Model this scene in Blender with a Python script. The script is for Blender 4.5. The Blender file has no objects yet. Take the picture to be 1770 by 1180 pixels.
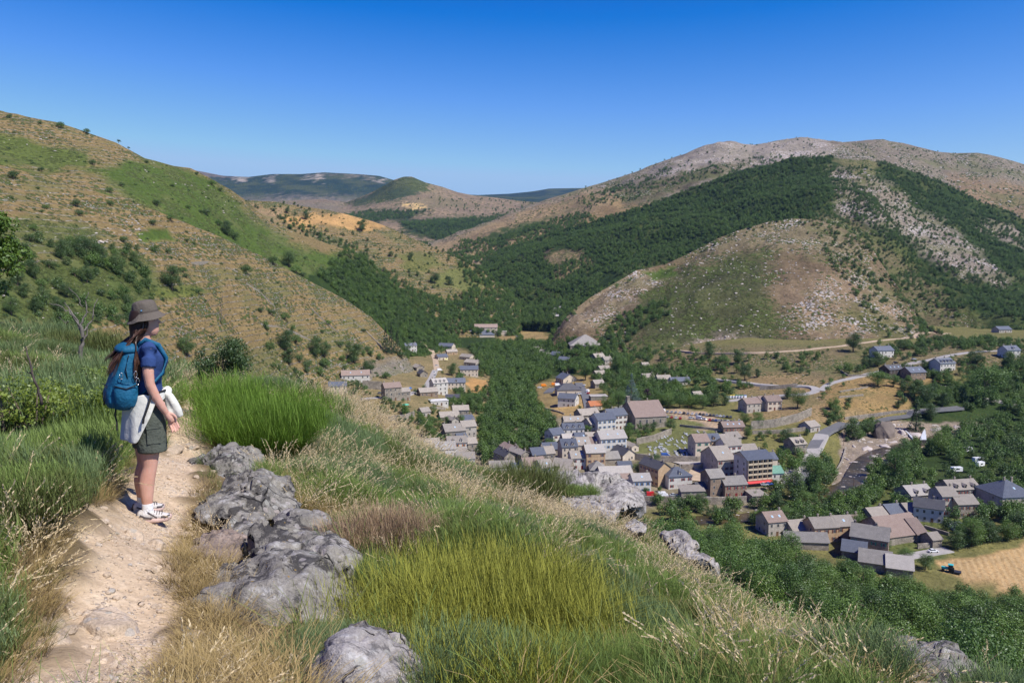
import bpy, bmesh, math, random
import numpy as np
from mathutils import Vector, Matrix
from mathutils.bvhtree import BVHTree
R = math.radians
rng = np.random.default_rng(7)
random.seed(7)
scene = bpy.context.scene
COL = scene.collection

# ---------------------------------------------------------------- camera, sky, sun, exposure
HAZE_D = 2.7e-5
F, CX, CY, PITCH = 1389.0, 885.0, 590.0, math.atan(150/1389.0)
cam_d = bpy.data.cameras.new('camera'); cam = bpy.data.objects.new('camera', cam_d); COL.objects.link(cam)
cam_d.sensor_width = 36; cam_d.lens = F/1770*36; cam_d.clip_start = 0.1; cam_d.clip_end = 60000
cam.location = (0, 0, 0); cam.rotation_euler = (math.pi/2-PITCH, 0, 0)
scene.camera = cam
SUN_DIR = Vector((0.62, -0.42, 1.0)).normalized()           # from the ground towards the sun
el = math.asin(SUN_DIR.z); az = math.atan2(SUN_DIR.x, SUN_DIR.y)
world = bpy.data.worlds.new('World'); scene.world = world; world.use_nodes = True
wn = world.node_tree; wn.nodes.clear()
sky = wn.nodes.new('ShaderNodeTexSky'); sky.sky_type = 'NISHITA'; sky.sun_disc = False
sky.sun_elevation = el; sky.sun_rotation = az; sky.altitude = 900; sky.air_density = 1.0; sky.dust_density = 0.5; sky.ozone_density = 3.0
# deepen the sky as a polarising filter does: each colour channel of the sky gets more contrast
sep = wn.nodes.new('ShaderNodeSeparateColor'); cmb = wn.nodes.new('ShaderNodeCombineColor'); scl_ = wn.nodes.new('ShaderNodeVectorMath'); scl_.operation = 'SCALE'; scl_.inputs['Scale'].default_value = .10
for ch, (k_, o_, mx_) in enumerate(((1.55, .152, .32), (1.5, .158, .50), (1.5, .065, .74))):
    m1 = wn.nodes.new('ShaderNodeMath'); m1.operation = 'SUBTRACT'; m1.inputs[1].default_value = o_
    m2 = wn.nodes.new('ShaderNodeMath'); m2.operation = 'MULTIPLY'; m2.inputs[1].default_value = k_*10
    m3 = wn.nodes.new('ShaderNodeMath'); m3.operation = 'MINIMUM'; m3.inputs[1].default_value = mx_*10
    m4 = wn.nodes.new('ShaderNodeMath'); m4.operation = 'MAXIMUM'; m4.inputs[1].default_value = 0.0
    wn.links.new(sep.outputs[ch], m1.inputs[0]); wn.links.new(m1.outputs[0], m2.inputs[0]); wn.links.new(m2.outputs[0], m3.inputs[0]); wn.links.new(m3.outputs[0], m4.inputs[0]); wn.links.new(m4.outputs[0], cmb.inputs[ch])
bgn = wn.nodes.new('ShaderNodeBackground'); bgn.inputs['Strength'].default_value = 0.10
wo = wn.nodes.new('ShaderNodeOutputWorld')
wn.links.new(sky.outputs[0], scl_.inputs[0]); wn.links.new(scl_.outputs[0], sep.inputs[0]); wn.links.new(cmb.outputs[0], bgn.inputs[0]); wn.links.new(bgn.outputs[0], wo.inputs[0])
sl = bpy.data.lights.new('sun', 'SUN'); sl.energy = 5.0; sl.angle = R(0.53); sl.color = (1.0, 0.95, 0.87)
sun = bpy.data.objects.new('sun', sl); COL.objects.link(sun); sun.rotation_euler = SUN_DIR.to_track_quat('Z', 'Y').to_euler()
scene.view_settings.view_transform = 'Standard'; scene.view_settings.look = 'None'
scene.view_settings.exposure = 0.30; scene.view_settings.gamma = 1.0
scene.cycles.max_bounces = 6; scene.cycles.diffuse_bounces = 2; scene.cycles.glossy_bounces = 2
scene.cycles.transmission_bounces = 2; scene.cycles.transparent_max_bounces = 4; scene.cycles.volume_bounces = 0
scene.cycles.use_denoising = True

# ---------------------------------------------------------------- pixel <-> world
cp, sp_ = math.cos(PITCH), math.sin(PITCH)
def raydir(px, py):
    u = (px-CX)/F; v = -(py-CY)/F
    return Vector((u, cp+v*sp_, -sp_+v*cp))
def P(px, py, d):
    r = raydir(px, py); return r*(d/r.y)
def proj(pts):
    pts = np.asarray(pts, float); x, y, z = pts[..., 0], pts[..., 1], pts[..., 2]
    f = y*cp-z*sp_; f = np.where(f < 1e-3, 1e-3, f); u = x/f; v = (y*sp_+z*cp)/f
    return CX+u*F, CY-v*F

# ---------------------------------------------------------------- numpy value noise
def _h(ix, iy, iz, s):
    n = (ix*374761393+iy*668265263+iz*2147483647+s*974634777) & 0xffffffff
    n = ((n ^ (n >> 13))*1274126177) & 0xffffffff
    return ((n ^ (n >> 16)) & 0xffff)/65535.0
def vnoise(x, y, z=0.0, s=0):
    x = np.asarray(x, float); y = np.asarray(y, float); z = np.zeros_like(x)+z
    ix, iy, iz = np.floor(x).astype(np.int64), np.floor(y).astype(np.int64), np.floor(z).astype(np.int64)
    fx, fy, fz = x-ix, y-iy, z-iz
    fx, fy, fz = fx*fx*(3-2*fx), fy*fy*(3-2*fy), fz*fz*(3-2*fz)
    r = 0
    for dx in (0, 1):
        for dy in (0, 1):
            for dz in (0, 1):
                r = r+_h(ix+dx, iy+dy, iz+dz, s)*(fx if dx else 1-fx)*(fy if dy else 1-fy)*(fz if dz else 1-fz)
    return r
def fbm(x, y, z=0.0, s=0, o=4):
    t = 0; a = 1; n = 0
    for k in range(o):
        t = t+a*vnoise(np.asarray(x)*2**k, np.asarray(y)*2**k, np.asarray(z)*2**k, s+k*13); n += a; a *= .5
    return t/n

# ---------------------------------------------------------------- object helpers
def tag(o, label=None, cat=None, group=None, kind=None):
    for k, v in (('label', label), ('category', cat), ('group', group), ('kind', kind)):
        if v: o[k] = v
    return o
def mesh(name, verts, faces, mats=(), mi=None, smooth=False):
    me = bpy.data.meshes.new(name); me.from_pydata([tuple(v) for v in verts], [], [tuple(f) for f in faces])
    for m in mats: me.materials.append(m)
    if mi is not None: me.polygons.foreach_set('material_index', np.asarray(mi, np.int32))
    if smooth: me.polygons.foreach_set('use_smooth', np.ones(len(me.polygons), bool))
    me.update(); return me
def npmesh(name, V, Fq, mats=(), smooth=False, mi=None):
    """fast mesh from numpy arrays; Fq (n,3) or (n,4)"""
    me = bpy.data.meshes.new(name); V = np.asarray(V, np.float32); Fq = np.asarray(Fq, np.int32)
    me.vertices.add(len(V)); me.vertices.foreach_set('co', V.ravel())
    k = Fq.shape[1]; me.loops.add(Fq.size); me.loops.foreach_set('vertex_index', Fq.ravel())
    me.polygons.add(len(Fq)); me.polygons.foreach_set('loop_start', np.arange(0, Fq.size, k, dtype=np.int32))
    me.polygons.foreach_set('loop_total', np.full(len(Fq), k, np.int32))
    if smooth: me.polygons.foreach_set('use_smooth', np.ones(len(Fq), bool))
    for m in mats: me.materials.append(m)
    if mi is not None: me.polygons.foreach_set('material_index', np.asarray(mi, np.int32))
    me.update(calc_edges=True); return me
def link(name, data, parent=None, loc=None, rot=None, scl=None):
    o = bpy.data.objects.new(name, data); COL.objects.link(o)
    if parent: o.parent = parent
    if loc is not None: o.location = loc
    if rot is not None: o.rotation_euler = rot
    if scl is not None: o.scale = scl if hasattr(scl, '__len__') else (scl, scl, scl)
    return o
def empty(name, loc=(0, 0, 0), rz=0.0):
    o = link(name, None, None, loc, (0, 0, rz)); o.empty_display_size = .2; return o
class MB:
    """collects shapes for ONE mesh"""
    def __init__(s): s.v = []; s.f = []; s.m = []
    def add(s, V, Fc, mi=0):
        b = len(s.v); s.v += [tuple(v) for v in V]; s.f += [tuple(i+b for i in f) for f in Fc]; s.m += [mi]*len(Fc); return s
    def box(s, x0, x1, y0, y1, z0, z1, mi=0, M=None):
        V = [Vector(p) for p in ((x0,y0,z0),(x1,y0,z0),(x1,y1,z0),(x0,y1,z0),(x0,y0,z1),(x1,y0,z1),(x1,y1,z1),(x0,y1,z1))]
        if M is not None: V = [M @ v for v in V]
        return s.add(V, [(0,3,2,1),(4,5,6,7),(0,1,5,4),(1,2,6,5),(2,3,7,6),(3,0,4,7)], mi)
    def tube(s, pts, rad, n=6, mi=0, cap=True):
        pts = [Vector(p) for p in pts]; rad = rad if hasattr(rad, '__len__') else [rad]*len(pts)
        V = []; Fc = []
        up = Vector((0, 0, 1))
        for i, p in enumerate(pts):
            t = (pts[min(i+1, len(pts)-1)]-pts[max(i-1, 0)]).normalized()
            a = t.cross(up) if abs(t.dot(up)) < .95 else t.cross(Vector((1, 0, 0))); a.normalize(); b = t.cross(a)
            for k in range(n):
                q = 2*math.pi*k/n; V.append(p+(a*math.cos(q)+b*math.sin(q))*rad[i])
        for i in range(len(pts)-1):
            for k in range(n): Fc.append((i*n+k, i*n+(k+1) % n, (i+1)*n+(k+1) % n, (i+1)*n+k))
        if cap: Fc.append(tuple(range(n-1, -1, -1))); Fc.append(tuple((len(pts)-1)*n+k for k in range(n)))
        return s.add(V, Fc, mi)
    def me(s, name, mats, smooth=False): return mesh(name, s.v, s.f, mats, s.m, smooth)

# ---------------------------------------------------------------- materials
def mat(name): 
    m = bpy.data.materials.new(name); m.use_nodes = True; nt = m.node_tree; nt.nodes.clear(); return m, nt
class NT:
    def __init__(s, name):
        s.m = bpy.data.materials.new(name); s.m.use_nodes = True; s.t = s.m.node_tree; s.t.nodes.clear()
        s.out = s.t.nodes.new('ShaderNodeOutputMaterial')
    def n(s, typ, **kw):
        nd = s.t.nodes.new('ShaderNode'+typ)
        for k, v in kw.items():
            if k.startswith('_'): setattr(nd, k[1:], v)
            else:
                key = k.replace('__', ' '); key = int(key[1:]) if key[0] == 'i' and key[1:].isdigit() else key
                s.set(nd.inputs[key], v)
        return nd
    def set(s, inp, v):
        if isinstance(v, bpy.types.NodeSocket): s.t.links.new(v, inp)
        elif isinstance(v, bpy.types.Node): s.t.links.new(v.outputs[0], inp)
        elif isinstance(v, (tuple, list)) and len(v) == 3 and inp.type == 'RGBA': inp.default_value = (*v, 1)
        else: inp.default_value = v
    def obj(s): return s.n('TexCoord').outputs['Object']
    def geo(s): return s.n('NewGeometry').outputs['Position']
    def noise(s, vec, scale, detail=4, rough=.55, col=False):
        q = s.n('TexNoise', Vector=vec, Scale=scale, Detail=detail, Roughness=rough); return q.outputs['Color' if col else 'Fac']
    def ramp(s, fac, stops, interp='LINEAR'):
        r = s.n('ValToRGB', Fac=fac); e = r.color_ramp.elements; r.color_ramp.interpolation = interp
        while len(e) < len(stops): e.new(.5)
        for el_, (p, c) in zip(e, stops): el_.position = p; el_.color = (*c, 1) if len(c) == 3 else c
        return r.outputs[0]
    def mix(s, f, a, b, bt='MIX'):
        q = s.t.nodes.new('ShaderNodeMix'); q.data_type = 'RGBA'; q.blend_type = bt; q.clamp_factor = True
        s.set(q.inputs[0], f); s.set(q.inputs[6], a); s.set(q.inputs[7], b); return q.outputs[2]
    def math(s, op, a, b=0.0, c=0.0, clamp=False):
        q = s.n('Math', _operation=op, _use_clamp=clamp); s.set(q.inputs[0], a); s.set(q.inputs[1], b); s.set(q.inputs[2], c); return q.outputs[0]
    def step(s, v, lo, hi):
        q = s.n('MapRange', _interpolation_type='SMOOTHSTEP'); s.set(q.inputs[0], v); q.inputs[1].default_value = lo; q.inputs[2].default_value = hi; return q.outputs[0]
    def attr(s, name, color=True):
        q = s.n('Attribute', _attribute_name=name); return q.outputs['Color' if color else 'Fac']
    def bump(s, h, strength=.5, dist=.1):
        return s.n('Bump', Height=h, Strength=strength, Distance=dist).outputs[0]
    def pbr(s, col, rough=.8, nrm=None, spec=.3, metal=0.0, **kw):
        b = s.n('BsdfPrincipled'); s.set(b.inputs['Base Color'], col); s.set(b.inputs['Roughness'], rough)
        b.inputs['Specular IOR Level'].default_value = spec; b.inputs['Metallic'].default_value = metal
        if nrm is not None: s.set(b.inputs['Normal'], nrm)
        for k, v in kw.items(): s.set(b.inputs[k.replace('__', ' ')], v)
        s.t.links.new(b.outputs[0], s.out.inputs[0]); return s.m
def simple(name, col, rough=.7, var=.25, scale=3.0, spec=.3, metal=0.0, bump=0.0):
    t = NT(name); o = t.obj(); nz = t.noise(o, scale, 5)
    a = tuple(c*(1-var) for c in col); b = tuple(min(1, c*(1+var)) for c in col)
    c = t.ramp(nz, [(.3, a), (.7, b)])
    nr = t.bump(nz, bump, .05) if bump else None
    return t.pbr(c, rough, nr, spec, metal)

def terrain_mat(name, s=1.0, rockc=(.34, .31, .27), terraces=False):
    """land cover colour, pale rock and scrub amounts come from attributes; texture in metres"""
    t = NT(name); g = t.geo(); col = t.attr('Col'); rk = t.attr('rock', False); sc = t.attr('scrub', False)
    mp = t.n('Mapping', Vector=g, Scale=(1, 1, 1.6)).outputs[0]
    n1 = t.noise(mp, .035/s, 6, .6); n2 = t.noise(mp, .33/s, 5, .65); n3 = t.noise(mp, 1.3/s, 3, .6)
    c = t.mix(.75, col, t.ramp(n1, [(.3, (.62, .62, .62)), (.5, (.95, .95, .93)), (.72, (1.35, 1.28, 1.2))]), 'MULTIPLY')
    c = t.mix(.65, c, t.ramp(n2, [(.3, (.55, .56, .5)), (.52, (.98, .97, .95)), (.75, (1.5, 1.42, 1.35))]), 'MULTIPLY')
    big = t.noise(t.n('Mapping', Vector=g, Scale=(1, 1, 2.2)).outputs[0], .017/s, 5, .6); ol = t.math('MULTIPLY', t.step(big, .48, .62), t.math('MULTIPLY', t.step(sc, .2, .7), .6)); c = t.mix(ol, c, t.mix(n2, (.07, .085, .03), (.16, .165, .06)))
    # small dark scrub tufts
    v = t.n('TexVoronoi', Vector=mp, Scale=.28/s, Randomness=1.0); vs = t.math('SUBTRACT', t.math('MULTIPLY', t.math('MULTIPLY', sc, .95), t.math('ADD', .25, t.math('MULTIPLY', t.step(n1, .38, .62), .75))), v.outputs['Distance'])
    tuft = t.math('MULTIPLY', t.step(t.math('ADD', vs, t.math('MULTIPLY', t.math('SUBTRACT', n3, .5), .5)), -.02, .14), t.step(n2, .38, .5))
    c = t.mix(tuft, c, t.mix(n1, (.045, .065, .02), (.10, .12, .035)))
    # pale stones
    v2 = t.n('TexVoronoi', Vector=mp, Scale=.42/s, Randomness=1.0)
    th = t.math('MULTIPLY', rk, t.math('MULTIPLY', t.step(n1, .35, .7), .62))
    st = t.math('SUBTRACT', t.math('ADD', th, t.math('MULTIPLY', t.math('SUBTRACT', n3, .5), .5)), v2.outputs['Distance'])
    stone = t.step(st, -.01, .06)
    rc = t.mix(n3, tuple(x*.6 for x in rockc), tuple(x*1.3 for x in rockc))
    c = t.mix(stone, c, rc)
    wv = t.n('TexWave', Vector=t.n('Mapping', Vector=g, Rotation=(0, 0, .35)).outputs[0], Scale=.12, Distortion=1.2, Detail=2.0); fm = t.math('LESS_THAN', t.math('ADD', rk, sc), .001); c = t.mix(t.math('MULTIPLY', fm, t.math('MULTIPLY', wv.outputs['Fac'], .45)), c, (.52, .38, .20))
    h = t.math('ADD', t.math('MULTIPLY', stone, 1.2), t.math('ADD', t.math('MULTIPLY', tuft, 1.0), t.math('MULTIPLY', n2, 2.0)))
    if terraces:
        sx = t.n('SeparateXYZ', Vector=g).outputs[2]
        w = t.math('FRACT', t.math('ADD', t.math('MULTIPLY', sx, .24), t.math('MULTIPLY', n1, 1.6)))
        ln = t.math('MULTIPLY', t.step(w, .82, .9), t.step(n2, .4, .55)); ln = t.math('MULTIPLY', ln, t.step(rk, .25, .5))
        c = t.mix(t.math('MULTIPLY', ln, .7), c, rc); h = t.math('ADD', h, t.math('MULTIPLY', ln, 1.0))
    return t.pbr(c, .95, t.bump(h, .9, .8*s), .1)

# ---------------------------------------------------------------- lofted terrain sheets
SHEETS = {}
def poly_sd(px, py, poly):
    """signed distance in px, positive inside"""
    px = np.asarray(px, float); py = np.asarray(py, float); d = np.full(px.shape, 1e9); ins = np.zeros(px.shape, bool)
    n = len(poly)
    for i in range(n):
        ax, ay = poly[i]; bx, by = poly[(i+1) % n]
        ex, ey = bx-ax, by-ay; L = ex*ex+ey*ey+1e-9
        t = np.clip(((px-ax)*ex+(py-ay)*ey)/L, 0, 1)
        d = np.minimum(d, np.hypot(px-ax-t*ex, py-ay-t*ey))
        c = ((ay > py) != (by > py)) & (px < (bx-ax)*(py-ay)/((by-ay) if by != ay else 1e-9)+ax)
        ins ^= c
    return np.where(ins, d, -d)
def sheet(name, px0, px1, ncol, rows, nsub, mtl, base, paint=(), amp=((60, 3), (14, .8)), back=None, seed=0, rock=.3, scrub=.3, skirt=80):
    pxs = np.linspace(px0, px1, ncol)
    G = []
    for row in rows:
        row = sorted(row); xs = [r[0] for r in row]
        ys = np.interp(pxs, xs, [r[1] for r in row]); ds = np.interp(pxs, xs, [r[2] for r in row])
        k = max(3, int(ncol*12/(px1-px0))*2+1)                       # soften corners of the control lines
        ker = np.ones(k)/k
        ds = np.convolve(np.pad(ds, k//2, mode='edge'), ker, 'valid')
        G.append([P(a, b, c) for a, b, c in zip(pxs, ys, ds)])
    G = np.array([[tuple(p) for p in r] for r in G])                 # rows, cols, 3
    out = []
    for i in range(len(G)-1):
        p0 = G[max(i-1, 0)]; p1 = G[i]; p2 = G[i+1]; p3 = G[min(i+2, len(G)-1)]
        n = nsub[i] if hasattr(nsub, '__len__') else nsub
        for k in range(n):
            t = k/n
            lin = p1*(1-t)+p2*t
            m1 = (p2-p0)*.5; m2 = (p3-p1)*.5
            cr = (2*t**3-3*t*t+1)*p1+(t**3-2*t*t+t)*m1+(-2*t**3+3*t*t)*p2+(t**3-t*t)*m2
            out.append(lin*.45+cr*.55)
    nfront = len(out)
    out.append(G[-1])
    top = G[-1]
    for k, (s_, dz) in enumerate(((1.02, .12), (1.06, .4), (1.15, 1.0))):
        q = top*s_; q[:, 2] = top[:, 2]-skirt*dz; out.append(q)
    if name != 'valley_floor':
        lo = G[0].copy(); lo[:, 2] -= skirt; out.insert(0, lo); nfront += 1
    G = np.array(out)
    nr = G.shape[0]
    tt = np.ones(nr); 
    for k in range(6): 
        if nfront-k >= 0: tt[nfront-k] = .15+.85*k/6
    for wl, a in amp:
        G[..., 2] += (fbm(G[..., 0]/wl, G[..., 1]/wl, 0, seed+int(wl), 4)-.5)*2*a*tt[:, None]
    V = G.reshape(-1, 3); nc = ncol
    idx = np.arange(nr*nc).reshape(nr, nc)
    Fq = np.stack([idx[:-1, :-1], idx[:-1, 1:], idx[1:, 1:], idx[1:, :-1]], -1).reshape(-1, 4)
    me = npmesh(name, V, Fq, [mtl], True)
    px, py = proj(V)
    wx = px+(fbm(V[:, 0]/25, V[:, 1]/25, V[:, 2]/25, 5)-.5)*34+(fbm(V[:, 0]/6, V[:, 1]/6, V[:, 2]/6, 9, 2)-.5)*14
    wy = py+(fbm(V[:, 0]/25, V[:, 1]/25, V[:, 2]/25, 77)-.5)*22+(fbm(V[:, 0]/6, V[:, 1]/6, V[:, 2]/6, 99, 2)-.5)*9
    C = np.tile(np.array([*base, rock, scrub], float), (len(V), 1))
    for poly, colr, rk, sc, feather in paint:
        m = np.clip(.5+poly_sd(wx, wy, poly)/feather, 0, 1)[:, None]
        C = C*(1-m)+np.array([*colr, rk, sc])*m
    a = me.color_attributes.new('Col', 'FLOAT_COLOR', 'POINT'); a.data.foreach_set('color', np.c_[C[:, :3], np.ones(len(V))].astype(np.float32).ravel())
    for nm, j in (('rock', 3), ('scrub', 4)):
        b = me.attributes.new(nm, 'FLOAT', 'POINT'); b.data.foreach_set('value', C[:, j].astype(np.float32))
    o = link(name, me); tag(o, kind='structure')
    SHEETS[o.name] = (V, Fq)
    return o
TAN, TANB, STRAW = (.235, .172, .080), (.22, .155, .09), (.40, .27, .12)
FERN, GRASSG, HEATH = (.078, .120, .026), (.13, .15, .04), (.085, .10, .038)
UNDER, GREYR, PINK = (.028, .05, .014), (.25, .215, .18), (.30, .20, .13)

m_hill = terrain_mat('dry_hill', 1.0, terraces=True)
m_hill2 = terrain_mat('stony_hill', 1.6, (.47, .42, .38))
m_far = terrain_mat('far_hill', 6.0)
m_val = terrain_mat('valley_ground', .7)

# far range and plateaus
sheet('distant_mountain', -100, 1300, 260, [
    [(-100, 380, 6500), (1300, 380, 6500)],
    [(-100, 345, 7600), (500, 340, 7600), (900, 348, 7600), (1300, 350, 7600)],
    [(-100, 285, 8500), (200, 288, 8500), (330, 293, 8500), (385, 304, 8500), (430, 306, 8500), (470, 301, 8500), (520, 301, 8500), (560, 298, 8500), (620, 301, 8500), (655, 304, 8500), (680, 311, 8500), (740, 328, 8500), (800, 336, 8500), (860, 340, 8500), (1300, 350, 8500)]],
    [20, 30], m_far, (.022, .045, .028), amp=((900, 20), (200, 6)), rock=.1, scrub=.5, skirt=300, seed=3,
    paint=[([(380, 345), (520, 340), (720, 345), (720, 380), (380, 380)], (.20, .17, .13), .2, .4, 14),
           ([(300, 294), (350, 290), (420, 306), (300, 306)], (.16, .13, .11), .2, .2, 8),
           ([(405, 306), (430, 304), (425, 312), (408, 313)], (.42, .36, .30), .3, .1, 6),
           ([(522, 307), (548, 304), (560, 300), (552, 311)], (.42, .36, .30), .3, .1, 6),
           ([(460, 309), (474, 307), (472, 314)], (.42, .36, .30), .3, .1, 6),
           ([(570, 301), (640, 301), (640, 306), (600, 306)], (.20, .17, .12), .3, .1, 6),
           ([(640, 310), (665, 310), (660, 316)], (.42, .36, .30), .3, .1, 6)])
sheet('distant_ridge', 700, 1500, 120, [
    [(700, 370, 8000), (1500, 370, 8000)],
    [(700, 345, 10500), (830, 337, 10500), (880, 335, 10500), (920, 331, 10500), (950, 326, 10500), (1010, 325, 10500), (1100, 322, 10500), (1500, 330, 10500)]],
    30, m_far, (.018, .04, .026), amp=((900, 15), (200, 4)), rock=0, scrub=.5, skirt=300, seed=31)
sheet('plateau', 300, 1250, 320, [
    [(300, 450, 2450), (1250, 450, 2450)],
    [(300, 410, 2900), (700, 405, 2900), (1250, 400, 2900)],
    [(300, 375, 3600), (600, 372, 3600), (900, 372, 3600), (1250, 370, 3600)],
    [(300, 350, 4600), (430, 350, 4600), (560, 344, 4600), (600, 349, 4500), (640, 333, 4400), (665, 320, 4350), (680, 311, 4300), (698, 305, 4300), (712, 305, 4300), (735, 315, 4300), (765, 323, 4350), (790, 332, 4400), (820, 338, 4500), (850, 341, 4600), (900, 348, 4600), (960, 352, 4600), (1250, 352, 4600)]],
    [24, 40, 50], m_far, (.235, .178, .118), amp=((400, 14), (90, 4)), rock=.3, scrub=.45, skirt=150, seed=8,
    paint=[([(590, 352), (640, 332), (680, 309), (700, 300), (745, 310), (735, 330), (690, 345), (620, 356)], (.055, .08, .035), .3, .8, 5),
           ([(585, 372), (640, 366), (700, 362), (745, 362), (700, 380), (640, 385), (600, 384)], (.03, .05, .02), 0, .6, 7),
           ([(690, 380), (760, 378), (860, 376), (900, 368), (1010, 372), (1010, 412), (850, 410), (760, 418), (690, 400)], (.028, .048, .018), 0, .6, 8),
           ([(900, 358), (1000, 350), (1010, 375), (920, 378)], (.03, .05, .02), 0, .6, 10),
           ([(698, 353), (730, 352), (735, 358), (705, 359)], (.50, .36, .16), 0, 0, 4),
           ([(560, 385), (620, 380), (680, 396), (600, 400)], (.32, .22, .12), .2, .2, 8),
           ([(440, 350), (600, 350), (560, 380), (430, 380)], (.20, .17, .12), .2, .5, 14)])
# terraced brown knoll
sheet('terraced_knoll', 340, 900, 300, [
    [(340, 470, 1180), (520, 500, 1150), (600, 540, 1100), (700, 570, 1100), (835, 580, 1130), (900, 590, 1150)],
    [(340, 420, 1280), (520, 430, 1280), (600, 460, 1250), (700, 490, 1230), (760, 515, 1230), (835, 530, 1240), (900, 540, 1250)],
    [(340, 400, 1380), (400, 352, 1400), (430, 346, 1400), (470, 348, 1430), (520, 356, 1450), (560, 362, 1450), (600, 371, 1450), (640, 382, 1450), (680, 396, 1440), (720, 414, 1420), (760, 432, 1400), (800, 451, 1380), (835, 468, 1370), (870, 500, 1350), (900, 530, 1330)]],
    [30, 60], m_hill, TAN, amp=((90, 8), (30, 3.5), (12, 1.2)), rock=.5, scrub=.8, seed=11,
    paint=[([(480, 372), (600, 368), (660, 385), (640, 400), (560, 395), (500, 388)], (.42, .26, .11), 0, .15, 8),
           ([(430, 355), (490, 360), (480, 385), (430, 380)], (.30, .21, .12), .3, .6, 8),
           ([(690, 440), (740, 435), (770, 465), (700, 470)], (.15, .15, .05), .3, .6, 8),
           ([(755, 470), (800, 455), (860, 490), (830, 510), (740, 490)], (.14, .15, .05), .3, .4, 8),
           ([(340, 440), (560, 420), (600, 450), (600, 600), (340, 600)], FERN, .2, .4, 8)])
sheet('green_slope', -450, 860, 420, [
    [(-450, 340, 480), (0, 320, 560), (150, 355, 600), (273, 400, 640), (347, 430, 680), (460, 485, 740), (546, 535, 790), (600, 565, 830), (700, 640, 860), (760, 680, 860), (860, 720, 860)],
    [(-450, 200, 640), (0, 258, 690), (150, 290, 710), (250, 325, 745), (347, 365, 790), (460, 430, 860), (546, 470, 900), (600, 500, 930), (700, 580, 950), (760, 610, 960), (860, 650, 960)],
    [(-450, 40, 780), (0, 197, 800), (60, 205, 805), (100, 212, 810), (130, 221, 810), (200, 246, 830), (250, 274, 850), (300, 287, 880), (330, 291, 900), (370, 312, 930), (400, 329, 950), (430, 350, 980), (465, 383, 1000), (520, 405, 1020), (600, 432, 1050), (640, 455, 1060), (700, 520, 1080), (760, 570, 1100), (860, 640, 1100)]],
    [60, 60], m_hill, TAN, amp=((80, 7), (28, 3), (10, 1.1), (5, .4)), rock=.55, scrub=.75, seed=21,
    paint=[([(130, 290), (165, 285), (200, 290), (240, 272), (300, 288), (350, 305), (400, 335), (470, 400), (600, 440), (700, 560), (600, 600), (450, 480), (350, 420), (300, 385), (240, 350), (180, 310)], FERN, .3, .75, 16),
           ([(-200, 230), (0, 232), (60, 245), (100, 255), (150, 262), (160, 280), (90, 300), (0, 290), (-200, 300)], (.10, .13, .035), .25, .7, 9),
           ([(105, 325), (190, 335), (200, 350), (140, 352)], FERN, .2, .4, 8),
           ([(480, 375), (560, 395), (600, 430), (560, 440), (500, 420)], (.20, .15, .07), .3, .4, 12),
           ([(500, 500), (530, 480), (620, 440), (860, 600), (860, 760), (640, 700)], UNDER, 0, .3, 6)])
sheet('brown_spur', -450, 790, 520, [
    [(-450, 640, 240), (0, 640, 290), (200, 650, 340), (350, 700, 420), (450, 725, 480), (560, 745, 530), (640, 750, 550), (720, 760, 560), (790, 770, 560)],
    [(-450, 500, 330), (0, 520, 355), (200, 560, 420), (350, 600, 520), (450, 635, 590), (560, 660, 645), (640, 665, 670), (720, 690, 680), (790, 700, 680)],
    [(-450, 380, 430), (0, 410, 450), (200, 450, 510), (350, 500, 590), (450, 540, 650), (560, 580, 720), (640, 615, 750), (720, 665, 740), (790, 690, 740)],
    [(-450, 240, 530), (0, 285, 560), (150, 326, 600), (230, 350, 620), (273, 365, 640), (347, 396, 680), (390, 414, 700), (460, 446, 740), (546, 492, 790), (600, 520, 820), (640, 547, 830), (665, 572, 830), (690, 598, 820), (715, 635, 800), (735, 665, 790), (790, 700, 780)]],
    [60, 60, 60], m_hill, TAN, amp=((70, 6), (26, 2.6), (9, 1.0), (4, .4)), rock=.6, scrub=.8, seed=41, skirt=60,
    paint=[([(-400, 455), (0, 470), (90, 450), (180, 430), (260, 455), (290, 500), (230, 545), (160, 560), (0, 560), (-400, 560)], (.09, .12, .035), .25, .9, 22),
           ([(-400, 390), (0, 385), (50, 365), (130, 380), (180, 400), (150, 440), (-400, 460)], (.12, .13, .045), .4, .8, 18),
           ([(235, 400), (290, 396), (306, 412), (250, 420)], FERN, .2, .3, 7),
           ([(255, 505), (330, 490), (370, 500), (345, 512), (300, 520)], (.11, .13, .035), .2, .5, 8),
           ([(390, 600), (470, 590), (520, 650), (500, 700), (380, 690)], (.16, .14, .06), .4, .8, 14),
           ([(640, 620), (700, 620), (740, 670), (700, 700), (620, 670)], (.22, .19, .15), .9, .5, 14),
           ([(560, 670), (760, 690), (760, 800), (540, 790)], (.20, .17, .09), .35, .5, 10)])
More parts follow.
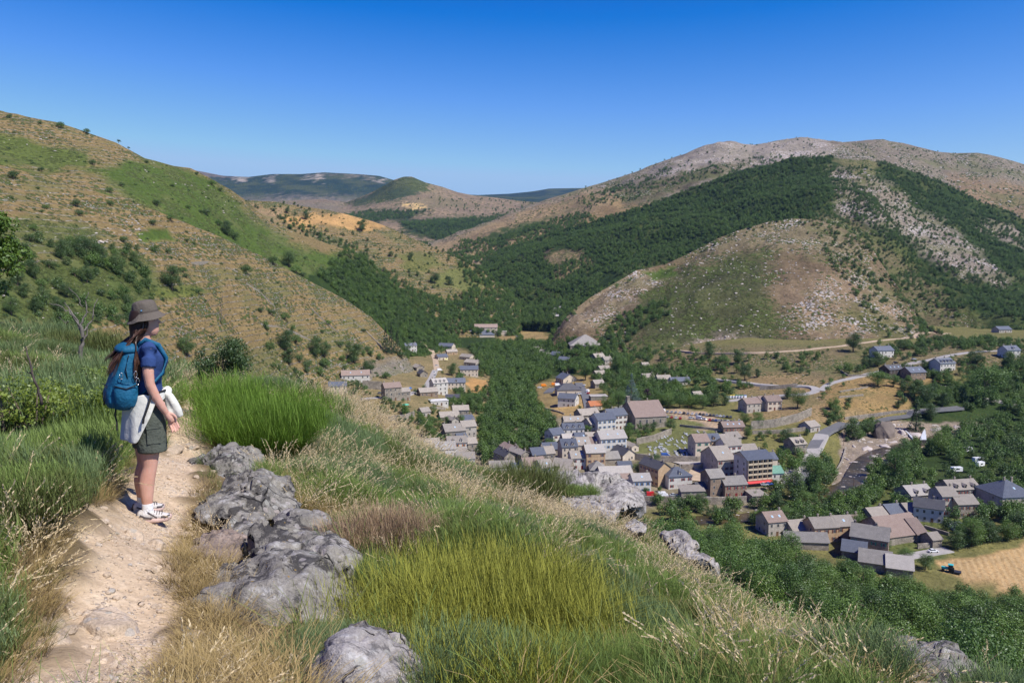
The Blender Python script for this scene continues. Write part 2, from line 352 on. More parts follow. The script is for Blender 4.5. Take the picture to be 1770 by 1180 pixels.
# right side mountains
sheet('granite_mountain', 740, 2150, 480, [
    [(740, 450, 1900), (900, 450, 1900), (1100, 430, 1800), (2150, 480, 1600)],
    [(740, 425, 2250), (900, 395, 2200), (1000, 365, 2200), (1200, 325, 2200), (1400, 300, 2200), (1770, 380, 2000), (2150, 420, 1900)],
    [(740, 425, 2500), (775, 411, 2500), (800, 401, 2500), (850, 381, 2550), (900, 362, 2600), (940, 346, 2600), (1000, 328, 2650), (1060, 310, 2700), (1100, 297, 2700), (1150, 278, 2700), (1200, 261, 2700), (1240, 250, 2700), (1262, 247, 2700), (1300, 252, 2750), (1340, 243, 2750), (1385, 237, 2750), (1425, 242, 2750), (1445, 246, 2750), (1520, 242, 2750), (1560, 246, 2750), (1620, 262, 2700), (1650, 265, 2700), (1690, 264, 2700), (1730, 272, 2700), (1770, 284, 2700), (2150, 400, 2600)]],
    [50, 70], terrain_mat('granite_slope', 2.6, (.45, .40, .36)), (.215, .182, .138), amp=((260, 30), (110, 16), (45, 6), (14, 1.5)), rock=.75, scrub=.65, seed=51,
    paint=[([(1120, 300), (1200, 262), (1240, 240), (1330, 245), (1400, 230), (1440, 250), (1440, 275), (1250, 290), (1150, 320)], (.29, .25, .21), 1.0, .35, 16),
           ([(740, 425), (900, 365), (1010, 330), (1120, 330), (1080, 380), (900, 450), (740, 460)], (.26, .19, .11), .35, .5, 14),
           ([(830, 410), (930, 378), (960, 378), (930, 400), (850, 425)], (.05, .075, .025), 0, .6, 8),
           ([(930, 420), (1060, 350), (1140, 350), (1060, 400), (950, 450)], (.24, .17, .09), .3, .5, 8),
           ([(1060, 330), (1200, 290), (1300, 280), (1180, 330), (1080, 360)], (.14, .12, .07), .6, .8, 10),
           ([(1640, 300), (1770, 320), (2150, 400), (2150, 500), (1700, 400)], (.23, .165, .10), .3, .6, 20)])
sheet('wooded_ridge', 820, 2150, 520, [
    [(820, 560, 1300), (900, 560, 1200), (1000, 560, 1120), (1100, 520, 1150), (1300, 470, 1170), (1400, 440, 1180), (1500, 500, 1120), (1600, 600, 950), (1770, 625, 850), (2150, 660, 800)],
    [(820, 490, 1650), (900, 470, 1600), (1000, 450, 1520), (1100, 425, 1480), (1300, 360, 1450), (1400, 345, 1420), (1500, 360, 1400), (1600, 420, 1300), (1770, 480, 1200), (2150, 530, 1100)],
    [(820, 452, 2050), (850, 440, 2050), (900, 424, 1980), (940, 408, 1950), (1000, 390, 1900), (1050, 375, 1880), (1100, 360, 1850), (1150, 343, 1830), (1200, 324, 1820), (1250, 308, 1800), (1300, 297, 1790), (1350, 289, 1780), (1400, 283, 1760), (1450, 277, 1750), (1500, 277, 1740), (1560, 290, 1720), (1600, 305, 1700), (1650, 325, 1680), (1700, 350, 1660), (1770, 378, 1640), (2150, 470, 1600)]],
    [70, 70], m_hill2, UNDER, amp=((200, 26), (80, 12), (30, 4), (9, 1)), rock=.15, scrub=.5, seed=61,
    paint=[([(1430, 290), (1500, 300), (1560, 330), (1580, 370), (1500, 350), (1430, 330)], (.24, .20, .15), 1.0, .6, 12),
           ([(1440, 345), (1540, 345), (1640, 385), (1680, 430), (1750, 480), (1740, 500), (1640, 470), (1560, 410), (1460, 375)], (.25, .21, .17), 1.1, .6, 14),
           ([(1700, 380), (1770, 400), (1770, 430), (1690, 400)], (.26, .22, .18), 1.1, .5, 10),
           ([(1480, 420), (1560, 430), (1700, 560), (1600, 600), (1500, 480)], (.12, .13, .045), .4, .9, 22),
           ([(1400, 370), (1470, 375), (1560, 450), (1720, 590), (1600, 640), (1500, 510)], (.15, .13, .068), .55, .8, 18),
           ([(1500, 320), (1440, 270), (1530, 270)], (.16, .15, .07), .4, .7, 8),
           ([(940, 440), (1000, 430), (1030, 460), (960, 480)], (.24, .18, .10), .3, .7, 8)])
sheet('bare_dome_hill', 930, 1900, 460, [
    [(930, 690, 760), (1000, 650, 790), (1050, 635, 800), (1100, 635, 790), (1300, 650, 730), (1400, 650, 700), (1500, 650, 690), (1600, 640, 680), (1900, 640, 680)],
    [(930, 665, 850), (1000, 600, 920), (1050, 588, 920), (1100, 580, 910), (1300, 560, 880), (1400, 555, 870), (1500, 560, 850), (1600, 590, 800), (1900, 620, 740)],
    [(930, 650, 950), (955, 590, 1000), (975, 552, 1020), (990, 535, 1025), (1020, 513, 1050), (1060, 490, 1080), (1100, 466, 1100), (1150, 455, 1120), (1200, 432, 1130), (1240, 412, 1140), (1280, 396, 1150), (1330, 382, 1160), (1370, 377, 1160), (1410, 380, 1160), (1450, 395, 1150), (1500, 430, 1100), (1530, 465, 1060), (1560, 505, 1000), (1600, 560, 900), (1650, 590, 840), (1900, 625, 780)]],
    [60, 110], m_hill2, (.17, .125, .075), amp=((160, 16), (60, 7), (22, 2.8), (7, .9)), rock=.55, scrub=.7, seed=71, skirt=60,
    paint=[([(1100, 500), (1180, 470), (1260, 440), (1330, 430), (1330, 520), (1350, 590), (1460, 600), (1320, 625), (1120, 610), (1090, 570)], (.075, .080, .035), .15, .9, 40),
           ([(960, 560), (1060, 480), (1110, 460), (1150, 480), (1080, 540), (1000, 575)], (.22, .17, .11), .9, .5, 12),
           ([(1110, 468), (1160, 460), (1180, 478), (1130, 486)], FERN, .1, .3, 7),
           ([(1180, 450), (1250, 405), (1330, 378), (1420, 378), (1500, 420), (1500, 450), (1380, 430), (1280, 430)], (.20, .165, .095), .9, .7, 20),
           ([(1330, 500), (1500, 470), (1580, 560), (1560, 600), (1420, 590)], (.24, .175, .11), .9, .5, 26),
           ([(1180, 600), (1240, 575), (1330, 590), (1340, 620), (1200, 620)], (.22, .18, .14), 1.0, .4, 12),
           ([(1440, 540), (1500, 530), (1600, 580), (1550, 600)], (.15, .14, .06), .8, .7, 14)])
# valley floor: rows by height of the ground
def rowz(pts): return [(px, py, (lambda r: r.y*(z/r.z))(raydir(px, py))) for px, py, z in pts]
FIELD = (.40, .27, .13)
sheet('valley_floor', -300, 2150, 900, [
    rowz([(-300, 1250, -135), (2150, 1250, -135)]),
    rowz([(-300, 1000, -128), (1300, 1000, -128), (2150, 1000, -128)]),
    rowz([(-300, 900, -127), (1000, 900, -127), (1400, 900, -128), (1770, 900, -124), (2150, 900, -122)]),
    rowz([(-300, 800, -126), (700, 800, -122), (830, 800, -127), (900, 800, -124), (1300, 800, -122), (1450, 800, -126), (1770, 800, -120), (2150, 800, -116)]),
    rowz([(-300, 740, -120), (700, 740, -116), (850, 740, -127), (1000, 740, -120), (1200, 740, -116), (1400, 740, -114), (1500, 740, -121), (1770, 740, -118), (2150, 740, -110)]),
    rowz([(-300, 690, -112), (640, 690, -108), (740, 690, -112), (860, 690, -127), (1000, 690, -118), (1300, 690, -110), (1450, 690, -104), (1770, 690, -108), (2150, 690, -100)]),
    rowz([(-300, 640, -112), (640, 640, -108), (760, 640, -118), (880, 640, -126), (1000, 640, -116), (1300, 640, -100), (1450, 640, -96), (1770, 640, -92), (2150, 640, -90)]),
    rowz([(-300, 600, -112), (700, 600, -116), (800, 600, -118), (900, 600, -118), (1000, 600, -108), (1300, 600, -88), (1770, 600, -80), (2150, 600, -80)]),
    [(-300, 560, 1250), (850, 560, 1300), (1000, 560, 1250), (1300, 560, 1050), (2150, 560, 1000)],
    [(-300, 510, 1550), (850, 510, 1600), (1000, 510, 1600), (2150, 510, 1500)],
    [(-300, 460, 1950), (850, 462, 2000), (2150, 460, 1950)],
    [(-300, 420, 2700), (850, 420, 2800), (2150, 420, 2700)]],
    [10, 50, 60, 60, 50, 50, 40, 30, 24, 20, 20], m_val, (.17, .16, .06), amp=((60, 1.5), (12, .35)), rock=.15, scrub=.3, seed=81, skirt=20,
    paint=[([(560, 420), (1050, 420), (1000, 560), (1080, 600), (1040, 660), (900, 640), (740, 590), (600, 560)], UNDER, 0, .3, 8),
           ([(840, 600), (960, 640), (930, 700), (950, 770), (840, 830), (820, 700)], UNDER, 0, .3, 8),
           ([(820, 560), (920, 555), (960, 590), (880, 600)], (.30, .22, .10), .2, .3, 8),
           ([(920, 660), (1050, 640), (1010, 760), (940, 730)], (.27, .20, .09), .2, .3, 8),
           ([(956, 700), (1012, 690), (1000, 728), (964, 728)], (.36, .25, .11), .0, .1, 4),
           ([(740, 560), (850, 640), (850, 760), (690, 760), (560, 700), (560, 660)], (.24, .19, .095), .35, .4, 10),
           ([(806, 655), (843, 655), (838, 680), (806, 676)], (.42, .25, .10), 0, .05, 3),
           ([(700, 755), (830, 745), (835, 850), (700, 820)], (.20, .17, .12), .3, .2, 8),
           ([(840, 760), (960, 720), (1140, 740), (1300, 800), (1330, 880), (840, 880)], (.22, .19, .13), .2, .2, 8),
           ([(1140, 706), (1220, 712), (1290, 742), (1280, 752), (1130, 722)], (.36, .27, .19), .0, .0, 4),
           ([(1060, 720), (1140, 715), (1270, 750), (1230, 790), (1080, 780)], (.15, .16, .06), .1, .2, 6),
           ([(1180, 780), (1235, 785), (1230, 812), (1210, 825), (1195, 800)], (.42, .30, .17), .0, .0, 5),
           ([(1280, 640), (1500, 640), (1560, 700), (1480, 740), (1280, 720)], (.27, .195, .10), .35, .5, 12),
           ([(1440, 650), (1620, 640), (1660, 700), (1500, 715), (1420, 700)], (.30, .205, .09), .3, .5, 12),
           ([(1100, 600), (1770, 590), (1770, 640), (1400, 650), (1100, 640)], (.20, .16, .085), .5, .7, 14),
           ([(1600, 660), (1770, 640), (2150, 640), (2150, 860), (1700, 860), (1520, 900), (1500, 800)], (.035, .06, .018), .0, .4, 10),
           ([(1460, 735), (1520, 725), (1700, 735), (1640, 760), (1510, 800), (1480, 850), (1440, 840)], (.27, .22, .17), .5, .1, 5),
           ([(1380, 850), (1600, 830), (1700, 860), (1620, 980), (1300, 900)], (.10, .12, .04), .1, .4, 10),
           ([(1620, 966), (1690, 958), (1790, 930), (2150, 900), (2150, 1090), (1700, 1010), (1640, 990)], FIELD, 0, 0, 5)])
# wooded slope falling below the viewpoint
sheet('wooded_slope', 900, 2400, 200, [
    [(900, 1300, 60), (1300, 1320, 70), (1770, 1400, 70), (2400, 1600, 60)],
    [(900, 1090, 150), (1300, 1150, 140), (1500, 1200, 135), (1770, 1280, 130), (2400, 1400, 110)],
    [(900, 1010, 230), (1150, 1015, 215), (1300, 1075, 200), (1500, 1145, 185), (1770, 1185, 180), (2400, 1230, 170)],
    [(900, 925, 340), (1150, 925, 330), (1300, 965, 310), (1500, 1035, 268), (1600, 1055, 258), (1770, 1070, 245), (2400, 1105, 230)]],
    [20, 30, 30], m_hill, (.05, .075, .022), amp=((30, 1.5), (9, .5)), rock=0, scrub=.6, seed=91, skirt=25)

# ---------------------------------------------------------------- near hillside: smooth surface through measured points
near_pts = [P(*q) for q in [
    (60, 1180, 2.9), (160, 1180, 3.0), (300, 1180, 3.1), (240, 1050, 4.0), (240, 960, 5.1), (245, 885, 6.4), (300, 800, 8.2), (340, 755, 10.2), (330, 705, 14.5), (355, 690, 19),
    (600, 1180, 3.05), (885, 1180, 3.5), (1200, 1190, 4.2), (1000, 1110, 5.0), (1500, 1215, 6.0), (1700, 1290, 5.4), (1400, 1140, 9.2), (1240, 1045, 13.5), (1120, 945, 22), (1040, 900, 25), (960, 880, 22), (830, 850, 19.5), (720, 795, 18), (600, 715, 18), (480, 690, 19),
    (520, 950, 5.8), (440, 850, 8.0), (400, 790, 9.8), (650, 1060, 4.6), (700, 1010, 5.7), (900, 960, 8.3), (1200, 1085, 8.2), (850, 890, 12.2), (700, 860, 10.6), (560, 790, 11.5),
    (0, 1180, 2.8), (0, 1020, 4.0), (0, 860, 6.2), (0, 740, 9.5), (0, 640, 17), (120, 690, 12), (100, 620, 24), (230, 660, 20), (0, 600, 24), (-300, 560, 20), (-300, 700, 9), (-300, 1000, 4)]]
near_pts += [Vector(q) for q in [(0, 0, -1.75), (-3, 0, -1.3), (-8, 0, -.8), (3, 0, -2.9), (8, 0, -6.8), (20, 0, -13), (0, -8, -1.6), (-12, -8, 0), (12, -8, -8), (-25, 12, 1),
    (8, 8, -8.6), (6, 10, -7.6), (15, 10, -15), (30, 12, -24), (9, 22, -13), (18, 30, -20), (35, 30, -30), (55, 30, -45), (6, 34, -14.5), (0, 34, -13), (-6, 34, -11), (-14, 36, -8.5), (-28, 38, -5),
    (0, 55, -26), (20, 55, -34), (45, 55, -44), (-20, 55, -20), (-40, 55, -15), (-40, 30, -1)]]
NP_ = np.array([tuple(p) for p in near_pts])
def _phi(r2): return np.sqrt(r2+4.0)*-1.0
def _fit(X, z):
    d2 = ((X[:, None]-X[None])**2).sum(-1); n = len(X)
    A = np.zeros((n+3, n+3)); A[:n, :n] = _phi(d2)+np.eye(n)*-.01; A[:n, n] = 1; A[:n, n+1:] = X; A[n:, :n] = A[:n, n:].T
    return np.linalg.solve(A, np.r_[z, 0, 0, 0])
_w = _fit(NP_[:, :2], NP_[:, 2])
def near_z(x, y):
    x = np.atleast_1d(np.asarray(x, float)); y = np.atleast_1d(np.asarray(y, float)); sh = x.shape; x = x.ravel(); y = y.ravel()
    out = np.zeros(len(x))
    for i in range(0, len(x), 20000):
        X = np.c_[x[i:i+20000], y[i:i+20000]]; d2 = ((X[:, None]-NP_[None, :, :2])**2).sum(-1)
        out[i:i+20000] = _phi(d2) @ _w[:-3]+_w[-3]+X @ _w[-2:]
    return (out+(fbm(x/.9, y/.9, 0, 301, 4)-.5)*.12).reshape(sh)
PATH = [(110, 1230, 2.7), (165, 1180, 3.0), (200, 1100, 3.6), (215, 1000, 4.5), (238, 930, 5.5), (262, 880, 6.5), (290, 830, 7.5), (315, 785, 8.8), (328, 750, 10.3), (330, 715, 13.5), (345, 695, 18)]
PATHW = [P(*q) for q in PATH]
path_xy = np.array([(p.x, p.y) for p in PATHW])
def path_dist(x, y):
    x = np.asarray(x, float); y = np.asarray(y, float); d = np.full(x.shape, 99.0)
    for (ax, ay), (bx, by) in zip(path_xy[:-1], path_xy[1:]):
        ex, ey = bx-ax, by-ay; t = np.clip(((x-ax)*ex+(y-ay)*ey)/(ex*ex+ey*ey), 0, 1)
        d = np.minimum(d, np.hypot(x-ax-t*ex, y-ay-t*ey))
    return d
gx = np.r_[np.linspace(-45, -9, 60, endpoint=False), np.linspace(-9, 9, 420, endpoint=False), np.linspace(9, 60, 80)]
gy = np.r_[np.linspace(-8, 1.5, 20, endpoint=False), np.linspace(1.5, 14, 400, endpoint=False), np.linspace(14, 30, 160, endpoint=False), np.linspace(30, 56, 50)]
GX, GY = np.meshgrid(gx, gy); GZ = near_z(GX, GY)
pd = path_dist(GX, GY)
pw = np.clip((.36+(fbm(GX/.4, GY/.4, 0, 11, 3)-.5)*.45-pd)/.16, 0, 1)
GZ -= pw*.07
V = np.stack([GX, GY, GZ], -1).reshape(-1, 3)
idx = np.arange(len(gx)*len(gy)).reshape(len(gy), len(gx))
Fq = np.stack([idx[:-1, :-1], idx[:-1, 1:], idx[1:, 1:], idx[1:, :-1]], -1).reshape(-1, 4)
t = NT('near_earth'); g = t.geo(); dn = t.noise(g, 2.2, 8, .7); dn2 = t.noise(g, 26, 6, .7); n0 = t.noise(g, .8, 3)
pth = t.attr('path', False)
soil = t.ramp(dn, [(.3, (.10, .075, .04)), (.7, (.22, .16, .085))])
dirt = t.ramp(dn, [(.28, (.39, .285, .185)), (.5, (.56, .43, .295)), (.72, (.69, .57, .42))])
vv = t.n('TexVoronoi', Vector=g, Scale=30.0, Randomness=1.0); peb = t.step(t.math('SUBTRACT', t.math('MULTIPLY', t.step(dn, .42, .62), .42), vv.outputs['Distance']), -.02, .1)
dirt = t.mix(t.math('MULTIPLY', peb, .8), dirt, t.ramp(vv.outputs['Color'], [(0, (.38, .30, .24)), (1, (.72, .65, .56))]))
dirt = t.mix(.5, dirt, t.ramp(dn2, [(.3, (.6, .58, .55)), (.7, (1.3, 1.3, 1.3))]), 'MULTIPLY')
c = t.mix(pth, soil, dirt)
hh = t.math('ADD', t.math('MULTIPLY', dn2, .5), t.math('ADD', t.math('MULTIPLY', peb, .35), t.math('MULTIPLY', dn, 1.6)))
m_near = t.pbr(c, .95, t.bump(hh, 1.0, .035), .15)
me = npmesh('hillside', V, Fq, [m_near], True)
a = me.attributes.new('path', 'FLOAT', 'POINT'); a.data.foreach_set('value', pw.ravel().astype(np.float32))
hill = tag(link('near_hillside', me), kind='structure')
near_bvh = BVHTree.FromPolygons([Vector(v) for v in V.tolist()], Fq.tolist())

# one tree over all far ground for placing things
_av = []; _af = []; _b = 0
for Vv, Ff in SHEETS.values():
    _av.append(Vv); _af.append(Ff+_b); _b += len(Vv)
FARV = np.concatenate(_av); FARF = np.concatenate(_af)
far_bvh = BVHTree.FromPolygons(FARV.tolist(), FARF.tolist())
def at(px, py):
    """the ground under a pixel of the photograph (beyond the near hillside)"""
    r = raydir(px, py).normalized(); h = far_bvh.ray_cast(Vector((0, 0, 0))+r*30, r)
    return h[0] if h[0] is not None else P(px, py, 900)
def at_near(px, py):
    r = raydir(px, py).normalized(); h = near_bvh.ray_cast(Vector((0, 0, 0))+r*.5, r); return h[0]
def drop(x, y, z=400):
    h = far_bvh.ray_cast(Vector((x, y, z)), Vector((0, 0, -1))); return h[0].z if h[0] is not None else -127
def dropnear(x, y, zref, up=25):
    """ground below a point, starting a little above a known height (for sheets that overlap)"""
    h = far_bvh.ray_cast(Vector((x, y, zref+up)), Vector((0, 0, -1))); return h[0].z if h[0] is not None else zref
# ================================================================ vegetation prototypes
def leaf_mat(name, dark, light, trans=.16):
    t = NT(name); oi = t.n('ObjectInfo'); g = t.geo()
    n = t.noise(g, .35, 3); n2 = t.noise(g, 3.0, 2)
    f = t.math('ADD', t.math('MULTIPLY', oi.outputs['Random'], .6), t.math('ADD', t.math('MULTIPLY', n, .5), t.math('MULTIPLY', t.math('SUBTRACT', n2, .5), .5)))
    c = t.mix(f, dark, light)
    d = t.n('BsdfDiffuse', Color=c); tr = t.n('BsdfTranslucent', Color=t.mix(.5, c, tuple(min(1, q*1.6) for q in light)))
    gl = t.n('BsdfGlossy', Color=(.9, .95, 1.0), Roughness=.5)
    m1 = t.n('MixShader', i0=trans); t.t.links.new(d.outputs[0], m1.inputs[1]); t.t.links.new(tr.outputs[0], m1.inputs[2])
    m2 = t.n('MixShader', i0=.035); t.t.links.new(m1.outputs[0], m2.inputs[1]); t.t.links.new(gl.outputs[0], m2.inputs[2])
    t.t.links.new(m2.outputs[0], t.out.inputs[0]); return t.m
M_leaf = leaf_mat('leaves_green', (.040, .090, .016), (.125, .205, .036))
M_leaf2 = leaf_mat('leaves_bright', (.05, .10, .012), (.12, .19, .025))
M_oak = leaf_mat('leaves_dark', (.032, .068, .015), (.090, .145, .032))
M_spruce = leaf_mat('needles_blue', (.07, .12, .10), (.14, .20, .17), .1)
M_conifer = leaf_mat('needles_green', (.020, .045, .015), (.055, .085, .025), .1)
M_purple = leaf_mat('leaves_purple', (.03, .015, .02), (.07, .03, .045), .15)
M_bark = simple('bark', (.12, .095, .07), .95, .4, 6, .1, bump=.6)

def leaves(centres, rad, n, size, r_):
    """n leaf quads spread through the outer volume of clumps; arrays of verts and quads"""
    k = r_.integers(0, len(centres), n); d = r_.normal(size=(n, 3)); d /= np.linalg.norm(d, axis=1)[:, None]
    rr = rad[k]*(r_.random(n)**.28)
    c = centres[k]+d*rr[:, None]*np.array([1, 1, .8])
    nrm = d+r_.normal(size=(n, 3))*.55+np.array([0, 0, .35]); nrm /= np.linalg.norm(nrm, axis=1)[:, None]
    a = np.cross(nrm, r_.normal(size=(n, 3))); a /= np.linalg.norm(a, axis=1)[:, None]; b = np.cross(nrm, a)
    s = size*(.6+.8*r_.random(n))[:, None]
    V = np.stack([c-a*s, c-b*s*.6+nrm*s*.12, c+a*s, c+b*s*.6-nrm*s*.12], 1).reshape(-1, 3)
    return V, np.arange(n*4).reshape(n, 4)
def crown(seed, n, size, H=10.0, W=4.0, base=1.8, nc=24, shape='round', mtl=None):
    r_ = np.random.default_rng(seed); C = []; Rd = []
    while len(C) < nc:
        p = r_.normal(size=3); p /= np.linalg.norm(p); q = p*(r_.random()**.33)
        z = (q[2]+1)/2
        if shape == 'round': w = W*(.86+.25*math.sin(seed+3*math.atan2(q[1], q[0]))); C.append((q[0]*w*.8, q[1]*w*.8, base*.5+W*.2+z*(H-base*.5-W*.45)))
        elif shape == 'tall': C.append((q[0]*W*.7*(1-.4*z), q[1]*W*.7*(1-.4*z), base+z*(H-base-.6)))
        elif shape == 'cone':
            z = r_.random()**1.4; w = W*(1-z)*.92+.12; th = r_.random()*6.28; f = .35+.65*r_.random()**.5
            C.append((math.cos(th)*w*f, math.sin(th)*w*f, base+z*(H-base-.4)-f*w*.12))
        elif shape == 'bush':
            C.append((q[0]*W*.75, q[1]*W*.75, .3*H+abs(q[2])*(H*.5)*(1-.3*math.hypot(q[0], q[1]))))
        Rd.append((W*(.28+.22*r_.random())) if shape != 'cone' else max(.28, w*.30))
    return npmesh('crown', *leaves(np.array(C), np.array(Rd), n, size, r_), [mtl])
def trunk(seed, H=10.0, W=4.0, limbs=7, base=1.8):
    r_ = random.Random(seed); b = MB()
    pts = [(0, 0, -.9)]; x = y = 0
    for k in range(1, 6): x += r_.uniform(-.15, .15); y += r_.uniform(-.15, .15); pts.append((x, y, H*.15*k))
    b.tube(pts, [.30, .25, .2, .15, .1, .05], 7)
    for k in range(limbs):
        t = .25+.6*k/limbs; z = H*.75*t; a = r_.uniform(0, 6.28); L = W*r_.uniform(.5, .8)
        p0 = Vector((x*t, y*t, z)); b.tube([p0, p0+Vector((math.cos(a)*L*.5, math.sin(a)*L*.5, L*.35)), p0+Vector((math.cos(a)*L, math.sin(a)*L, L*.6))], [.1, .07, .03], 5)
    return b.me('trunk', [M_bark], True)
PROTO = {}
for k in range(4):
    PROTO['tree', k] = (trunk(10+k), crown(20+k, 8500, .105, mtl=M_leaf if k < 3 else M_leaf2, W=3.7+.3*k))
for k in range(2): PROTO['oak', k] = (trunk(30+k, 8, 3.6), crown(40+k, 7000, .11, 8, 3.9, 1.2, mtl=M_oak))
for k in range(3): PROTO['bush', k] = (trunk(50+k, 3.4, 1.8, 5), crown(60+k, 1500, .14, 4.2, 2.9, .2, 20, 'bush', M_oak if k < 2 else M_leaf))
PROTO['tall', 0] = (trunk(70, 12, 2.4), crown(71, 7000, .12, 13, 2.9, 1.2, 40, 'tall', M_oak))
PROTO['cone', 0] = (trunk(72, 14, .3, 0), crown(73, 3600, .17, 14, 2.6, .6, 150, 'cone', M_conifer))
PROTO['spruce', 0] = (trunk(74, 14, .3, 0), crown(75, 8000, .13, 15, 5.0, .5, 190, 'cone', M_spruce))
PROTO['purple', 0] = (trunk(76, 6, 2.5), crown(77, 1600, .17, 6, 3.2, 1.2, 20, mtl=M_purple))
PROTO['bright', 0] = (trunk(78, 8, 2.5), crown(79, 7000, .11, 8.5, 3.4, 1.2, 26, mtl=M_leaf2))
SIZE = {'tree': 6.4, 'oak': 6.4, 'bush': 4.8, 'tall': 5.2, 'cone': 5.0, 'spruce': 9.6, 'purple': 6.6, 'bright': 7.2}
NAMEK = {'tree': ('broadleaf_tree', 'tree'), 'oak': ('oak_tree', 'tree'), 'bush': ('hill_bush', 'bush'), 'tall': ('slender_tree', 'tree'), 'cone': ('conifer_tree', 'conifer'),
         'spruce': ('blue_spruce', 'conifer'), 'purple': ('purple_leaved_tree', 'tree'), 'bright': ('light_green_tree', 'tree')}
def plant(kind, loc, width, label, group=None, hscale=1.0, variant=None, name=None, cat=None):
    ks = [k for k in PROTO if k[0] == kind]; k = ks[variant % len(ks)] if variant is not None else random.choice(ks)
    s = width/SIZE[kind]; nm, ct = NAMEK[kind]
    e = empty(name or nm, loc, random.uniform(0, 6.28)); e.scale = (s, s, s*hscale*random.uniform(.92, 1.08))
    link('trunk', PROTO[k][0], e); link('crown', PROTO[k][1], e)
    return tag(e, label, cat or ct, group)

# ---------------------------------------------------------------- scatter through geometry nodes ("stuff" only)
_protocoll = {}
def proto_collection(name, meshes):
    c = bpy.data.collections.new(name)
    for i, m in enumerate(meshes):
        o = bpy.data.objects.new('%s_%02d' % (name, i), m); c.objects.link(o)
    return c
def scatter(name, pts, scl, rz, idx, coll, tilt=None, label=None, cat=None):
    pts = np.asarray(pts, np.float32); n = len(pts)
    me = bpy.data.meshes.new(name); me.vertices.add(n); me.vertices.foreach_set('co', pts.ravel())
    scl = np.asarray(scl, np.float32); scl = np.repeat(scl[:, None], 3, 1) if scl.ndim == 1 else scl
    rot = np.zeros((n, 3), np.float32); rot[:, 2] = rz
    if tilt is not None: rot[:, :2] = tilt
    for nm, ty, arr in (('s', 'FLOAT_VECTOR', scl), ('r', 'FLOAT_VECTOR', rot)):
        a = me.attributes.new(nm, ty, 'POINT'); a.data.foreach_set('vector', arr.astype(np.float32).ravel())
    a = me.attributes.new('i', 'INT', 'POINT'); a.data.foreach_set('value', np.asarray(idx, np.int32))
    me.update(); o = link(name, me); tag(o, label, cat, kind='stuff')
    g = bpy.data.node_groups.new(name, 'GeometryNodeTree')
    g.interface.new_socket('Geometry', in_out='INPUT', socket_type='NodeSocketGeometry'); g.interface.new_socket('Geometry', in_out='OUTPUT', socket_type='NodeSocketGeometry')
    N = g.nodes.new; L = g.links.new
    gi, go = N('NodeGroupInput'), N('NodeGroupOutput'); ip = N('GeometryNodeInstanceOnPoints'); ci = N('GeometryNodeCollectionInfo')
    ci.inputs['Collection'].default_value = coll; ci.inputs['Separate Children'].default_value = True; ci.inputs['Reset Children'].default_value = True
    def at_(nm, ty):
        q = N('GeometryNodeInputNamedAttribute'); q.data_type = ty; q.inputs['Name'].default_value = nm; return q.outputs['Attribute']
    er = N('FunctionNodeEulerToRotation'); L(at_('r', 'FLOAT_VECTOR'), er.inputs[0])
    L(gi.outputs[0], ip.inputs['Points']); L(ci.outputs[0], ip.inputs['Instance']); ip.inputs['Pick Instance'].default_value = True
    L(at_('i', 'INT'), ip.inputs['Instance Index']); L(er.outputs[0], ip.inputs['Rotation']); L(at_('s', 'FLOAT_VECTOR'), ip.inputs['Scale'])
    L(ip.outputs[0], go.inputs[0]); md = o.modifiers.new('scatter', 'NODES'); md.node_group = g
    return o
def sample_sheet(name, polys, spacing, r_, holes=(), warp=10, margin=60, clump=0.0):
    V, Fc = SHEETS[name]; q = V[Fc]; c = q.mean(1)
    ar = .5*np.linalg.norm(np.cross(q[:, 2]-q[:, 0], q[:, 3]-q[:, 1]), axis=1)
    px, py = proj(c); wx = px+(fbm(c[:, 0]/30, c[:, 1]/30, 0, 3)-.5)*2*warp; wy = py+(fbm(c[:, 0]/30, c[:, 1]/30, 0, 4)-.5)*1.4*warp
    m = np.zeros(len(c)); 
    for p in polys: m = np.maximum(m, (poly_sd(wx, wy, p) > 0).astype(float))
    for p in holes: m *= (poly_sd(wx, wy, p) < 0)
    m *= (px > -margin) & (px < 1770+margin) & (c[:, 1] > 5)
    if clump: m *= np.clip((fbm(c[:, 0]/22, c[:, 1]/22, 0, 8, 3)-clump)*9, 0, 1)
    n = r_.poisson(ar*m/spacing**2); ids = np.repeat(np.arange(len(c)), n)
    u, v = r_.random(len(ids))[:, None], r_.random(len(ids))[:, None]
    qq = q[ids]; return (qq[:, 0]*(1-u)+qq[:, 1]*u)*(1-v)+(qq[:, 3]*(1-u)+qq[:, 2]*u)*v
fr = np.random.default_rng(99)
far_meshes = [crown(100, 800, .31, mtl=M_leaf), crown(101, 800, .31, W=3.6, mtl=M_leaf), crown(102, 800, .31, 9, 4.3, mtl=M_oak), crown(103, 800, .31, 11, 3.6, mtl=M_leaf2),
              crown(104, 420, .38, 13, 2.3, .5, 60, 'cone', M_conifer), crown(105, 300, .30, 4.0, 2.8, .2, 16, 'bush', M_oak)]
FARC = proto_collection('far_crowns', far_meshes)
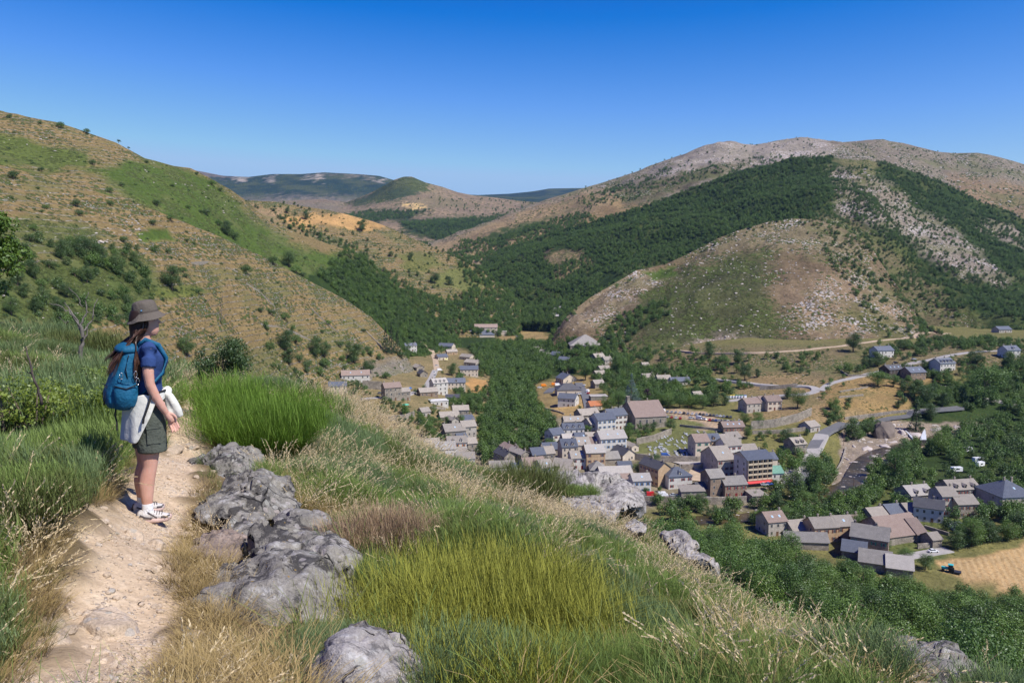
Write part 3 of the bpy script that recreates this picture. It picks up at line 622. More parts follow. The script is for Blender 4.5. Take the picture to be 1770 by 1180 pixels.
def forest(name, label, specs, cat='trees'):
    P_, S_, I_ = [], [], []
    for sheetname, polys, spacing, (s0, s1), kinds, kw in specs:
        p = sample_sheet(sheetname, polys, spacing, fr, **kw)
        if not len(p): continue
        P_.append(p-np.array([0, 0, .8])); S_.append(s0+(s1-s0)*fr.random(len(p))); I_.append(fr.choice(kinds, len(p)))
    P_, S_, I_ = np.concatenate(P_), np.concatenate(S_), np.concatenate(I_)
    if name == 'slope_wood':
        for _ in range(8):
            a, b = proj(P_+np.stack([S_*0, S_*0, S_*10.5], 1)); hi = b < np.interp(a, [1100, 1200, 1300, 1400, 1500, 1600, 1700, 1800], [862, 874, 900, 935, 972, 1000, 1008, 1015]); S_ = np.where(hi, S_*.85, S_)
        kk = np.array([(q[0], q[1]) for q in keep]); k = (S_ > .3) & (((P_[:, None, :2]-kk[None])**2).sum(-1).min(1) > 5.2**2); P_, S_, I_ = P_[k], S_[k], I_[k]
    print(name, len(P_))
    return scatter(name, P_, S_, fr.random(len(P_))*6.28, I_, FARC, label=label, cat=cat)
B_ = [0, 0, 1, 2, 2, 3]; BD = [0, 1, 2, 2]
forest('ridge_forest', 'dense dark green woodland covering the ridge behind the bare dome', [
    ('wooded_ridge', [[(820, 640), (820, 440), (900, 420), (1000, 385), (1200, 320), (1350, 280), (1440, 270), (1440, 345), (1400, 380), (1330, 400), (1200, 440), (1100, 480), (1000, 545), (960, 640)]], 6.0, (.6, .95), B_,
     dict(holes=[[(940, 440), (985, 425), (1000, 445), (955, 465)], [(1030, 490), (1060, 470), (1075, 480), (1040, 500)]])),
    ('wooded_ridge', [[(1500, 270), (1560, 280), (1680, 330), (1800, 380), (1800, 650), (1740, 520), (1700, 430), (1620, 380), (1560, 330)], [(1400, 300), (1500, 330), (1560, 400), (1660, 470), (1760, 510), (1800, 520), (1800, 650), (1620, 620), (1560, 520), (1470, 430), (1400, 380)]], 6.6, (.5, .9), BD, dict(clump=.36, holes=[[(1400, 375), (1480, 385), (1560, 450), (1670, 570), (1590, 620), (1500, 510)]])),
    ('wooded_ridge', [[(1400, 375), (1480, 385), (1560, 450), (1670, 570), (1590, 620), (1500, 510)]], 9, (.35, .85), [5, 2, 0], dict(clump=.36)),
    ('wooded_ridge', [[(1420, 275), (1560, 300), (1770, 420), (1770, 560), (1600, 520), (1450, 380)]], 11, (.4, .8), BD, dict()),
])
forest('valley_forest', 'dense green wood filling the valley bottom beyond the village', [
    ('valley_floor', [[(500, 440), (860, 405), (1060, 430), (1020, 520), (975, 545), (990, 560), (1130, 585), (1060, 600), (970, 600), (900, 590), (870, 560), (810, 560), (790, 585), (720, 590), (600, 560)]], 6.4, (.75, 1.15), B_+[4], dict(holes=[[(905, 560), (945, 562), (975, 600), (930, 600), (890, 580)], [(940, 530), (985, 530), (975, 545), (945, 545)]])),
    ('valley_floor', [[(810, 600), (900, 590), (965, 600), (955, 625), (950, 655), (925, 665), (925, 700), (960, 735), (950, 755), (900, 770), (862, 780), (850, 800), (840, 810), (828, 790), (832, 745), (845, 700), (850, 665), (835, 645)]], 5.8, (.75, 1.15), B_, dict(warp=3)),
    ('green_slope', [[(545, 480), (600, 430), (650, 450), (720, 520), (800, 600), (800, 720), (740, 690), (690, 610), (600, 530)]], 6.2, (.6, 1.0), B_, dict(warp=5)),
    ('terraced_knoll', [[(560, 490), (590, 430), (640, 450), (700, 490), (760, 520), (830, 515), (900, 530), (900, 600), (560, 600)]], 6.4, (.7, 1.05), B_, dict(warp=8)),
    ('terraced_knoll', [[(790, 450), (835, 455), (920, 505), (920, 610), (600, 610), (600, 490), (700, 500), (775, 520), (815, 500)]], 6.2, (.7, 1.1), B_, dict(warp=4)),
    ('terraced_knoll', [[(465, 365), (500, 375), (560, 400), (640, 430), (600, 450), (560, 425), (500, 395)]], 10, (.6, 1.0), BD, dict(warp=4)),
    ('terraced_knoll', [[(740, 425), (800, 448), (860, 480), (830, 490), (780, 460)]], 11, (.5, .9), BD, dict(warp=4)),
    ('bare_dome_hill', [[(1030, 600), (1060, 550), (1100, 535), (1150, 518), (1165, 545), (1120, 560), (1090, 590), (1060, 612)]], 5.5, (.6, 1.0), B_, dict(warp=3)),
    ('valley_floor', [[(960, 600), (1090, 590), (1210, 610), (1240, 640), (1215, 680), (1120, 700), (1060, 660), (980, 640)]], 9.5, (.55, 1.0), B_, dict(warp=6, clump=.42)),
    ('bare_dome_hill', [[(930, 640), (930, 590), (1040, 590), (1080, 600), (1140, 612), (1120, 660)]], 6.5, (.6, 1.0), B_, dict(warp=3)),
])
forest('side_valley_trees', 'strips of dark trees climbing the far side valleys', [
    ('granite_mountain', [[(740, 470), (800, 415), (850, 415), (905, 395), (1000, 368), (1040, 375), (950, 415), (850, 450), (800, 470)]], 8.5, (.8, 1.2), B_, dict(warp=5)),
    ('granite_mountain', [[(1000, 345), (1060, 325), (1150, 290), (1300, 275), (1430, 262), (1440, 285), (1200, 310), (1080, 350), (1010, 365)]], 15, (.7, 1.2), BD, dict(warp=5, clump=.4)),
    ('granite_mountain', [[(860, 380), (1000, 330), (1180, 265), (1400, 240), (1440, 290), (1100, 370), (900, 400)]], 42, (.5, 1.0), BD+[5], dict(warp=5)),
    ('granite_mountain', [[(1440, 245), (1600, 260), (1770, 290), (1770, 400), (1500, 290)]], 30, (.4, .9), BD+[5], dict(warp=5)),
    ('plateau', [[(690, 385), (800, 378), (1010, 365), (1020, 440), (850, 430), (760, 420)]], 13, (1.0, 1.6), BD, dict(warp=3)),
    ('plateau', [[(585, 374), (640, 366), (745, 364), (700, 380), (600, 384)]], 18, (1.2, 2.0), BD, dict(warp=3)),
    ('plateau', [[(740, 340), (960, 350), (900, 372), (640, 375)]], 55, (.8, 1.6), BD, dict(warp=3)),
])
forest('riverside_wood', 'dense dark green wood along the river on the right', [
    ('valley_floor', [[(1630, 690), (1680, 660), (1800, 640), (1800, 850), (1740, 830), (1700, 840), (1600, 830), (1520, 860), (1500, 900), (1440, 920), (1400, 905), (1450, 880), (1490, 840), (1520, 790), (1600, 770), (1640, 745), (1740, 715), (1700, 715), (1640, 705)]], 7.0, (.7, 1.1), B_, dict(warp=4, holes=[[(1590, 795), (1640, 790), (1640, 812), (1600, 818)], [(1645, 805), (1680, 805), (1680, 830), (1650, 830)]])),
    ('valley_floor', [[(1650, 590), (1800, 600), (1800, 700), (1740, 690), (1680, 640)]], 8.5, (.6, 1.0), B_, dict(warp=4, clump=.35)),
    ('valley_floor', [[(1560, 660), (1640, 690), (1640, 720), (1540, 690)]], 7, (.5, .9), B_, dict(warp=4)),
])
forest('slope_bushes', 'loose scatter of low bushes over the dry hillsides', [
    ('brown_spur', [[(-60, 430), (100, 420), (250, 430), (290, 500), (230, 570), (100, 580), (-60, 570)]], 6.5, (.5, 1.1), [5, 2, 2, 0], dict(clump=.40)),
    ('brown_spur', [[(460, 560), (560, 580), (640, 610), (700, 650), (640, 690), (540, 680), (470, 640)]], 9, (.35, .95), [5, 2, 0], dict(clump=.46)),
    ('brown_spur', [[(-60, 290), (280, 370), (480, 460), (720, 640), (560, 680), (200, 600), (-60, 540)]], 14, (.2, .75), [5], dict()),
    ('green_slope', [[(-60, 210), (250, 270), (430, 350), (600, 440), (640, 540), (460, 470), (200, 340), (-60, 300)]], 17, (.2, .75), [5], dict()),
    ('terraced_knoll', [[(430, 340), (600, 370), (830, 460), (830, 540), (700, 530), (600, 450), (430, 400)]], 15, (.3, .95), [5, 2], dict()),
    ('bare_dome_hill', [[(1100, 460), (1330, 380), (1420, 380), (1500, 430), (1600, 580), (1320, 615), (1120, 600)]], 30, (.2, .5), [5], dict()),
    ('bare_dome_hill', [[(960, 575), (970, 530), (1060, 480), (1100, 455), (1250, 395), (1330, 370), (1430, 370), (1500, 410), (1420, 405), (1330, 395), (1200, 440), (1080, 490), (1000, 545)]], 9, (.4, .9), [2, 0, 5], dict(clump=.38)),
    ('bare_dome_hill', [[(1400, 375), (1500, 420), (1640, 590), (1540, 590), (1440, 470)]], 7.5, (.35, .95), [5, 2, 0], dict(clump=.30)),
    ('wooded_ridge', [[(1440, 290), (1500, 300), (1580, 360), (1750, 480), (1600, 450), (1450, 360)]], 17, (.3, .7), [5, 2], dict()),
    ('valley_floor', [[(1100, 600), (1780, 600), (1780, 660), (1650, 690), (1480, 740), (1300, 690), (1100, 640)]], 15, (.3, .8), [5, 5, 0], dict(clump=.4)),
    ('valley_floor', [[(560, 660), (700, 690), (760, 640), (830, 700), (800, 760), (700, 780)]], 15, (.3, .8), [5, 5, 0], dict(clump=.4)),
    ('valley_floor', [[(1240, 870), (1320, 830), (1480, 850), (1500, 900), (1330, 900)]], 6, (.3, .7), [5, 5, 0], dict(clump=.4)),
], cat='bushes')

# ---------------------------------------------------------------- individual bushes and trees, placed one by one
def w_at(p, wpx): return wpx/F*p.y
BUSHES = [(160,280,14),(72,292,13),(78,357,12),(132,351,18),(137,367,15),(189,328,12),(191,351,13),(210,318,12),(105,437,30),(144,433,34),(171,441,30),(201,435,20),(233,450,24),(203,461,28),(58,470,30),(214,413,16),(265,383,17),(294,375,15),(271,350,16),(298,320,8),(325,357,10),(357,366,17),(347,365,9),(378,385,14),(392,398,24),(404,406,20),(366,316,14),(381,327,10),(253,279,8),(269,430,18),(290,433,13),(323,414,10),(336,420,8),(298,488,38),(322,476,13),(316,466,14),(300,466,18),(343,502,15),(425,465,22),(450,535,14),(468,538,16),(492,546,18),(472,449,22),(499,453,24),(511,465,20),(524,474,12),(528,445,8),(573,449,10),(581,470,14),(587,593,16),(567,556,12),(557,572,10),(493,593,34),(511,585,22),(499,620,26),(517,617,18),(546,605,30),(561,609,26),(530,628,18),(563,626,20),(207,548,20),(168,552,14),(191,550,14),(324,603,34),(23,461,24),(58,392,16),(51,410,22),(96,488,20),(72,488,22),(23,301,22),(629,570,11),(636,602,12),(612,616,32),(639,637,24),(667,648,18),(694,612,20),(619,665,20)]
BUSHES += [(x_, y_, w_) for x_, y_, w_ in zip([8, 40, 30, 75, 115, 130, 150, 60, 20, 100, 175, 85], [500, 505, 485, 515, 505, 470, 480, 530, 535, 530, 505, 455], [28, 26, 24, 28, 24, 22, 24, 26, 28, 24, 18, 22])]
for i, (x, y, w) in enumerate(BUSHES):
    p = at(x, y+w*.35); p.z -= .3
    k = 'oak' if w > 22 else 'bush'
    plant(k, p, w_at(p, w), 'dark green bush standing on the dry stony slope on the left' if y < 420 else 'dark leafy bush lower down the terraced slope behind the hiker',
          'bushes dotted over the left hillside' if y < 420 else 'bushes on the terraced slope behind the hiker', name='hill_bush', cat='bush', variant=i)
for x, y, w in ((17, 199, 9), (70, 210, 8), (105, 216, 14), (150, 226, 11), (205, 241, 7), (222, 252, 5), (340, 297, 7)):
    p = at(x, y+5); plant('bush', p, w_at(p, w), 'small dark bush on the skyline of the left hill', 'bushes on the skyline of the left hill')
for x, y, w in ((626, 392, 18), (529, 374, 14), (497, 365, 9), (676, 440, 9), (711, 442, 9), (751, 483, 18), (777, 487, 15), (722, 474, 8), (709, 448, 7), (800, 449, 8)):
    p = at(x, y+w*.4); plant('oak', p, w_at(p, w), 'round dark tree on the terraced brown knoll', 'trees on the terraced brown knoll')
TREES = [  # px, py of the crown middle, width px, kind, height scale, label
 (667,590,15,'cone',1.1,'leftmost tall conifer of the trio below the brown spur'),(677,588,14,'cone',1.35,'middle and tallest conifer of the trio below the brown spur'),(687,592,14,'cone',1.15,'rightmost tall conifer of the trio below the brown spur'),
 (662,719,20,'oak',1,'dark tree left of the stone garden terrace'),(690,727,15,'oak',1,'small dark tree on the left garden terrace'),(708,742,17,'tall',1.1,'tall narrow dark tree above the long roofed shed'),(737,744,26,'tree',.9,'bushy green tree beside the long roofed shed'),(728,724,16,'tree',1,'green tree beside the roofless stone barn'),
 (781,640,22,'oak',.9,'dark round tree left of the slate roofed beige house'),(774,730,16,'oak',1,'dark tree by the white garden path'),(797,728,15,'tree',1,'green tree between the lower hamlet roofs'),(824,672,12,'oak',.9,'dark shrubby tree at the corner of the small golden plot'),(838,674,13,'oak',1.2,'dark tree right of the small golden plot'),(800,692,16,'tree',1,'green tree below the house with the front gable'),(812,695,18,'tree',1,'green tree beside the tall net fence'),
 (1012,645,24,'tree',1,'large green tree shading the upper village street'),(1066,635,22,'tree',1.2,'domed green tree left of the blue spruce'),(1091,672,36,'spruce',1,'huge pale blue spruce above the car park road'),(1049,699,24,'tree',1,'left one of two round trees above the orange tiled roof'),(1069,697,25,'tree',1,'right one of two round trees above the orange tiled roof'),(1002,704,8,'oak',.9,'single round shrub on the dry meadow'),
 (1116,741,18,'oak',.95,'left one of the two clipped trees before the big church'),(1129,738,17,'oak',1,'right one of the two clipped trees before the big church'),(1159,736,21,'oak',.9,'round clipped tree right of the big church'),(1087,749,26,'tree',.8,'spreading green tree left of the big church doorway'),(1133,797,16,'tree',1,'tree behind the dark slate roof of the ochre house'),(1102,812,22,'tree',.9,'green garden tree beside the small slate roof'),
 (1288,724,20,'tree',.95,'green tree at the right end of the car park'),(1310,728,22,'tree',.9,'bushy tree above the long retaining wall'),(1291,748,18,'tree',1.1,'tree right of the red tiled restaurant roof'),(1361,753,23,'oak',.95,'dark round tree in the terraced gardens'),(1408,822,40,'tree',1.15,'very large dark tree right of the balconied hotel'),(1374,842,40,'tall',.7,'feathery tree between hotel terrace and river'),(1390,862,30,'tree',.8,'bushy tree at the river bank below the hotel'),
 (1135,693,24,'tree',.9,'leftmost tree in the row behind the parked cars'),(1155,695,22,'tree',.9,'second tree from the left behind the parked cars'),(1175,694,24,'tree',.85,'third tree in the row behind the parked cars'),(1195,696,20,'tree',.8,'tree left of the white van behind the parked cars'),(1215,696,22,'tree',.9,'tree right of the little hut above the car park'),(1234,692,24,'oak',.95,'dark tree in the right half of the car park row'),(1253,691,22,'oak',1,'last dark tree at the right of the car park row'),
 (1095,845,12,'bush',1.5,'clipped roadside tree by the pale blue house'),(1116,847,13,'bush',1.5,'clipped roadside tree beside the red parked van'),(1140,846,10,'bright',1,'light green roadside tree before the ochre house'),(1213,866,24,'oak',.9,'dark tree hanging over the river wall'),(1225,757,13,'tree',.9,'small tree at the edge of the cemetery'),
 (1227,607,24,'oak',1.1,'large dark tree beside the upper road'),(1276,618,24,'oak',1,'dark tree below the upper road bend'),(1213,621,14,'oak',1,'small dark tree left of the white roadside van'),(1253,628,18,'tree',1,'green tree on the terraces below the upper road'),(1274,637,18,'bright',.9,'light green tree on the terraces below the upper road'),(1288,647,24,'oak',1,'spreading dark tree above the white hairpin road'),(1310,646,14,'oak',1,'tree right of the spreading dark one by the hairpin'),
 (1361,680,20,'oak',1,'round tree at the inside of the hairpin road'),(1379,692,26,'tree',1,'bushy tree right of the twin farmhouse'),(1475,595,30,'oak',1,'pair of merged dark trees by the upper road'),(1563,597,22,'oak',.9,'dark tree above the blue roofed villa'),(1598,631,18,'oak',.9,'round tree beside the road to the villas'),(1638,643,13,'oak',1,'dark tree in front of the white villa'),(1517,622,28,'oak',.95,'dense tree right below the first villa'),(1500,628,20,'oak',.95,'tree left below the first villa'),(1468,637,16,'tree',.9,'light tree on the dry terraces'),
 (1517,657,34,'tree',.6,'wide low tree left of the dark timber villa'),(1545,660,20,'tree',.8,'tree in front of the dark timber villa'),(1688,619,28,'oak',.8,'wide hedge like tree on the villa road'),(1700,672,56,'tree',.9,'giant spreading tree on the right below the villas'),(1746,626,28,'oak',1,'dark tree below the farthest right villa'),(1578,672,38,'oak',.8,'first of the dark thicket trees on the dry slope'),(1602,684,36,'oak',.8,'second of the dark thicket trees on the dry slope'),(1629,692,26,'oak',.9,'last of the dark thicket trees on the dry slope'),(1552,699,14,'oak',1,'small oak on the rocky slope above the river road'),
 (1440,699,18,'tree',1,'tree beside the white garden steps'),(1448,712,20,'tree',.9,'lower tree beside the white garden steps'),(1475,745,38,'oak',.9,'bushy tree at the road bend above the gorge'),(1501,743,24,'oak',1,'dark tree left of the gorge rock'),(1583,720,28,'cone',.7,'dark conifer between river road and waterfall'),(1609,714,30,'oak',.9,'broad tree between river road and waterfall'),(1626,768,38,'tree',.9,'broad tree in front of the waterfall'),(1560,790,40,'tree',.9,'round tree at the river bend'),(1545,815,44,'tree',.95,'large tree over the river boulders'),
 (1532,940,20,'oak',1,'dark tree at the side of the old monastery building'),(1563,963,24,'tree',1,'first round tree by the farm road'),(1599,973,28,'oak',1,'second round tree by the harvested field'),(1650,934,34,'oak',1,'dark tree at the left end of the field row'),(1680,925,36,'tree',1,'tall tree in the middle of the field row'),(1710,920,40,'oak',.9,'broad tree in the field row'),(1740,918,34,'tree',.9,'tree near the right end of the field row'),(1762,905,34,'oak',1,'rightmost tree by the harvested field'),
 (1725,858,24,'tree',1,'tree beside the right hand stone row houses'),(1745,880,26,'oak',.9,'tree below the large hipped roof house'),(1480,905,26,'tree',.9,'tree behind the left farm roofs'),(1430,900,26,'tree',.9,'tree behind the row of stone cottages'),(1400,905,24,'oak',.9,'dark tree above the cottage with skylights'),(1345,862,22,'tall',.8,'small feathery tree at the hotel car terrace'),(1355,888,24,'tree',.8,'tree by the river shallows'),
 (1055,705,12,'purple',1,'purple leaved shrub tree by the upper road'),(1118,680,22,'purple',1,'purple leaved tree above the car park'),(1172,680,18,'purple',.9,'second purple leaved tree above the car park'),(1012,745,18,'tree',.7,'tree between the upper village roofs'),(948,765,14,'tree',.8,'small tree at the wood edge behind the old houses'),(930,771,20,'oak',.9,'dark tree at the wood edge behind the old houses')]
for x, y, w, k, hs_, lb in TREES:
    hpx = w*{'cone': 2.7, 'spruce': 1.6, 'tall': 2.4, 'bush': .7, 'tree': 1.15}.get(k, .95)*hs_
    p = at(x, y+hpx*.45); p.z -= .2
    plant(k, p, w_at(p, w), lb, None, hs_)
# nearest trees of the wood below the viewpoint
wr = np.random.default_rng(5)
cand = sample_sheet('wooded_slope', [[(1180, 1100), (1180, 900), (1300, 930), (1500, 985), (1800, 1010), (1900, 1300), (1400, 1300)]], 5.2, wr, warp=1, margin=120)
a_, b_ = proj(cand+np.array([0, 0, 9.0])); cand = cand[b_ < np.interp(a_, [1150, 1240, 1400, 1540, 1700, 1800], [900, 985, 1055, 1115, 1190, 1210])+15]
cand = cand[np.argsort(cand[:, 1])]; keep = []
for c_ in cand:
    if c_[1] > 105 and c_[1] < 300 and all((c_[0]-q[0])**2+(c_[1]-q[1])**2 > 7.6**2 for q in keep): keep.append(c_)
    if len(keep) >= 170: break
def cap_(c, w):
    for _ in range(12):
        a, b = proj(np.array([[c[0], c[1], c[2]+w*1.6]])); 
        if b[0] > treeline(a[0])-6: break
        w *= .85
    return max(w, 2.5)
def treeline(px): return np.interp(px, [1100, 1200, 1300, 1400, 1500, 1600, 1700, 1800], [862, 874, 900, 935, 972, 1000, 1008, 1015])
for i, c_ in enumerate(keep):
    k = ('tree', 'tree', 'oak', 'tree', 'bright')[i % 5]
    plant(k, (c_[0], c_[1], c_[2]-.8), cap_(c_, wr.uniform(7.5, 13.0)), 'leafy green tree in the dense wood on the slope below the grassy brow', 'trees of the wood below the grassy brow', wr.uniform(.75, 1.2), i, name='broadleaf_tree', cat='tree')

forest('slope_wood', 'dense green wood on the steep slope below the viewpoint, farther crowns', [
    ('wooded_slope', [[(1000, 1000), (1100, 860), (1300, 890), (1500, 960), (1800, 1000), (1800, 1300), (1500, 1300)]], 6.6, (.75, 1.35), [0, 1, 2, 3, 0, 2, 1, 0], dict(warp=2, margin=200)),
])

# ---------------------------------------------------------------- loose boulders on the hills
def rock_mesh(name, seed, sub=3, flat=.7, rough=.35, mats=(), cuts=7):
    """a boulder: a ball cut by random planes, then roughened"""
    bm = bmesh.new(); bmesh.ops.create_icosphere(bm, subdivisions=sub, radius=1.0)
    r_ = random.Random(seed); pl = []
    for k in range(cuts):
        d = Vector((r_.gauss(0, 1), r_.gauss(0, 1), r_.gauss(0, .8))).normalized(); pl.append((d, r_.uniform(.55, .85)))
    for v in bm.verts:
        for d, h in pl:
            e = v.co.dot(d)
            if e > h: v.co -= d*(e-h)*.92
    co = np.array([tuple(v.co) for v in bm.verts])
    n1 = (fbm(co[:, 0]*1.7+seed, co[:, 1]*1.7, co[:, 2]*1.7, seed, 5)-.5)*rough
    for v, q in zip(bm.verts, n1): v.co *= 1+q; v.co.z *= flat
    me = bpy.data.meshes.new(name); bm.to_mesh(me); bm.free()
    for m in mats: me.materials.append(m)
    if sub >= 4: me.polygons.foreach_set('use_smooth', np.ones(len(me.polygons), bool))
    return me
M_pale = simple('pale_granite', (.40, .355, .315), .9, .3, 1.2, .2, bump=.5)
RK = proto_collection('hill_rocks', [rock_mesh('hill_rock', 300+k, 2, .7, .4, [M_pale]) for k in range(4)])
rp, rs = [], []
for nm, polys, spc, s0, s1, kw in (('bare_dome_hill', [[(930, 560), (1060, 480), (1200, 420), (1330, 370), (1430, 370), (1530, 450), (1620, 600), (1300, 640), (1180, 620), (1100, 500), (980, 580)]], 9.5, .4, 1.5, dict(clump=.40)),
        ('bare_dome_hill', [[(930, 560), (1060, 480), (1330, 370), (1430, 370), (1620, 600), (1300, 640), (1080, 580)]], 17, .4, 1.9, dict()),
        ('bare_dome_hill', [[(1230, 405), (1300, 380), (1340, 400), (1280, 430), (1190, 470), (1170, 450)]], 13, .9, 2.4, dict()),
        ('brown_spur', [[(-60, 280), (280, 370), (480, 455), (720, 660), (560, 700), (200, 600), (-60, 540)]], 11, .2, .9, dict(clump=.38)),
        ('green_slope', [[(-60, 200), (260, 280), (430, 350), (560, 440), (460, 400), (200, 290), (-60, 240)]], 14, .3, 1.2, dict(clump=.36)),
        ('brown_spur', [[(150, 370), (230, 360), (290, 420), (220, 450), (150, 410)]], 8, .5, 1.8, dict(clump=.4)),
        ('wooded_ridge', [[(1420, 285), (1500, 295), (1570, 340), (1760, 480), (1750, 510), (1600, 440), (1440, 370)]], 14, .8, 3.2, dict(clump=.38)),
        ('granite_mountain', [[(1130, 300), (1200, 262), (1250, 245), (1400, 234), (1600, 260), (1770, 285), (1770, 380), (1440, 290), (1250, 290)]], 26, 1.0, 4.5, dict(clump=.36)),
        ('valley_floor', [[(1150, 600), (1770, 600), (1770, 650), (1500, 720), (1280, 690)]], 15, .3, .9, dict(clump=.42)),
        ('valley_floor', [[(1470, 738), (1520, 730), (1690, 732), (1640, 760), (1520, 795), (1490, 850), (1440, 845), (1450, 790)]], 5.5, .5, 2.0, dict(warp=3)),
        ('valley_floor', [[(1230, 880), (1300, 865), (1480, 840), (1480, 870), (1320, 905)]], 6, .4, 1.4, dict(warp=3))):
    q = sample_sheet(nm, polys, spc, wr, **kw); rp.append(q); rs.append(s0+(s1-s0)*wr.random(len(q))**2.5)
rp, rs = np.concatenate(rp), np.concatenate(rs); print('rocks', len(rp))
scatter('scattered_rocks', rp-np.array([0, 0, .1]), np.stack([rs*(1+.6*wr.random(len(rs))), rs, rs*.8], 1), wr.random(len(rp))*6.28, wr.integers(0, 4, len(rp)), RK, label='pale granite boulders strewn over the hillsides', cat='boulders')
# ================================================================ the village
def roof_mat(name, a, b, scale=1.0, rough=.85, spec=.25):
    t = NT(name); o = t.obj(); oi = t.n('ObjectInfo').outputs['Random']
    n = t.noise(o, .5, 5, .65); n2 = t.noise(o, 2.5, 4, .7); br = t.n('TexBrick', Vector=t.n('Mapping', Vector=o, Scale=(1, 1.7, 1.7)).outputs[0], Scale=1.6*scale, Mortar__Size=.035); 
    br.inputs['Color1'].default_value = (.75, .75, .75, 1); br.inputs['Color2'].default_value = (1.15, 1.15, 1.15, 1); br.inputs['Mortar'].default_value = (.45, .45, .45, 1)
    c = t.mix(t.math('ADD', t.math('MULTIPLY', n, .8), t.math('MULTIPLY', n2, .35)), a, b)
    c = t.mix(.7, c, br.outputs['Color'], 'MULTIPLY'); c = t.mix(1.0, c, t.ramp(oi, [(0, (.85, .85, .86)), (1, (1.15, 1.13, 1.1))]), 'MULTIPLY')
    return t.pbr(c, rough, t.bump(t.math('ADD', n2, br.outputs['Fac']), .6, .08), spec)
def wall_mat(name, a, b, stone=0.0):
    t = NT(name); o = t.obj(); n = t.noise(o, .35, 6, .7); c = t.mix(t.step(n, .3, .72), a, b); h = n
    if stone:
        v = t.n('TexVoronoi', Vector=t.n('Mapping', Vector=o, Scale=(1, 1, 1.7)).outputs[0], Scale=1.9, Randomness=.9)
        c = t.mix(stone, c, t.mix(.7, c, t.ramp(v.outputs['Color'], [(0, (.5, .5, .5)), (1, (1.4, 1.38, 1.33))]), 'MULTIPLY'))
        e = t.n('TexVoronoi', Vector=t.n('Mapping', Vector=o, Scale=(1, 1, 1.7)).outputs[0], Scale=1.9, Randomness=.9, _feature='DISTANCE_TO_EDGE').outputs[0]
        c = t.mix(t.math('MULTIPLY', t.step(e, .09, .0), stone*.6), c, (.12, .10, .085)); h = t.step(e, 0, .12)
    sz = t.n('SeparateXYZ', Vector=o).outputs[2]
    st = t.noise(t.n('Mapping', Vector=o, Scale=(3, 3, .3)).outputs[0], 1.0, 4)
    c = t.mix(t.math('MULTIPLY', t.step(st, .52, .75), .35), c, tuple(x*.45 for x in b))
    return t.pbr(c, .92, t.bump(h, .5, .06), .15)
ROOF = {'t': roof_mat('stone_tile_roof', (.27, .237, .20), (.50, .45, .385)), 'p': roof_mat('pale_stone_roof', (.38, .355, .32), (.60, .56, .51)), 's': roof_mat('slate_roof', (.085, .10, .13), (.18, .20, .24), 1.6, .5, .5),
        'd': roof_mat('dark_slate_roof', (.06, .06, .068), (.13, .13, .14), 1.6, .6, .4), 'b': roof_mat('brown_tile_roof', (.24, .17, .14), (.42, .33, .28), 1.3), 'o': roof_mat('orange_tile_roof', (.45, .16, .07), (.60, .25, .12), 1.3),
        'g': roof_mat('green_metal_roof', (.15, .32, .24), (.22, .42, .32), .5, .5), 'w': roof_mat('white_roof', (.6, .6, .58), (.8, .79, .76), .5), 'l': roof_mat('lauze_roof', (.18, .17, .155), (.42, .395, .36), 1.1)}
WALL = {'w': wall_mat('white_render', (.50, .47, .42), (.66, .63, .58)), 'c': wall_mat('cream_render', (.50, .42, .33), (.66, .57, .46)), 'g': wall_mat('granite_wall', (.22, .19, .155), (.44, .39, .325), 1.0),
        'o': wall_mat('ochre_wall', (.42, .29, .17), (.58, .42, .27), .3), 'h': wall_mat('half_stone_wall', (.38, .34, .29), (.56, .51, .45), .6), 'n': wall_mat('brown_stone_wall', (.23, .17, .125), (.38, .29, .22), .9), 'k': wall_mat('dark_timber', (.06, .05, .045), (.12, .095, .08))}
M_glass = simple('window_glass', (.03, .035, .045), .12, .2, 2, .6); M_wfr = simple('window_frame', (.5, .47, .42), .6, .1)
M_wood = simple('old_wood', (.16, .09, .05), .8, .3, 8); M_chim = WALL['g']; M_iron = simple('dark_iron', (.03, .03, .033), .5, .2, 5, .4)
SH = {'r': simple('red_shutter', (.22, .03, .03), .6, .15), 'b': simple('blue_shutter', (.12, .22, .38), .6, .15), 'g': simple('green_shutter', (.03, .20, .13), .6, .15), 'n': simple('brown_shutter', (.15, .05, .035), .6, .15), 'o': simple('orange_shutter', (.50, .17, .04), .6, .15)}
def box_me(name, w, d, h, m, z0=0): return MB().box(-w/2, w/2, -d/2, d/2, z0, z0+h).me(name, [m])
ME_win = (lambda b: (b.box(-.55, .55, -.05, .0, -.05, .03), b.box(-.55, -.47, -.05, 0, .03, 1.42), b.box(.47, .55, -.05, 0, .03, 1.42), b.box(-.55, .55, -.05, 0, 1.42, 1.5), b.box(-.47, .47, -.02, .0, .03, 1.42, 1), b.box(-.025, .025, -.04, -.02, .03, 1.42), b.me('window', [M_wfr, M_glass])))(MB())[-1]
ME_sh = {k: (lambda b: (b.box(-1.05, -.57, -.09, -.04, 0, 1.46), b.box(.57, 1.05, -.09, -.04, 0, 1.46), b.me('shutters', [m])))(MB())[-1] for k, m in SH.items()}
ME_door = {k: (lambda b: (b.box(-.6, .6, -.06, 0, -.1, 2.15), b.box(-.1, .1, -.08, -.06, 1.4, 1.9, 1), b.me('door', [m, M_glass])))(MB())[-1] for k, m in {**SH, 'w': M_wood}.items()}
ME_chim = (lambda b: (b.box(-.42, .42, -.32, .32, -1.2, 1.25), b.box(-.5, .5, -.4, .4, 1.25, 1.38, 1), b.box(-.2, .2, -.16, .16, 1.38, 1.7, 1), b.me('chimney', [M_chim, ROOF['t']])))(MB())[-1]
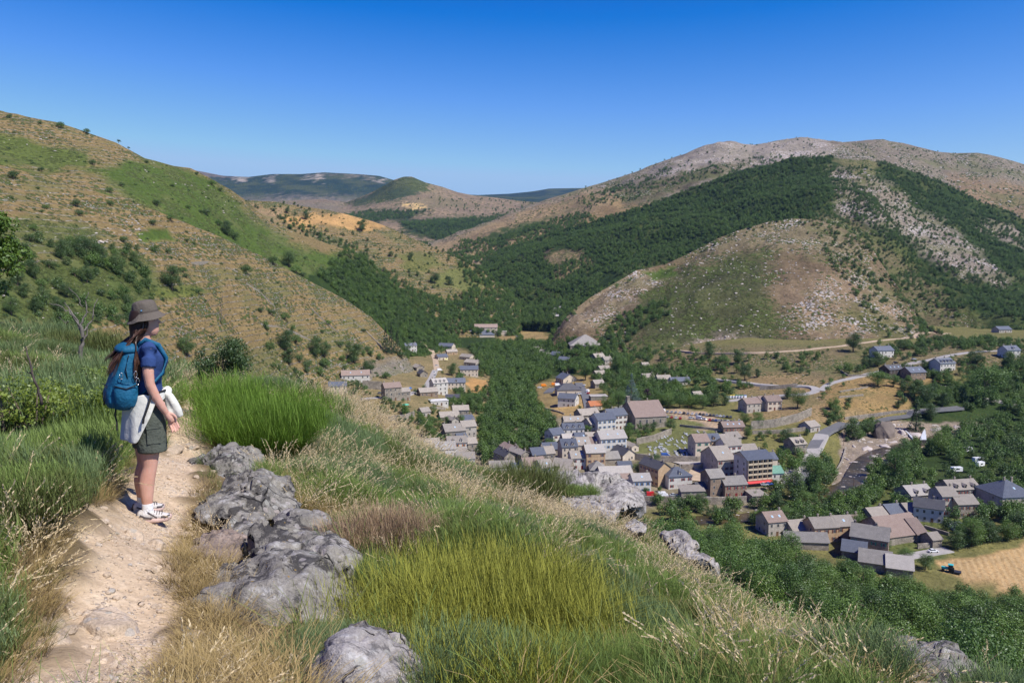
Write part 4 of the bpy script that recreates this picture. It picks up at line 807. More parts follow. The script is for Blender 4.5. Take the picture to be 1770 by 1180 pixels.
ME_sky = (lambda b: (b.box(-.5, .5, -.7, .7, 0, .07), b.box(-.42, .42, -.62, .62, .07, .085, 1), b.me('skylight', [M_wfr, simple('skylight_glass', (.35, .50, .62), .1, .1, 1, .8)])))(MB())[-1]
def dormer_me(rm, wm):
    b = MB(); b.box(-.75, .75, -.6, 2.2, -.3, 1.35, 0)
    b.add([(-.75, -.6, 1.35), (.75, -.6, 1.35), (0, -.6, 2.0)], [(0, 1, 2)], 0)
    b.add([(-.95, -.85, 1.25), (0, -.85, 2.12), (0, 2.6, 2.12), (-.95, 2.6, 1.25), (.95, -.85, 1.25), (.95, 2.6, 1.25)], [(0, 1, 2, 3), (1, 4, 5, 2)], 1)
    b.box(-.4, .4, -.64, -.6, .15, 1.2, 2); return b.me('dormer', [wm, rm, M_glass])
_dm = {}
def house(loc, w, dp, h, yaw, rk, wk, label, opts='', pitch=.62, shut=None, fl=2, nm='stone_house', cat='house', grp=None):
    """ridge along local x, front wall on -y; loc = middle of the foot of the front wall"""
    yw = R(yaw); e = empty(nm, loc, yw); tag(e, label, cat, grp)
    fl = max(1, fl); y0, y1 = 0, dp; ov = .45; rh = dp/2*pitch; rm, wm = ROOF[rk], WALL[wk]
    b = MB(); hip = 'H' in opts; flat = 'F' in opts; mono = 'M' in opts
    b.box(-w/2, w/2, y0, y1, -5, h)
    if not (hip or flat or mono):
        for sx in (-w/2, w/2): b.add([(sx, y0, h), (sx, y1, h), (sx, dp/2, h+rh)], [(0, 1, 2) if sx > 0 else (0, 2, 1)])
    b.me_ = b.me('wall', [wm]); link('wall', b.me_, e)
    r_ = MB(); th = .22
    if flat: r_.box(-w/2-.3, w/2+.3, y0-.3, y1+.3, h+.003, h+.3)
    elif hip:
        i = min(dp/2, w/2)*.95; V = []
        for dz in (0, th): V += [(-w/2-ov, y0-ov, h-.2+dz), (w/2+ov, y0-ov, h-.2+dz), (w/2+ov, y1+ov, h-.2+dz), (-w/2-ov, y1+ov, h-.2+dz), (-w/2+i, dp/2, h+rh+dz), (w/2-i+.01, dp/2, h+rh+dz)]
        r_.add(V, [(6, 7, 11, 10), (7, 8, 11), (8, 9, 10, 11), (9, 6, 10), (0, 4, 5, 1), (1, 5, 2), (2, 5, 4, 3), (3, 4, 0), (0, 1, 7, 6), (1, 2, 8, 7), (2, 3, 9, 8), (3, 0, 6, 9)])
    elif mono:
        V = [(sx, yy, zz+dz) for dz in (0, th) for sx, yy, zz in ((-w/2-ov, y0-ov, h+.02), (w/2+ov, y0-ov, h+.02), (w/2+ov, y1+.1, h+dp*.28), (-w/2-ov, y1+.1, h+dp*.28))]
        r_.add(V, [(3, 2, 1, 0), (4, 5, 6, 7), (0, 1, 5, 4), (1, 2, 6, 5), (2, 3, 7, 6), (3, 0, 4, 7)])
    else:
        n = max(4, int(w/1.6)); sag = min(.18, w*.008)
        for sgn in (0, 1):
            V = []
            for k in range(n+1):
                x = -w/2-ov+(w+2*ov)*k/n; dzz = -sag*math.sin(math.pi*k/n)+random.uniform(-.03, .03)
                ye = (y0-ov) if sgn == 0 else (y1+ov); ze = h-ov*pitch
                V += [(x, ye, ze), (x, dp/2, h+rh+dzz), (x, ye, ze+th), (x, dp/2, h+rh+th+dzz)]
            Fc = []
            for k in range(n):
                a, c = 4*k, 4*k+4
                q = [(a+2, c+2, c+3, a+3), (a, a+1, c+1, c), (a, c, c+2, a+2)]
                Fc += q if sgn == 0 else [tuple(reversed(z)) for z in q]
            Fc += [(0, 2, 3, 1), (4*n, 4*n+1, 4*n+3, 4*n+2)]
            r_.add(V, Fc)
    rf = link('roof', r_.me('roof', [rm]), e)
    def on_roof(x, t_): return (x, (y0-ov)+(dp/2-y0+ov)*t_, h-ov*pitch+(rh+ov*pitch)*t_+th)
    if not (flat or 'c' in opts):
        for sx in ([.82] if w < 11 else [-.86, .3] if random.random() < .5 else [.84, -.25]):
            x = sx*w/2 if not hip else sx*w*.2; link('chimney', ME_chim, rf, (x, dp/2+.1, h+rh-.1 if not mono else h+.5))
    nsk = opts.count('k'); an = math.atan(pitch)
    for k in range(nsk): x = (k-(nsk-1)/2)*w/(nsk+.6)+.3; link('skylight', ME_sky, rf, on_roof(x, .5), (an, 0, 0))
    nd = opts.count('D')
    if nd:
        key = (rk, wk); _dm.setdefault(key, None)
        if _dm[key] is None: _dm[key] = dormer_me(rm, wm)
        for k in range(nd): x = (k-(nd-1)/2)*w/(nd+.4); q = on_roof(x, .22); link('dormer', _dm[key], e, (q[0], q[1]+.2, q[2]-.35))
    if 'x' not in opts:
        n = max(1, min(6, int(w/3.1))); fh = h/fl
        for f in range(fl):
            z = f*fh+max(.55, (fh-1.5)*.45)
            for k in range(n):
                x = (k-(n-1)/2)*w/n+random.uniform(-.25, .25)
                if f == 0 and k == (n//2 if n > 1 else 0): link('door', ME_door[shut if shut else 'w'], e, (x, y0-.003, .05)); continue
                if random.random() < .1: continue
                o = link('window', ME_win, e, (x, y0-.003, z))
                if shut: link('shutters', ME_sh[shut], o)
        side = 1 if yaw < 0 else -1                      # the gable turned towards the viewer
        for f in range(fl):
            for yy in ((dp*.32, dp*.68) if dp > 7 else (dp*.5,)):
                if random.random() < .55: link('window', ME_win, e, (side*(w/2+.003), yy, f*fh+max(.55, (fh-1.5)*.45)), (0, 0, side*math.pi/2))
    return e
# x, y of the foot of the front wall, width in px of the photograph, floors, yaw ('g' = gable to the front), roof, wall, options, shutters, depth m, label
H_ = '''
615 662 38 2 12 b w kk - 10|long white house with brown roof above a high stone terrace
584 682 24 2 12 s c - - 8|small cream house with slate roof at the left end of the road
680 692 22 3 24 b g - - 9|tall grey stone house with brown roof beside the blue tarpaulin
701 692 13 2 24 t g c - 7|low grey annex joined to the tall stone house
711 607 15 2 25 s w DD - 7|white slate roofed house at the top of the dirt lane
769 603 20 1 -20 s c - - 9|cream bungalow with a blue slate roof at the wood edge
766 622 13 1 30 s c - - 8|small slate roofed house beside the yellow parasol
782 613 14 1 20 t o - - 7|low ochre house with tan roof below the cream bungalow
803 622 15 1 -35 t c c - 8|upper one of the stepped tan roofed houses
812 632 17 1 -35 t h - - 8|lower one of the stepped tan roofed houses
811 650 25 2 5 s c - - 9|beige house with blue slate roof above the golden plot
789 674 25 2 8 s c D - 9|slate roofed house with a front dormer gable above the garden net
727 641 14 1 g t g - - 9|grey gabled barn beside the dirt lane
733 652 13 1 g d g c - 8|slate gabled barn lower on the dirt lane
762 682 19 3 25 p w DDD - 9|tall white inn with pale dormered roof
742 685 24 1 22 t n - - 8|long low brown house left of the tall white inn
760 701 24 1 18 w w Fc - 7|flat white roofed dining terrace below the inn
783 695 20 1 5 d g Mc - 5|dark pergola roof right of the dining terrace
737 720 11 1 30 t h c - 7|half ruined stone barn with a white gable
778 729 26 1 15 t g c - 9|stone house with broad tan roof at the white garden path
797 724 22 2 10 t g - - 8|uppermost tan roofed house of the lower hamlet
811 734 15 1 28 s g - - 8|small slate roof with a stone gable in the lower hamlet
787 742 13 2 g t h - - 8|little gabled stone house with turquoise windows
788 762 28 2 20 t g k - 11|wide old stone house with an orange patched roof
812 762 19 3 20 t h - - 9|tall pale stone tower like house of the lower hamlet
800 766 13 1 24 s g c - 7|low slate roof squeezed between hamlet houses
791 783 27 2 12 t w DD o 9|white hamlet house with two dormers and orange shutters
817 784 13 2 20 t g - - 8|narrow stone house at the right edge of the hamlet
739 788 34 2 10 t w - - 9|long white house at the left end of the hamlet
771 795 28 2 12 p w k b 10|white house with big pale roof and blue shutters in the hamlet
795 791 11 1 -35 t g cx - 6|tiny stone outhouse below the orange shuttered house
745 799 27 1 10 b w D - 6|low front row house with a single dormer nearest the grassy slope
783 808 17 2 15 p w c - 7|small white house in the front row of the hamlet
805 812 26 2 8 t w - - 8|white house with a wide stone roof facing the terrace
819 826 14 1 12 w h Fcx - 8|stone terrace block with a white parapet above the river
792 826 18 1 20 t g - - 7|little stone house lowest in the hamlet
829 583 42 1 5 s c Hcx - 22|large hipped slate roof of the school in the wood
840 574 32 2 3 b c c - 12|long pinkish school wing behind the hipped slate roof
862 577 22 1 0 p c Fcx - 10|flat pale annex right of the school
928 610 13 1 -30 t c - - 9|first of the three stepped tan houses in the trees
939 615 13 1 -30 t c - - 9|second of the three stepped tan houses in the trees
950 621 13 1 -30 t c - - 9|third of the three stepped tan houses in the trees
961 619 15 1 -25 s h - - 9|left grey slate house in the trees
973 628 14 1 -25 s h - - 9|right grey slate house in the trees
1014 603 46 1 0 l g Hcx - 30|big pyramid roofed hall standing alone in the trees
1038 623 14 1 25 t g - - 9|stone house highest on the garden slope
1052 628 11 1 20 t h - - 8|tiny house right of the highest garden house
1047 644 15 1 20 t g - - 8|stone house in the middle of the garden slope
1040 653 14 1 25 t g - - 8|long grey house beside the meadow on the garden slope
1037 670 14 1 20 t g - - 8|old grey house lowest on the garden slope
985 661 26 1 g s c - - 11|beige gabled hall with solar slate roof by the works yard
984 681 34 1 5 d c Hx - 13|beige depot with a dark hipped roof on the works yard
979 703 24 2 -20 s w - - 9|white gabled house with solar panel roof above the meadow
1036 693 24 1 5 p g Fcx - 8|long grey garage with a flat pale roof by the street
1031 709 17 1 15 o c c - 8|small building with bright orange tiles by the street
1021 733 27 2 22 t g - - 10|big grey stone house at the top of the old quarter
1031 749 17 2 26 t h c r 9|narrow house with dark gable left of the white slate pair
1049 750 27 3 22 s w - b 10|white three storey house with slate roof and blue shutters
1069 742 26 3 22 s w - n 10|white slate roofed house right of the blue shuttered one
1125 741 46 2 14 b g x - 24|huge granite church hall with long brown roof
993 745 28 2 10 t g kk - 8|tan roofed house at the wood edge of the old quarter
992 758 30 2 8 s w DDD - 8|slate mansard house with three white dormers
966 768 17 2 28 s w - r 9|slate house with tall white gable at the wood edge
990 769 26 1 10 p w c - 8|broad pale roof in the heart of the old quarter
1010 768 22 1 14 s h k - 9|pale slate roofed house in the heart of the old quarter
1029 766 23 1 14 t g - - 8|stone house between slate roof and white facade
1061 785 38 3 14 p w kk b 11|large white facade with pale stone roof beside the cemetery
985 800 22 3 10 s c DD - 10|cream house with dark slate roof and dormers
1007 797 23 3 10 t c kk - 10|cream house with pale stone roof joined to the dormered one
1031 785 26 2 10 b w k - 9|white house with brown roof behind the ochre facade
1030 811 27 3 8 p o k n 10|ochre three storey facade with brown shutters above the rock
1006 811 30 2 8 t w kkk r 9|white house with three skylights and red shutters above the rock
956 786 25 1 14 s g cx - 9|long low barn with blue slate roof in the old quarter
893 796 19 2 g b w - r 12|white gabled house with one red window at the river
909 804 19 2 g t g - n 12|stone gabled house with a wooden loft door
881 807 20 2 g d g - - 11|grey gabled house with turquoise doors at the river
869 818 36 1 8 t g cx - 8|low stone outbuildings below the grey gabled house
900 822 22 1 12 s g c - 8|slate lean-to behind the broom bush
932 805 18 2 16 s g - - 9|stone house with half slate roof left of centre
949 803 18 2 16 t g - - 9|stone house with tan roof left of centre
926 825 30 2 18 b w D - 10|brown roofed house with a large dormer behind the broom
947 838 17 3 24 t w k b 9|tall white gable house with pale blue shutters behind the broom
969 816 24 1 -25 t g c - 9|house with two split stone roofs left of the rock
973 830 16 1 -30 t g cx - 9|dark gabled shed beside the rock outcrop
868 832 56 1 6 p g cx - 7|long pale shed roof just above the grassy crest
1034 823 22 1 0 l h Hcx - 10|low house with a grey pyramid roof behind the rock
1066 830 46 1 8 p h cx - 9|very long pale sheet roof behind the rock outcrop
1083 842 28 1 5 b c cx - 8|low pink roof right of the rock outcrop
1059 803 22 1 12 l g cx - 9|blocky stone annex with a grey roof
1088 796 27 1 g d c - r 11|cream chalet with dark gable roof and red shutters
1098 781 14 1 g t c c - 8|small gable behind the cream chalet
1082 818 19 1 8 s w - r 7|small white house with slate roof in the gardens
1148 840 27 3 g d o - r 13|ochre house with steep dark slate roof and white gable
1176 844 35 2 12 s w HkD r 10|broad white house with grey slate hipped roof
1110 852 26 2 8 p w k b 8|pale blue fronted house with whitish roof by the road
1214 791 21 3 10 b c - g 10|cream three storey house with green shutters by the cemetery
1234 789 20 3 10 s o D - 9|ochre house with slate roof joined to the green shuttered one
1248 772 27 1 16 t g c - 9|low grey house behind the ochre slate roofed one
1271 766 19 1 20 t h - - 8|white low house above the pale three storey block
1268 798 24 3 16 t w - r 10|white house with a stone roof behind the tall grey block
1255 824 26 3 16 t h k r 16|tall block with blank grey side wall left of the hotel
1297 788 22 1 10 t g cx - 8|low stone roof behind the hotel
1337 813 14 2 12 s c x - 8|slate roofed cream wing behind the hotel
1344 838 20 2 8 g w - - 8|white corner building with pale green roof right of the hotel
1219 856 22 1 10 d n cx - 7|low dark roofed shed by the river wall
1240 857 22 3 15 l n - - 9|brown stone house with rough slab roof by the river wall
1272 859 33 2 10 l n - r 9|brown stone house with rough slab roof and red windows
1198 861 34 1 5 t g Mcx - 5|long low roadside shelter roof
1314 869 27 1 6 t g Fcx - 9|flat roofed stone garage below the hotel
1269 747 31 1 8 b n kkk r 8|restaurant with brown roof and three skylights below the car park
1303 713 26 2 18 b h - - 9|left half of the twin farmhouse above the retaining wall
1322 709 13 2 16 b h c - 8|narrow middle part of the twin farmhouse
1339 709 25 2 12 b c - n 9|right half of the twin farmhouse with brown balcony
1208 690 12 1 20 t c cx - 6|little hut above the car park
1384 786 22 2 20 t g DD - 9|stone house with double dormer at the bridge road
1122 659 16 1 10 t h - - 8|small tan roofed house left of the garden hedge
1149 662 19 1 8 t h - - 8|small tan roofed house above the garden hedge
1177 666 27 1 6 s w - - 8|white bungalow with slate roof under the trees
1117 638 9 1 10 t h cx - 7|tiny roof glimpsed between garden trees
1531 619 30 2 15 s w - - 9|white villa with slate roofs highest on the terraces
1549 653 28 2 20 d k kkk - 9|dark timber villa with skylights
1587 658 30 2 18 s n kk - 10|brown villa with blue slate roof above the thicket
1638 642 30 2 18 s w DDDD - 10|white villa with four roof dormers
1752 619 24 2 10 s w D - 9|white slate house at the far right above the trees
1738 575 24 1 12 s h c - 9|slate roof high in the wood on the far right
1409 746 20 1 30 t h c - 8|little house with dark blue side wall at the road junction
1344 926 34 2 14 b h kk - 9|cottage with pinkish roof and two skylights
1388 929 36 1 14 t h - - 9|first stone cottage of the riverside row
1428 937 42 2 8 t o - n 9|middle ochre cottage of the riverside row
1461 934 34 2 8 t o k n 9|long ochre cottage with brown shutters in the riverside row
1480 921 26 1 10 b g - - 9|last cottage of the riverside row nearest the monastery
1395 950 70 1 -6 l g cx - 8|rough sagging slab roofs in front of the riverside row
1501 957 52 2 -28 l n - g 11|large brown stone monastery house with green shutters
1568 938 76 1 18 b g cx - 17|great barn like chapel with wide brown roof
1594 936 20 1 14 b g cx - 13|porch wing of the great brown roofed chapel
1523 906 30 1 16 t g - - 9|stone roofed house behind the great chapel
1552 900 28 1 14 s h - - 9|blue slate roof behind the great chapel
1583 898 26 1 14 t g c - 9|tan roofed shed behind the great chapel
1604 902 40 2 -28 d w - - 9|slate roofed house with a bright white gable
1594 878 44 2 14 p g DD - 10|stone house with pale dormered roof near the campsite
1669 868 54 2 10 t g DDD r 10|long stone house with three little dormers
1641 892 28 3 6 t h - r 9|three storey stone house with red shutters on the right
1673 895 36 2 6 t g - n 9|stone house joined right of the three storey one
1762 882 64 2 8 s h Hk - 16|big modern house with hipped slate roof at the right edge
1620 946 18 1 14 t g cx - 6|small stone hut at the farmyard gate
1475 968 34 1 -26 s g cx - 9|bluish slate roof rising above the nearest trees
1512 988 46 1 -24 l g cx - 10|rough slab roof rising above the nearest trees
1555 998 38 1 -22 p g cx - 10|whitish roof rising above the nearest trees
'''
HS = []
for ln in H_.strip().splitlines():
    a, lb = ln.split('|'); x, y, wpx, fl, yaw, rk, wk, op, sh, dp = a.split(); x, y, wpx, fl, dp = float(x), float(y), float(wpx), int(fl), float(dp)*1.22
    p = at(x, y); op = '' if op == '-' else op; sh = None if sh == '-' else sh; wm_ = wpx/F*p.y
    h = fl*3.15+.5
    if yaw == 'g': L = dp; dp = wm_*1.05; ya = -62+random.uniform(-5, 5); w_ = L
    else: ya = float(yaw); w_ = wm_/max(.75, math.cos(R(ya)))*(1.24 if x < 1300 else 1.06)
    th = R(ya)
    if yaw == 'g':   # gable (local +x) faces the viewer: put the middle of the gable foot on the point
        c = Vector((math.cos(th), math.sin(th), 0)); q = Vector((-math.sin(th), math.cos(th), 0)); loc = p-c*(w_/2)-q*(dp/2)
    else: loc = p
    HS.append((loc.x-math.sin(th)*dp/2, loc.y+math.cos(th)*dp/2, max(w_, dp)))
    special = 'church' in lb
    e = house(loc, w_, dp, h*(1.25 if special else 1), ya, rk, wk, lb, op, .72 if rk == 'd' and yaw == 'g' else .58, sh, fl, 'church' if special else 'school' if 'school' in lb else 'shed' if ('shed' in lb or 'garage' in lb or 'barn' in lb) else 'stone_house', 'church' if special else 'school' if 'school' in lb else 'shed' if ('shed' in lb or 'garage' in lb) else 'house')
    if special:
        b = MB(); b.box(-w_/2-.6, -w_/2+1.4, dp/2-1.3, dp/2+1.3, h*1.25+dp*.29-2, h*1.25+dp*.29+3.2); b.box(-w_/2-.9, -w_/2+1.7, dp/2-1.6, dp/2+1.6, h*1.25+dp*.29+3.2, h*1.25+dp*.29+3.5)
        link('bell_gable', b.me('bell_gable', [WALL['g']]), e)
        for k in range(4):
            link('window', ME_win, e, (-w_/2+w_*(k+.7)/4.6, -.003, h*.55), None, (1.3, 1, 2.0))
        link('door', ME_door['w'], e, (-w_/2-.003, dp*.5, .1), (0, 0, -math.pi/2), (2.0, 1, 1.6))

# the hotel
def hotel():
    p = at(1311, 838); e = empty('hotel', p, R(16)); tag(e, 'five storey hotel with slate roof, balconies and a red awning', 'hotel')
    W, D, Hh = 15.5, 13, 15.0
    b = MB(); b.box(-W/2, W/2, 0, D, -5, Hh)
    for sx in (-W/2, W/2): b.add([(sx, 0, Hh), (sx, D, Hh), (sx, D/2, Hh+2.6)], [(0, 1, 2) if sx > 0 else (0, 2, 1)])
    link('wall', b.me('wall', [WALL['c']]), e)
    g = MB(); g.box(-W/2-.06, -W/2-.003, .3, D-.3, -4, Hh-.2); link('side_wall', g.me('side_wall', [WALL['w']]), e)
    r_ = MB()
    for s in (0, 1):
        ye = -1.6 if s == 0 else D+.5; ze = Hh-.6 if s == 0 else Hh-.2
        V = [(-W/2-.6, ye, ze), (W/2+.6, ye, ze), (W/2+.6, D/2, Hh+2.8), (-W/2-.6, D/2, Hh+2.8)]; V += [(x, y, z+.25) for x, y, z in V]
        Fc = [(3, 2, 1, 0), (4, 5, 6, 7), (0, 1, 5, 4), (1, 2, 6, 5), (3, 0, 4, 7)]; r_.add(V, Fc if s == 0 else [tuple(reversed(f)) for f in Fc])
    rf = link('roof', r_.me('roof', [ROOF['s']]), e); link('chimney', ME_chim, rf, (W*.3, D*.6, Hh+2.4))
    mb = simple('balcony_cream', (.55, .46, .33), .8, .15)
    bm_ = MB(); bm_.box(-1.42, 1.42, -1.5, 0, -.12, 0); bm_.box(-1.42, 1.42, -1.5, -1.42, 0, .95); bm_.box(-1.45, -1.33, -1.5, 0, 0, 2.7); bm_.box(1.33, 1.45, -1.5, 0, 0, 2.7); bme = bm_.me('balcony', [mb])
    dw = MB(); dw.box(-.8, .8, -.05, 0, 0, 2.1, 0); dw.box(-.72, .72, -.06, -.05, .05, 2.02, 1); dwm = dw.me('balcony_door', [M_wfr, M_glass])
    for f in range(4):
        for k in range(5):
            x = (k-2)*3.0; z = 3.3+f*2.85
            q = link('balcony', bme, e, (x, -.003, z)); link('balcony_door', dwm, e, (x, -.003, z+.02))
    for f in range(4):
        for yy in (2.5, 8.5): link('window', ME_win, e, (-W/2-.063, yy, 2.0+f*3.0), (0, 0, -math.pi/2), (1.2, 1, 1.1))
    aw = MB(); V = [(-W/2-.4, -3.2, 2.35), (W/2+.4, -3.2, 2.35), (W/2+.4, -.1, 3.1), (-W/2-.4, -.1, 3.1)]; V += [(x, y, z-.35 if y < -1 else z-.08) for x, y, z in V]
    aw.add(V, [(0, 1, 2, 3), (7, 6, 5, 4), (0, 4, 5, 1), (1, 5, 6, 2), (3, 7, 4, 0)]); link('awning', aw.me('awning', [simple('red_awning', (.62, .07, .07), .7, .15)]), e)
    tr = MB(); tr.box(-W/2-1, W/2+6, -6, 0, -5, -.6); tr.box(-W/2-1, W/2+6, -6, -5.7, -.6, .3); link('terrace', tr.me('terrace', [WALL['g']]), e)
    for k in range(5): link('window', ME_win, e, ((k-2)*2.9, -.003, .4), None, (1.8, 1, 1.1))
    return e
hotel(); q_ = at(1311, 838); HS.append((q_.x, q_.y+6, 18))

# ---------------------------------------------------------------- roads, paths, river
M_road = simple('asphalt', (.135, .135, .14), .9, .12, .5, .2); M_roadl = simple('worn_asphalt', (.33, .31, .29), .9, .12, .5, .2); M_track = simple('dirt_track', (.42, .32, .22), .95, .15, .4)
def ribbon(name, pts, width, m, up=.22, kind='structure', smooth=3):
    W_ = [at(*q[:2]) for q in pts]; L_ = []
    for a, b_ in zip(W_[:-1], W_[1:]):
        n = max(2, int((b_-a).length/3))
        for k in range(n): L_.append(a.lerp(b_, k/n))
    L_.append(W_[-1])
    for _ in range(6): L_ = [L_[0]]+[(L_[i-1]+L_[i]*2+L_[i+1])/4 for i in range(1, len(L_)-1)]+[L_[-1]]
    V = []; 
    for i, p in enumerate(L_):
        t_ = L_[min(i+1, len(L_)-1)]-L_[max(i-1, 0)]; t_.z = 0; t_.normalize(); n_ = Vector((t_.y, -t_.x, 0))
        zz = []
        for s in (-.5, 0, .5): q = p+n_*width*s; zz.append(dropnear(q.x, q.y, p.z, 9))
        z = max(zz) if max(zz)-min(zz) < 4 else zz[1]
        zl = z+up
        for s in (-.5, .5): q = p+n_*width*s; V.append((q.x, q.y, zl))
        for s in (.5, -.5): q = p+n_*(width+1.2)*s; V.append((q.x, q.y, zl-1.6))
    Fc = []
    for i in range(len(L_)-1):
        a, c = 4*i, 4*i+4; Fc += [(a, a+1, c+1, c), (a+1, a+2, c+2, c+1), (a+3, a, c, c+3)]
    o = link(name, mesh(name, V, [tuple(reversed(f)) for f in Fc], [m])); tag(o, kind=kind); return o
ribbon('river_road', [(1375, 850), (1395, 800), (1408, 770), (1425, 750), (1450, 738), (1480, 727), (1520, 722), (1560, 718), (1610, 711), (1660, 706)], 7, M_road)
ribbon('bridge_road', [(1340, 835), (1372, 812), (1398, 795), (1410, 775), (1420, 755)], 8, M_roadl, .3)
ribbon('hairpin_road', [(1255, 693), (1300, 688), (1350, 684), (1390, 682), (1412, 678), (1412, 670), (1390, 667), (1350, 668), (1310, 665), (1270, 660), (1235, 655)], 6.5, M_roadl)
ribbon('villa_road', [(1418, 676), (1432, 664), (1470, 654), (1510, 645), (1545, 636), (1580, 627), (1612, 622), (1655, 612), (1700, 607), (1740, 606)], 5.5, M_roadl)
ribbon('upper_road', [(1170, 606), (1200, 610), (1250, 611), (1300, 611), (1350, 608), (1400, 604), (1450, 599), (1490, 593), (1530, 588), (1580, 583), (1640, 576)], 5.5, M_track)
ribbon('village_street', [(1000, 662), (1008, 675), (1014, 690), (1018, 705), (1014, 718), (1006, 726)], 7, M_road)
ribbon('works_yard', [(944, 676), (960, 674)], 26, M_road)
ribbon('church_road', [(1068, 706), (1090, 700), (1112, 698), (1135, 697)], 9, M_roadl)
ribbon('riverside_street', [(1096, 858), (1130, 859), (1180, 860), (1230, 862)], 7, M_road, .3)
ribbon('lane', [(755, 640), (752, 620), (745, 605), (725, 592)], 6, M_track)
ribbon('hamlet_road', [(620, 690), (650, 688), (700, 685), (735, 672), (745, 655), (752, 640)], 5.5, M_roadl)
ribbon('hillside_road', [(962, 548), (957, 540), (962, 533), (970, 530)], 8, M_roadl, .5)
ribbon('school_drive', [(885, 568), (893, 578), (900, 585)], 6, M_roadl)
ribbon('farm_road', [(1540, 968), (1570, 962), (1600, 956), (1640, 950)], 6, M_roadl)
ribbon('right_road', [(1725, 885), (1740, 893), (1760, 900), (1790, 905)], 6, M_roadl)
ribbon('far_right_road', [(1700, 690), (1740, 697), (1780, 703)], 6, M_roadl, .4)
ribbon('quay_terrace', [(1180, 806), (1200, 800), (1228, 796)], 18, simple('gravel_yard', (.36, .33, .30), .95, .1), .4)
ribbon('sandy_yard', [(1204, 832), (1212, 815), (1222, 803)], 13, M_track, .35)
# water
def water_mat():
    t = NT('river_water'); g = t.geo(); n = t.noise(g, .6, 5, .6); c = t.ramp(t.noise(g, .08, 3), [(.35, (.035, .03, .012)), (.65, (.09, .065, .025))])
    w_ = t.step(n, .62, .72); c = t.mix(t.math('MULTIPLY', w_, .6), c, (.6, .6, .58)); return t.pbr(c, .35, t.bump(n, .6, .1), .25)
M_water = water_mat()
ribbon('river', [(1690, 742), (1640, 752), (1600, 765), (1560, 772), (1520, 782), (1490, 800), (1480, 822), (1470, 838), (1440, 850), (1400, 872), (1340, 888), (1280, 897), (1200, 900)], 11, M_water, .35)
M_foam = simple('falling_water', (.55, .57, .58), .4, .1, 3, .4, bump=.6)
def fall(px0, py0, px1, py1, w0, w1, label):
    a = at(px0, py0)+Vector((0, 0, 1.4)); b_ = at(px1, py1)+Vector((0, -2, .5)); mb = MB(); n = 8; V = []
    for k in range(n+1):
        t_ = k/n; c = a.lerp(b_, t_); c.z = a.z+(b_.z-a.z)*t_**1.3; w = w0+(w1-w0)*t_
        for s in (-1, -.5, 0, .5, 1): V.append((c.x+s*w/2, c.y+random.uniform(-.2, .2), c.z+random.uniform(-.15, .15)))
    for k in range(n):
        for j in range(4): mb.f.append((k*5+j, (k+1)*5+j, (k+1)*5+j+1, k*5+j+1)); mb.m.append(0)
    mb.v = V; V2 = [(x, y+.5, z-.4) for x, y, z in V]; base = len(V); mb.v = V+V2; mb.f += [tuple(i+base for i in reversed(f)) for f in mb.f]; mb.m = [0]*len(mb.f)
    o = link('waterfall', mb.me('waterfall', [M_foam], True)); tag(o, label, 'waterfall')
fall(1565, 747, 1577, 759, .6, 1.4, 'thin left branch of the white waterfall'); fall(1598, 745, 1593, 760, .9, 4.5, 'wide fan shaped right branch of the white waterfall')
M_slab = simple('river_granite', (.46, .40, .36), .85, .25, .3, .2, bump=.4)
for i, (x, y, w, hh) in enumerate([(1585, 752, 34, 4), (1560, 748, 26, 5), (1625, 742, 44, 3.5), (1658, 738, 30, 3), (1530, 772, 26, 3), (1500, 775, 22, 2.6), (1512, 790, 26, 2.4), (1478, 800, 22, 2.4), (1490, 812, 20, 2), (1470, 826, 26, 2.5), (1495, 832, 20, 2.5), (1452, 842, 18, 2), (1545, 764, 20, 2.5)]):
    p = at(x, y); o = link('river_boulder', rock_mesh('river_boulder', 700+i, 3, .8, .35, [M_slab]), None, p+Vector((0, 0, -hh*.2)), (0, 0, i*1.3), (w_at(p, w)/2, w_at(p, w)/2.6, hh*.8))
    tag(o, 'smooth pale granite slab in the river gorge', 'boulder', 'granite slabs in the river gorge')
p = at(1533, 758); tag(link('gorge_cliff', rock_mesh('gorge_cliff', 741, 5, 1, .5, [simple('dark_cliff', (.16, .13, .11), .9, .35, .4, .2, bump=.8)], 12), None, p+Vector((0, 6, 1)), (0, 0, .4), (9.5, 7, 11)), 'dark grass topped cliff beside the waterfall', 'cliff')

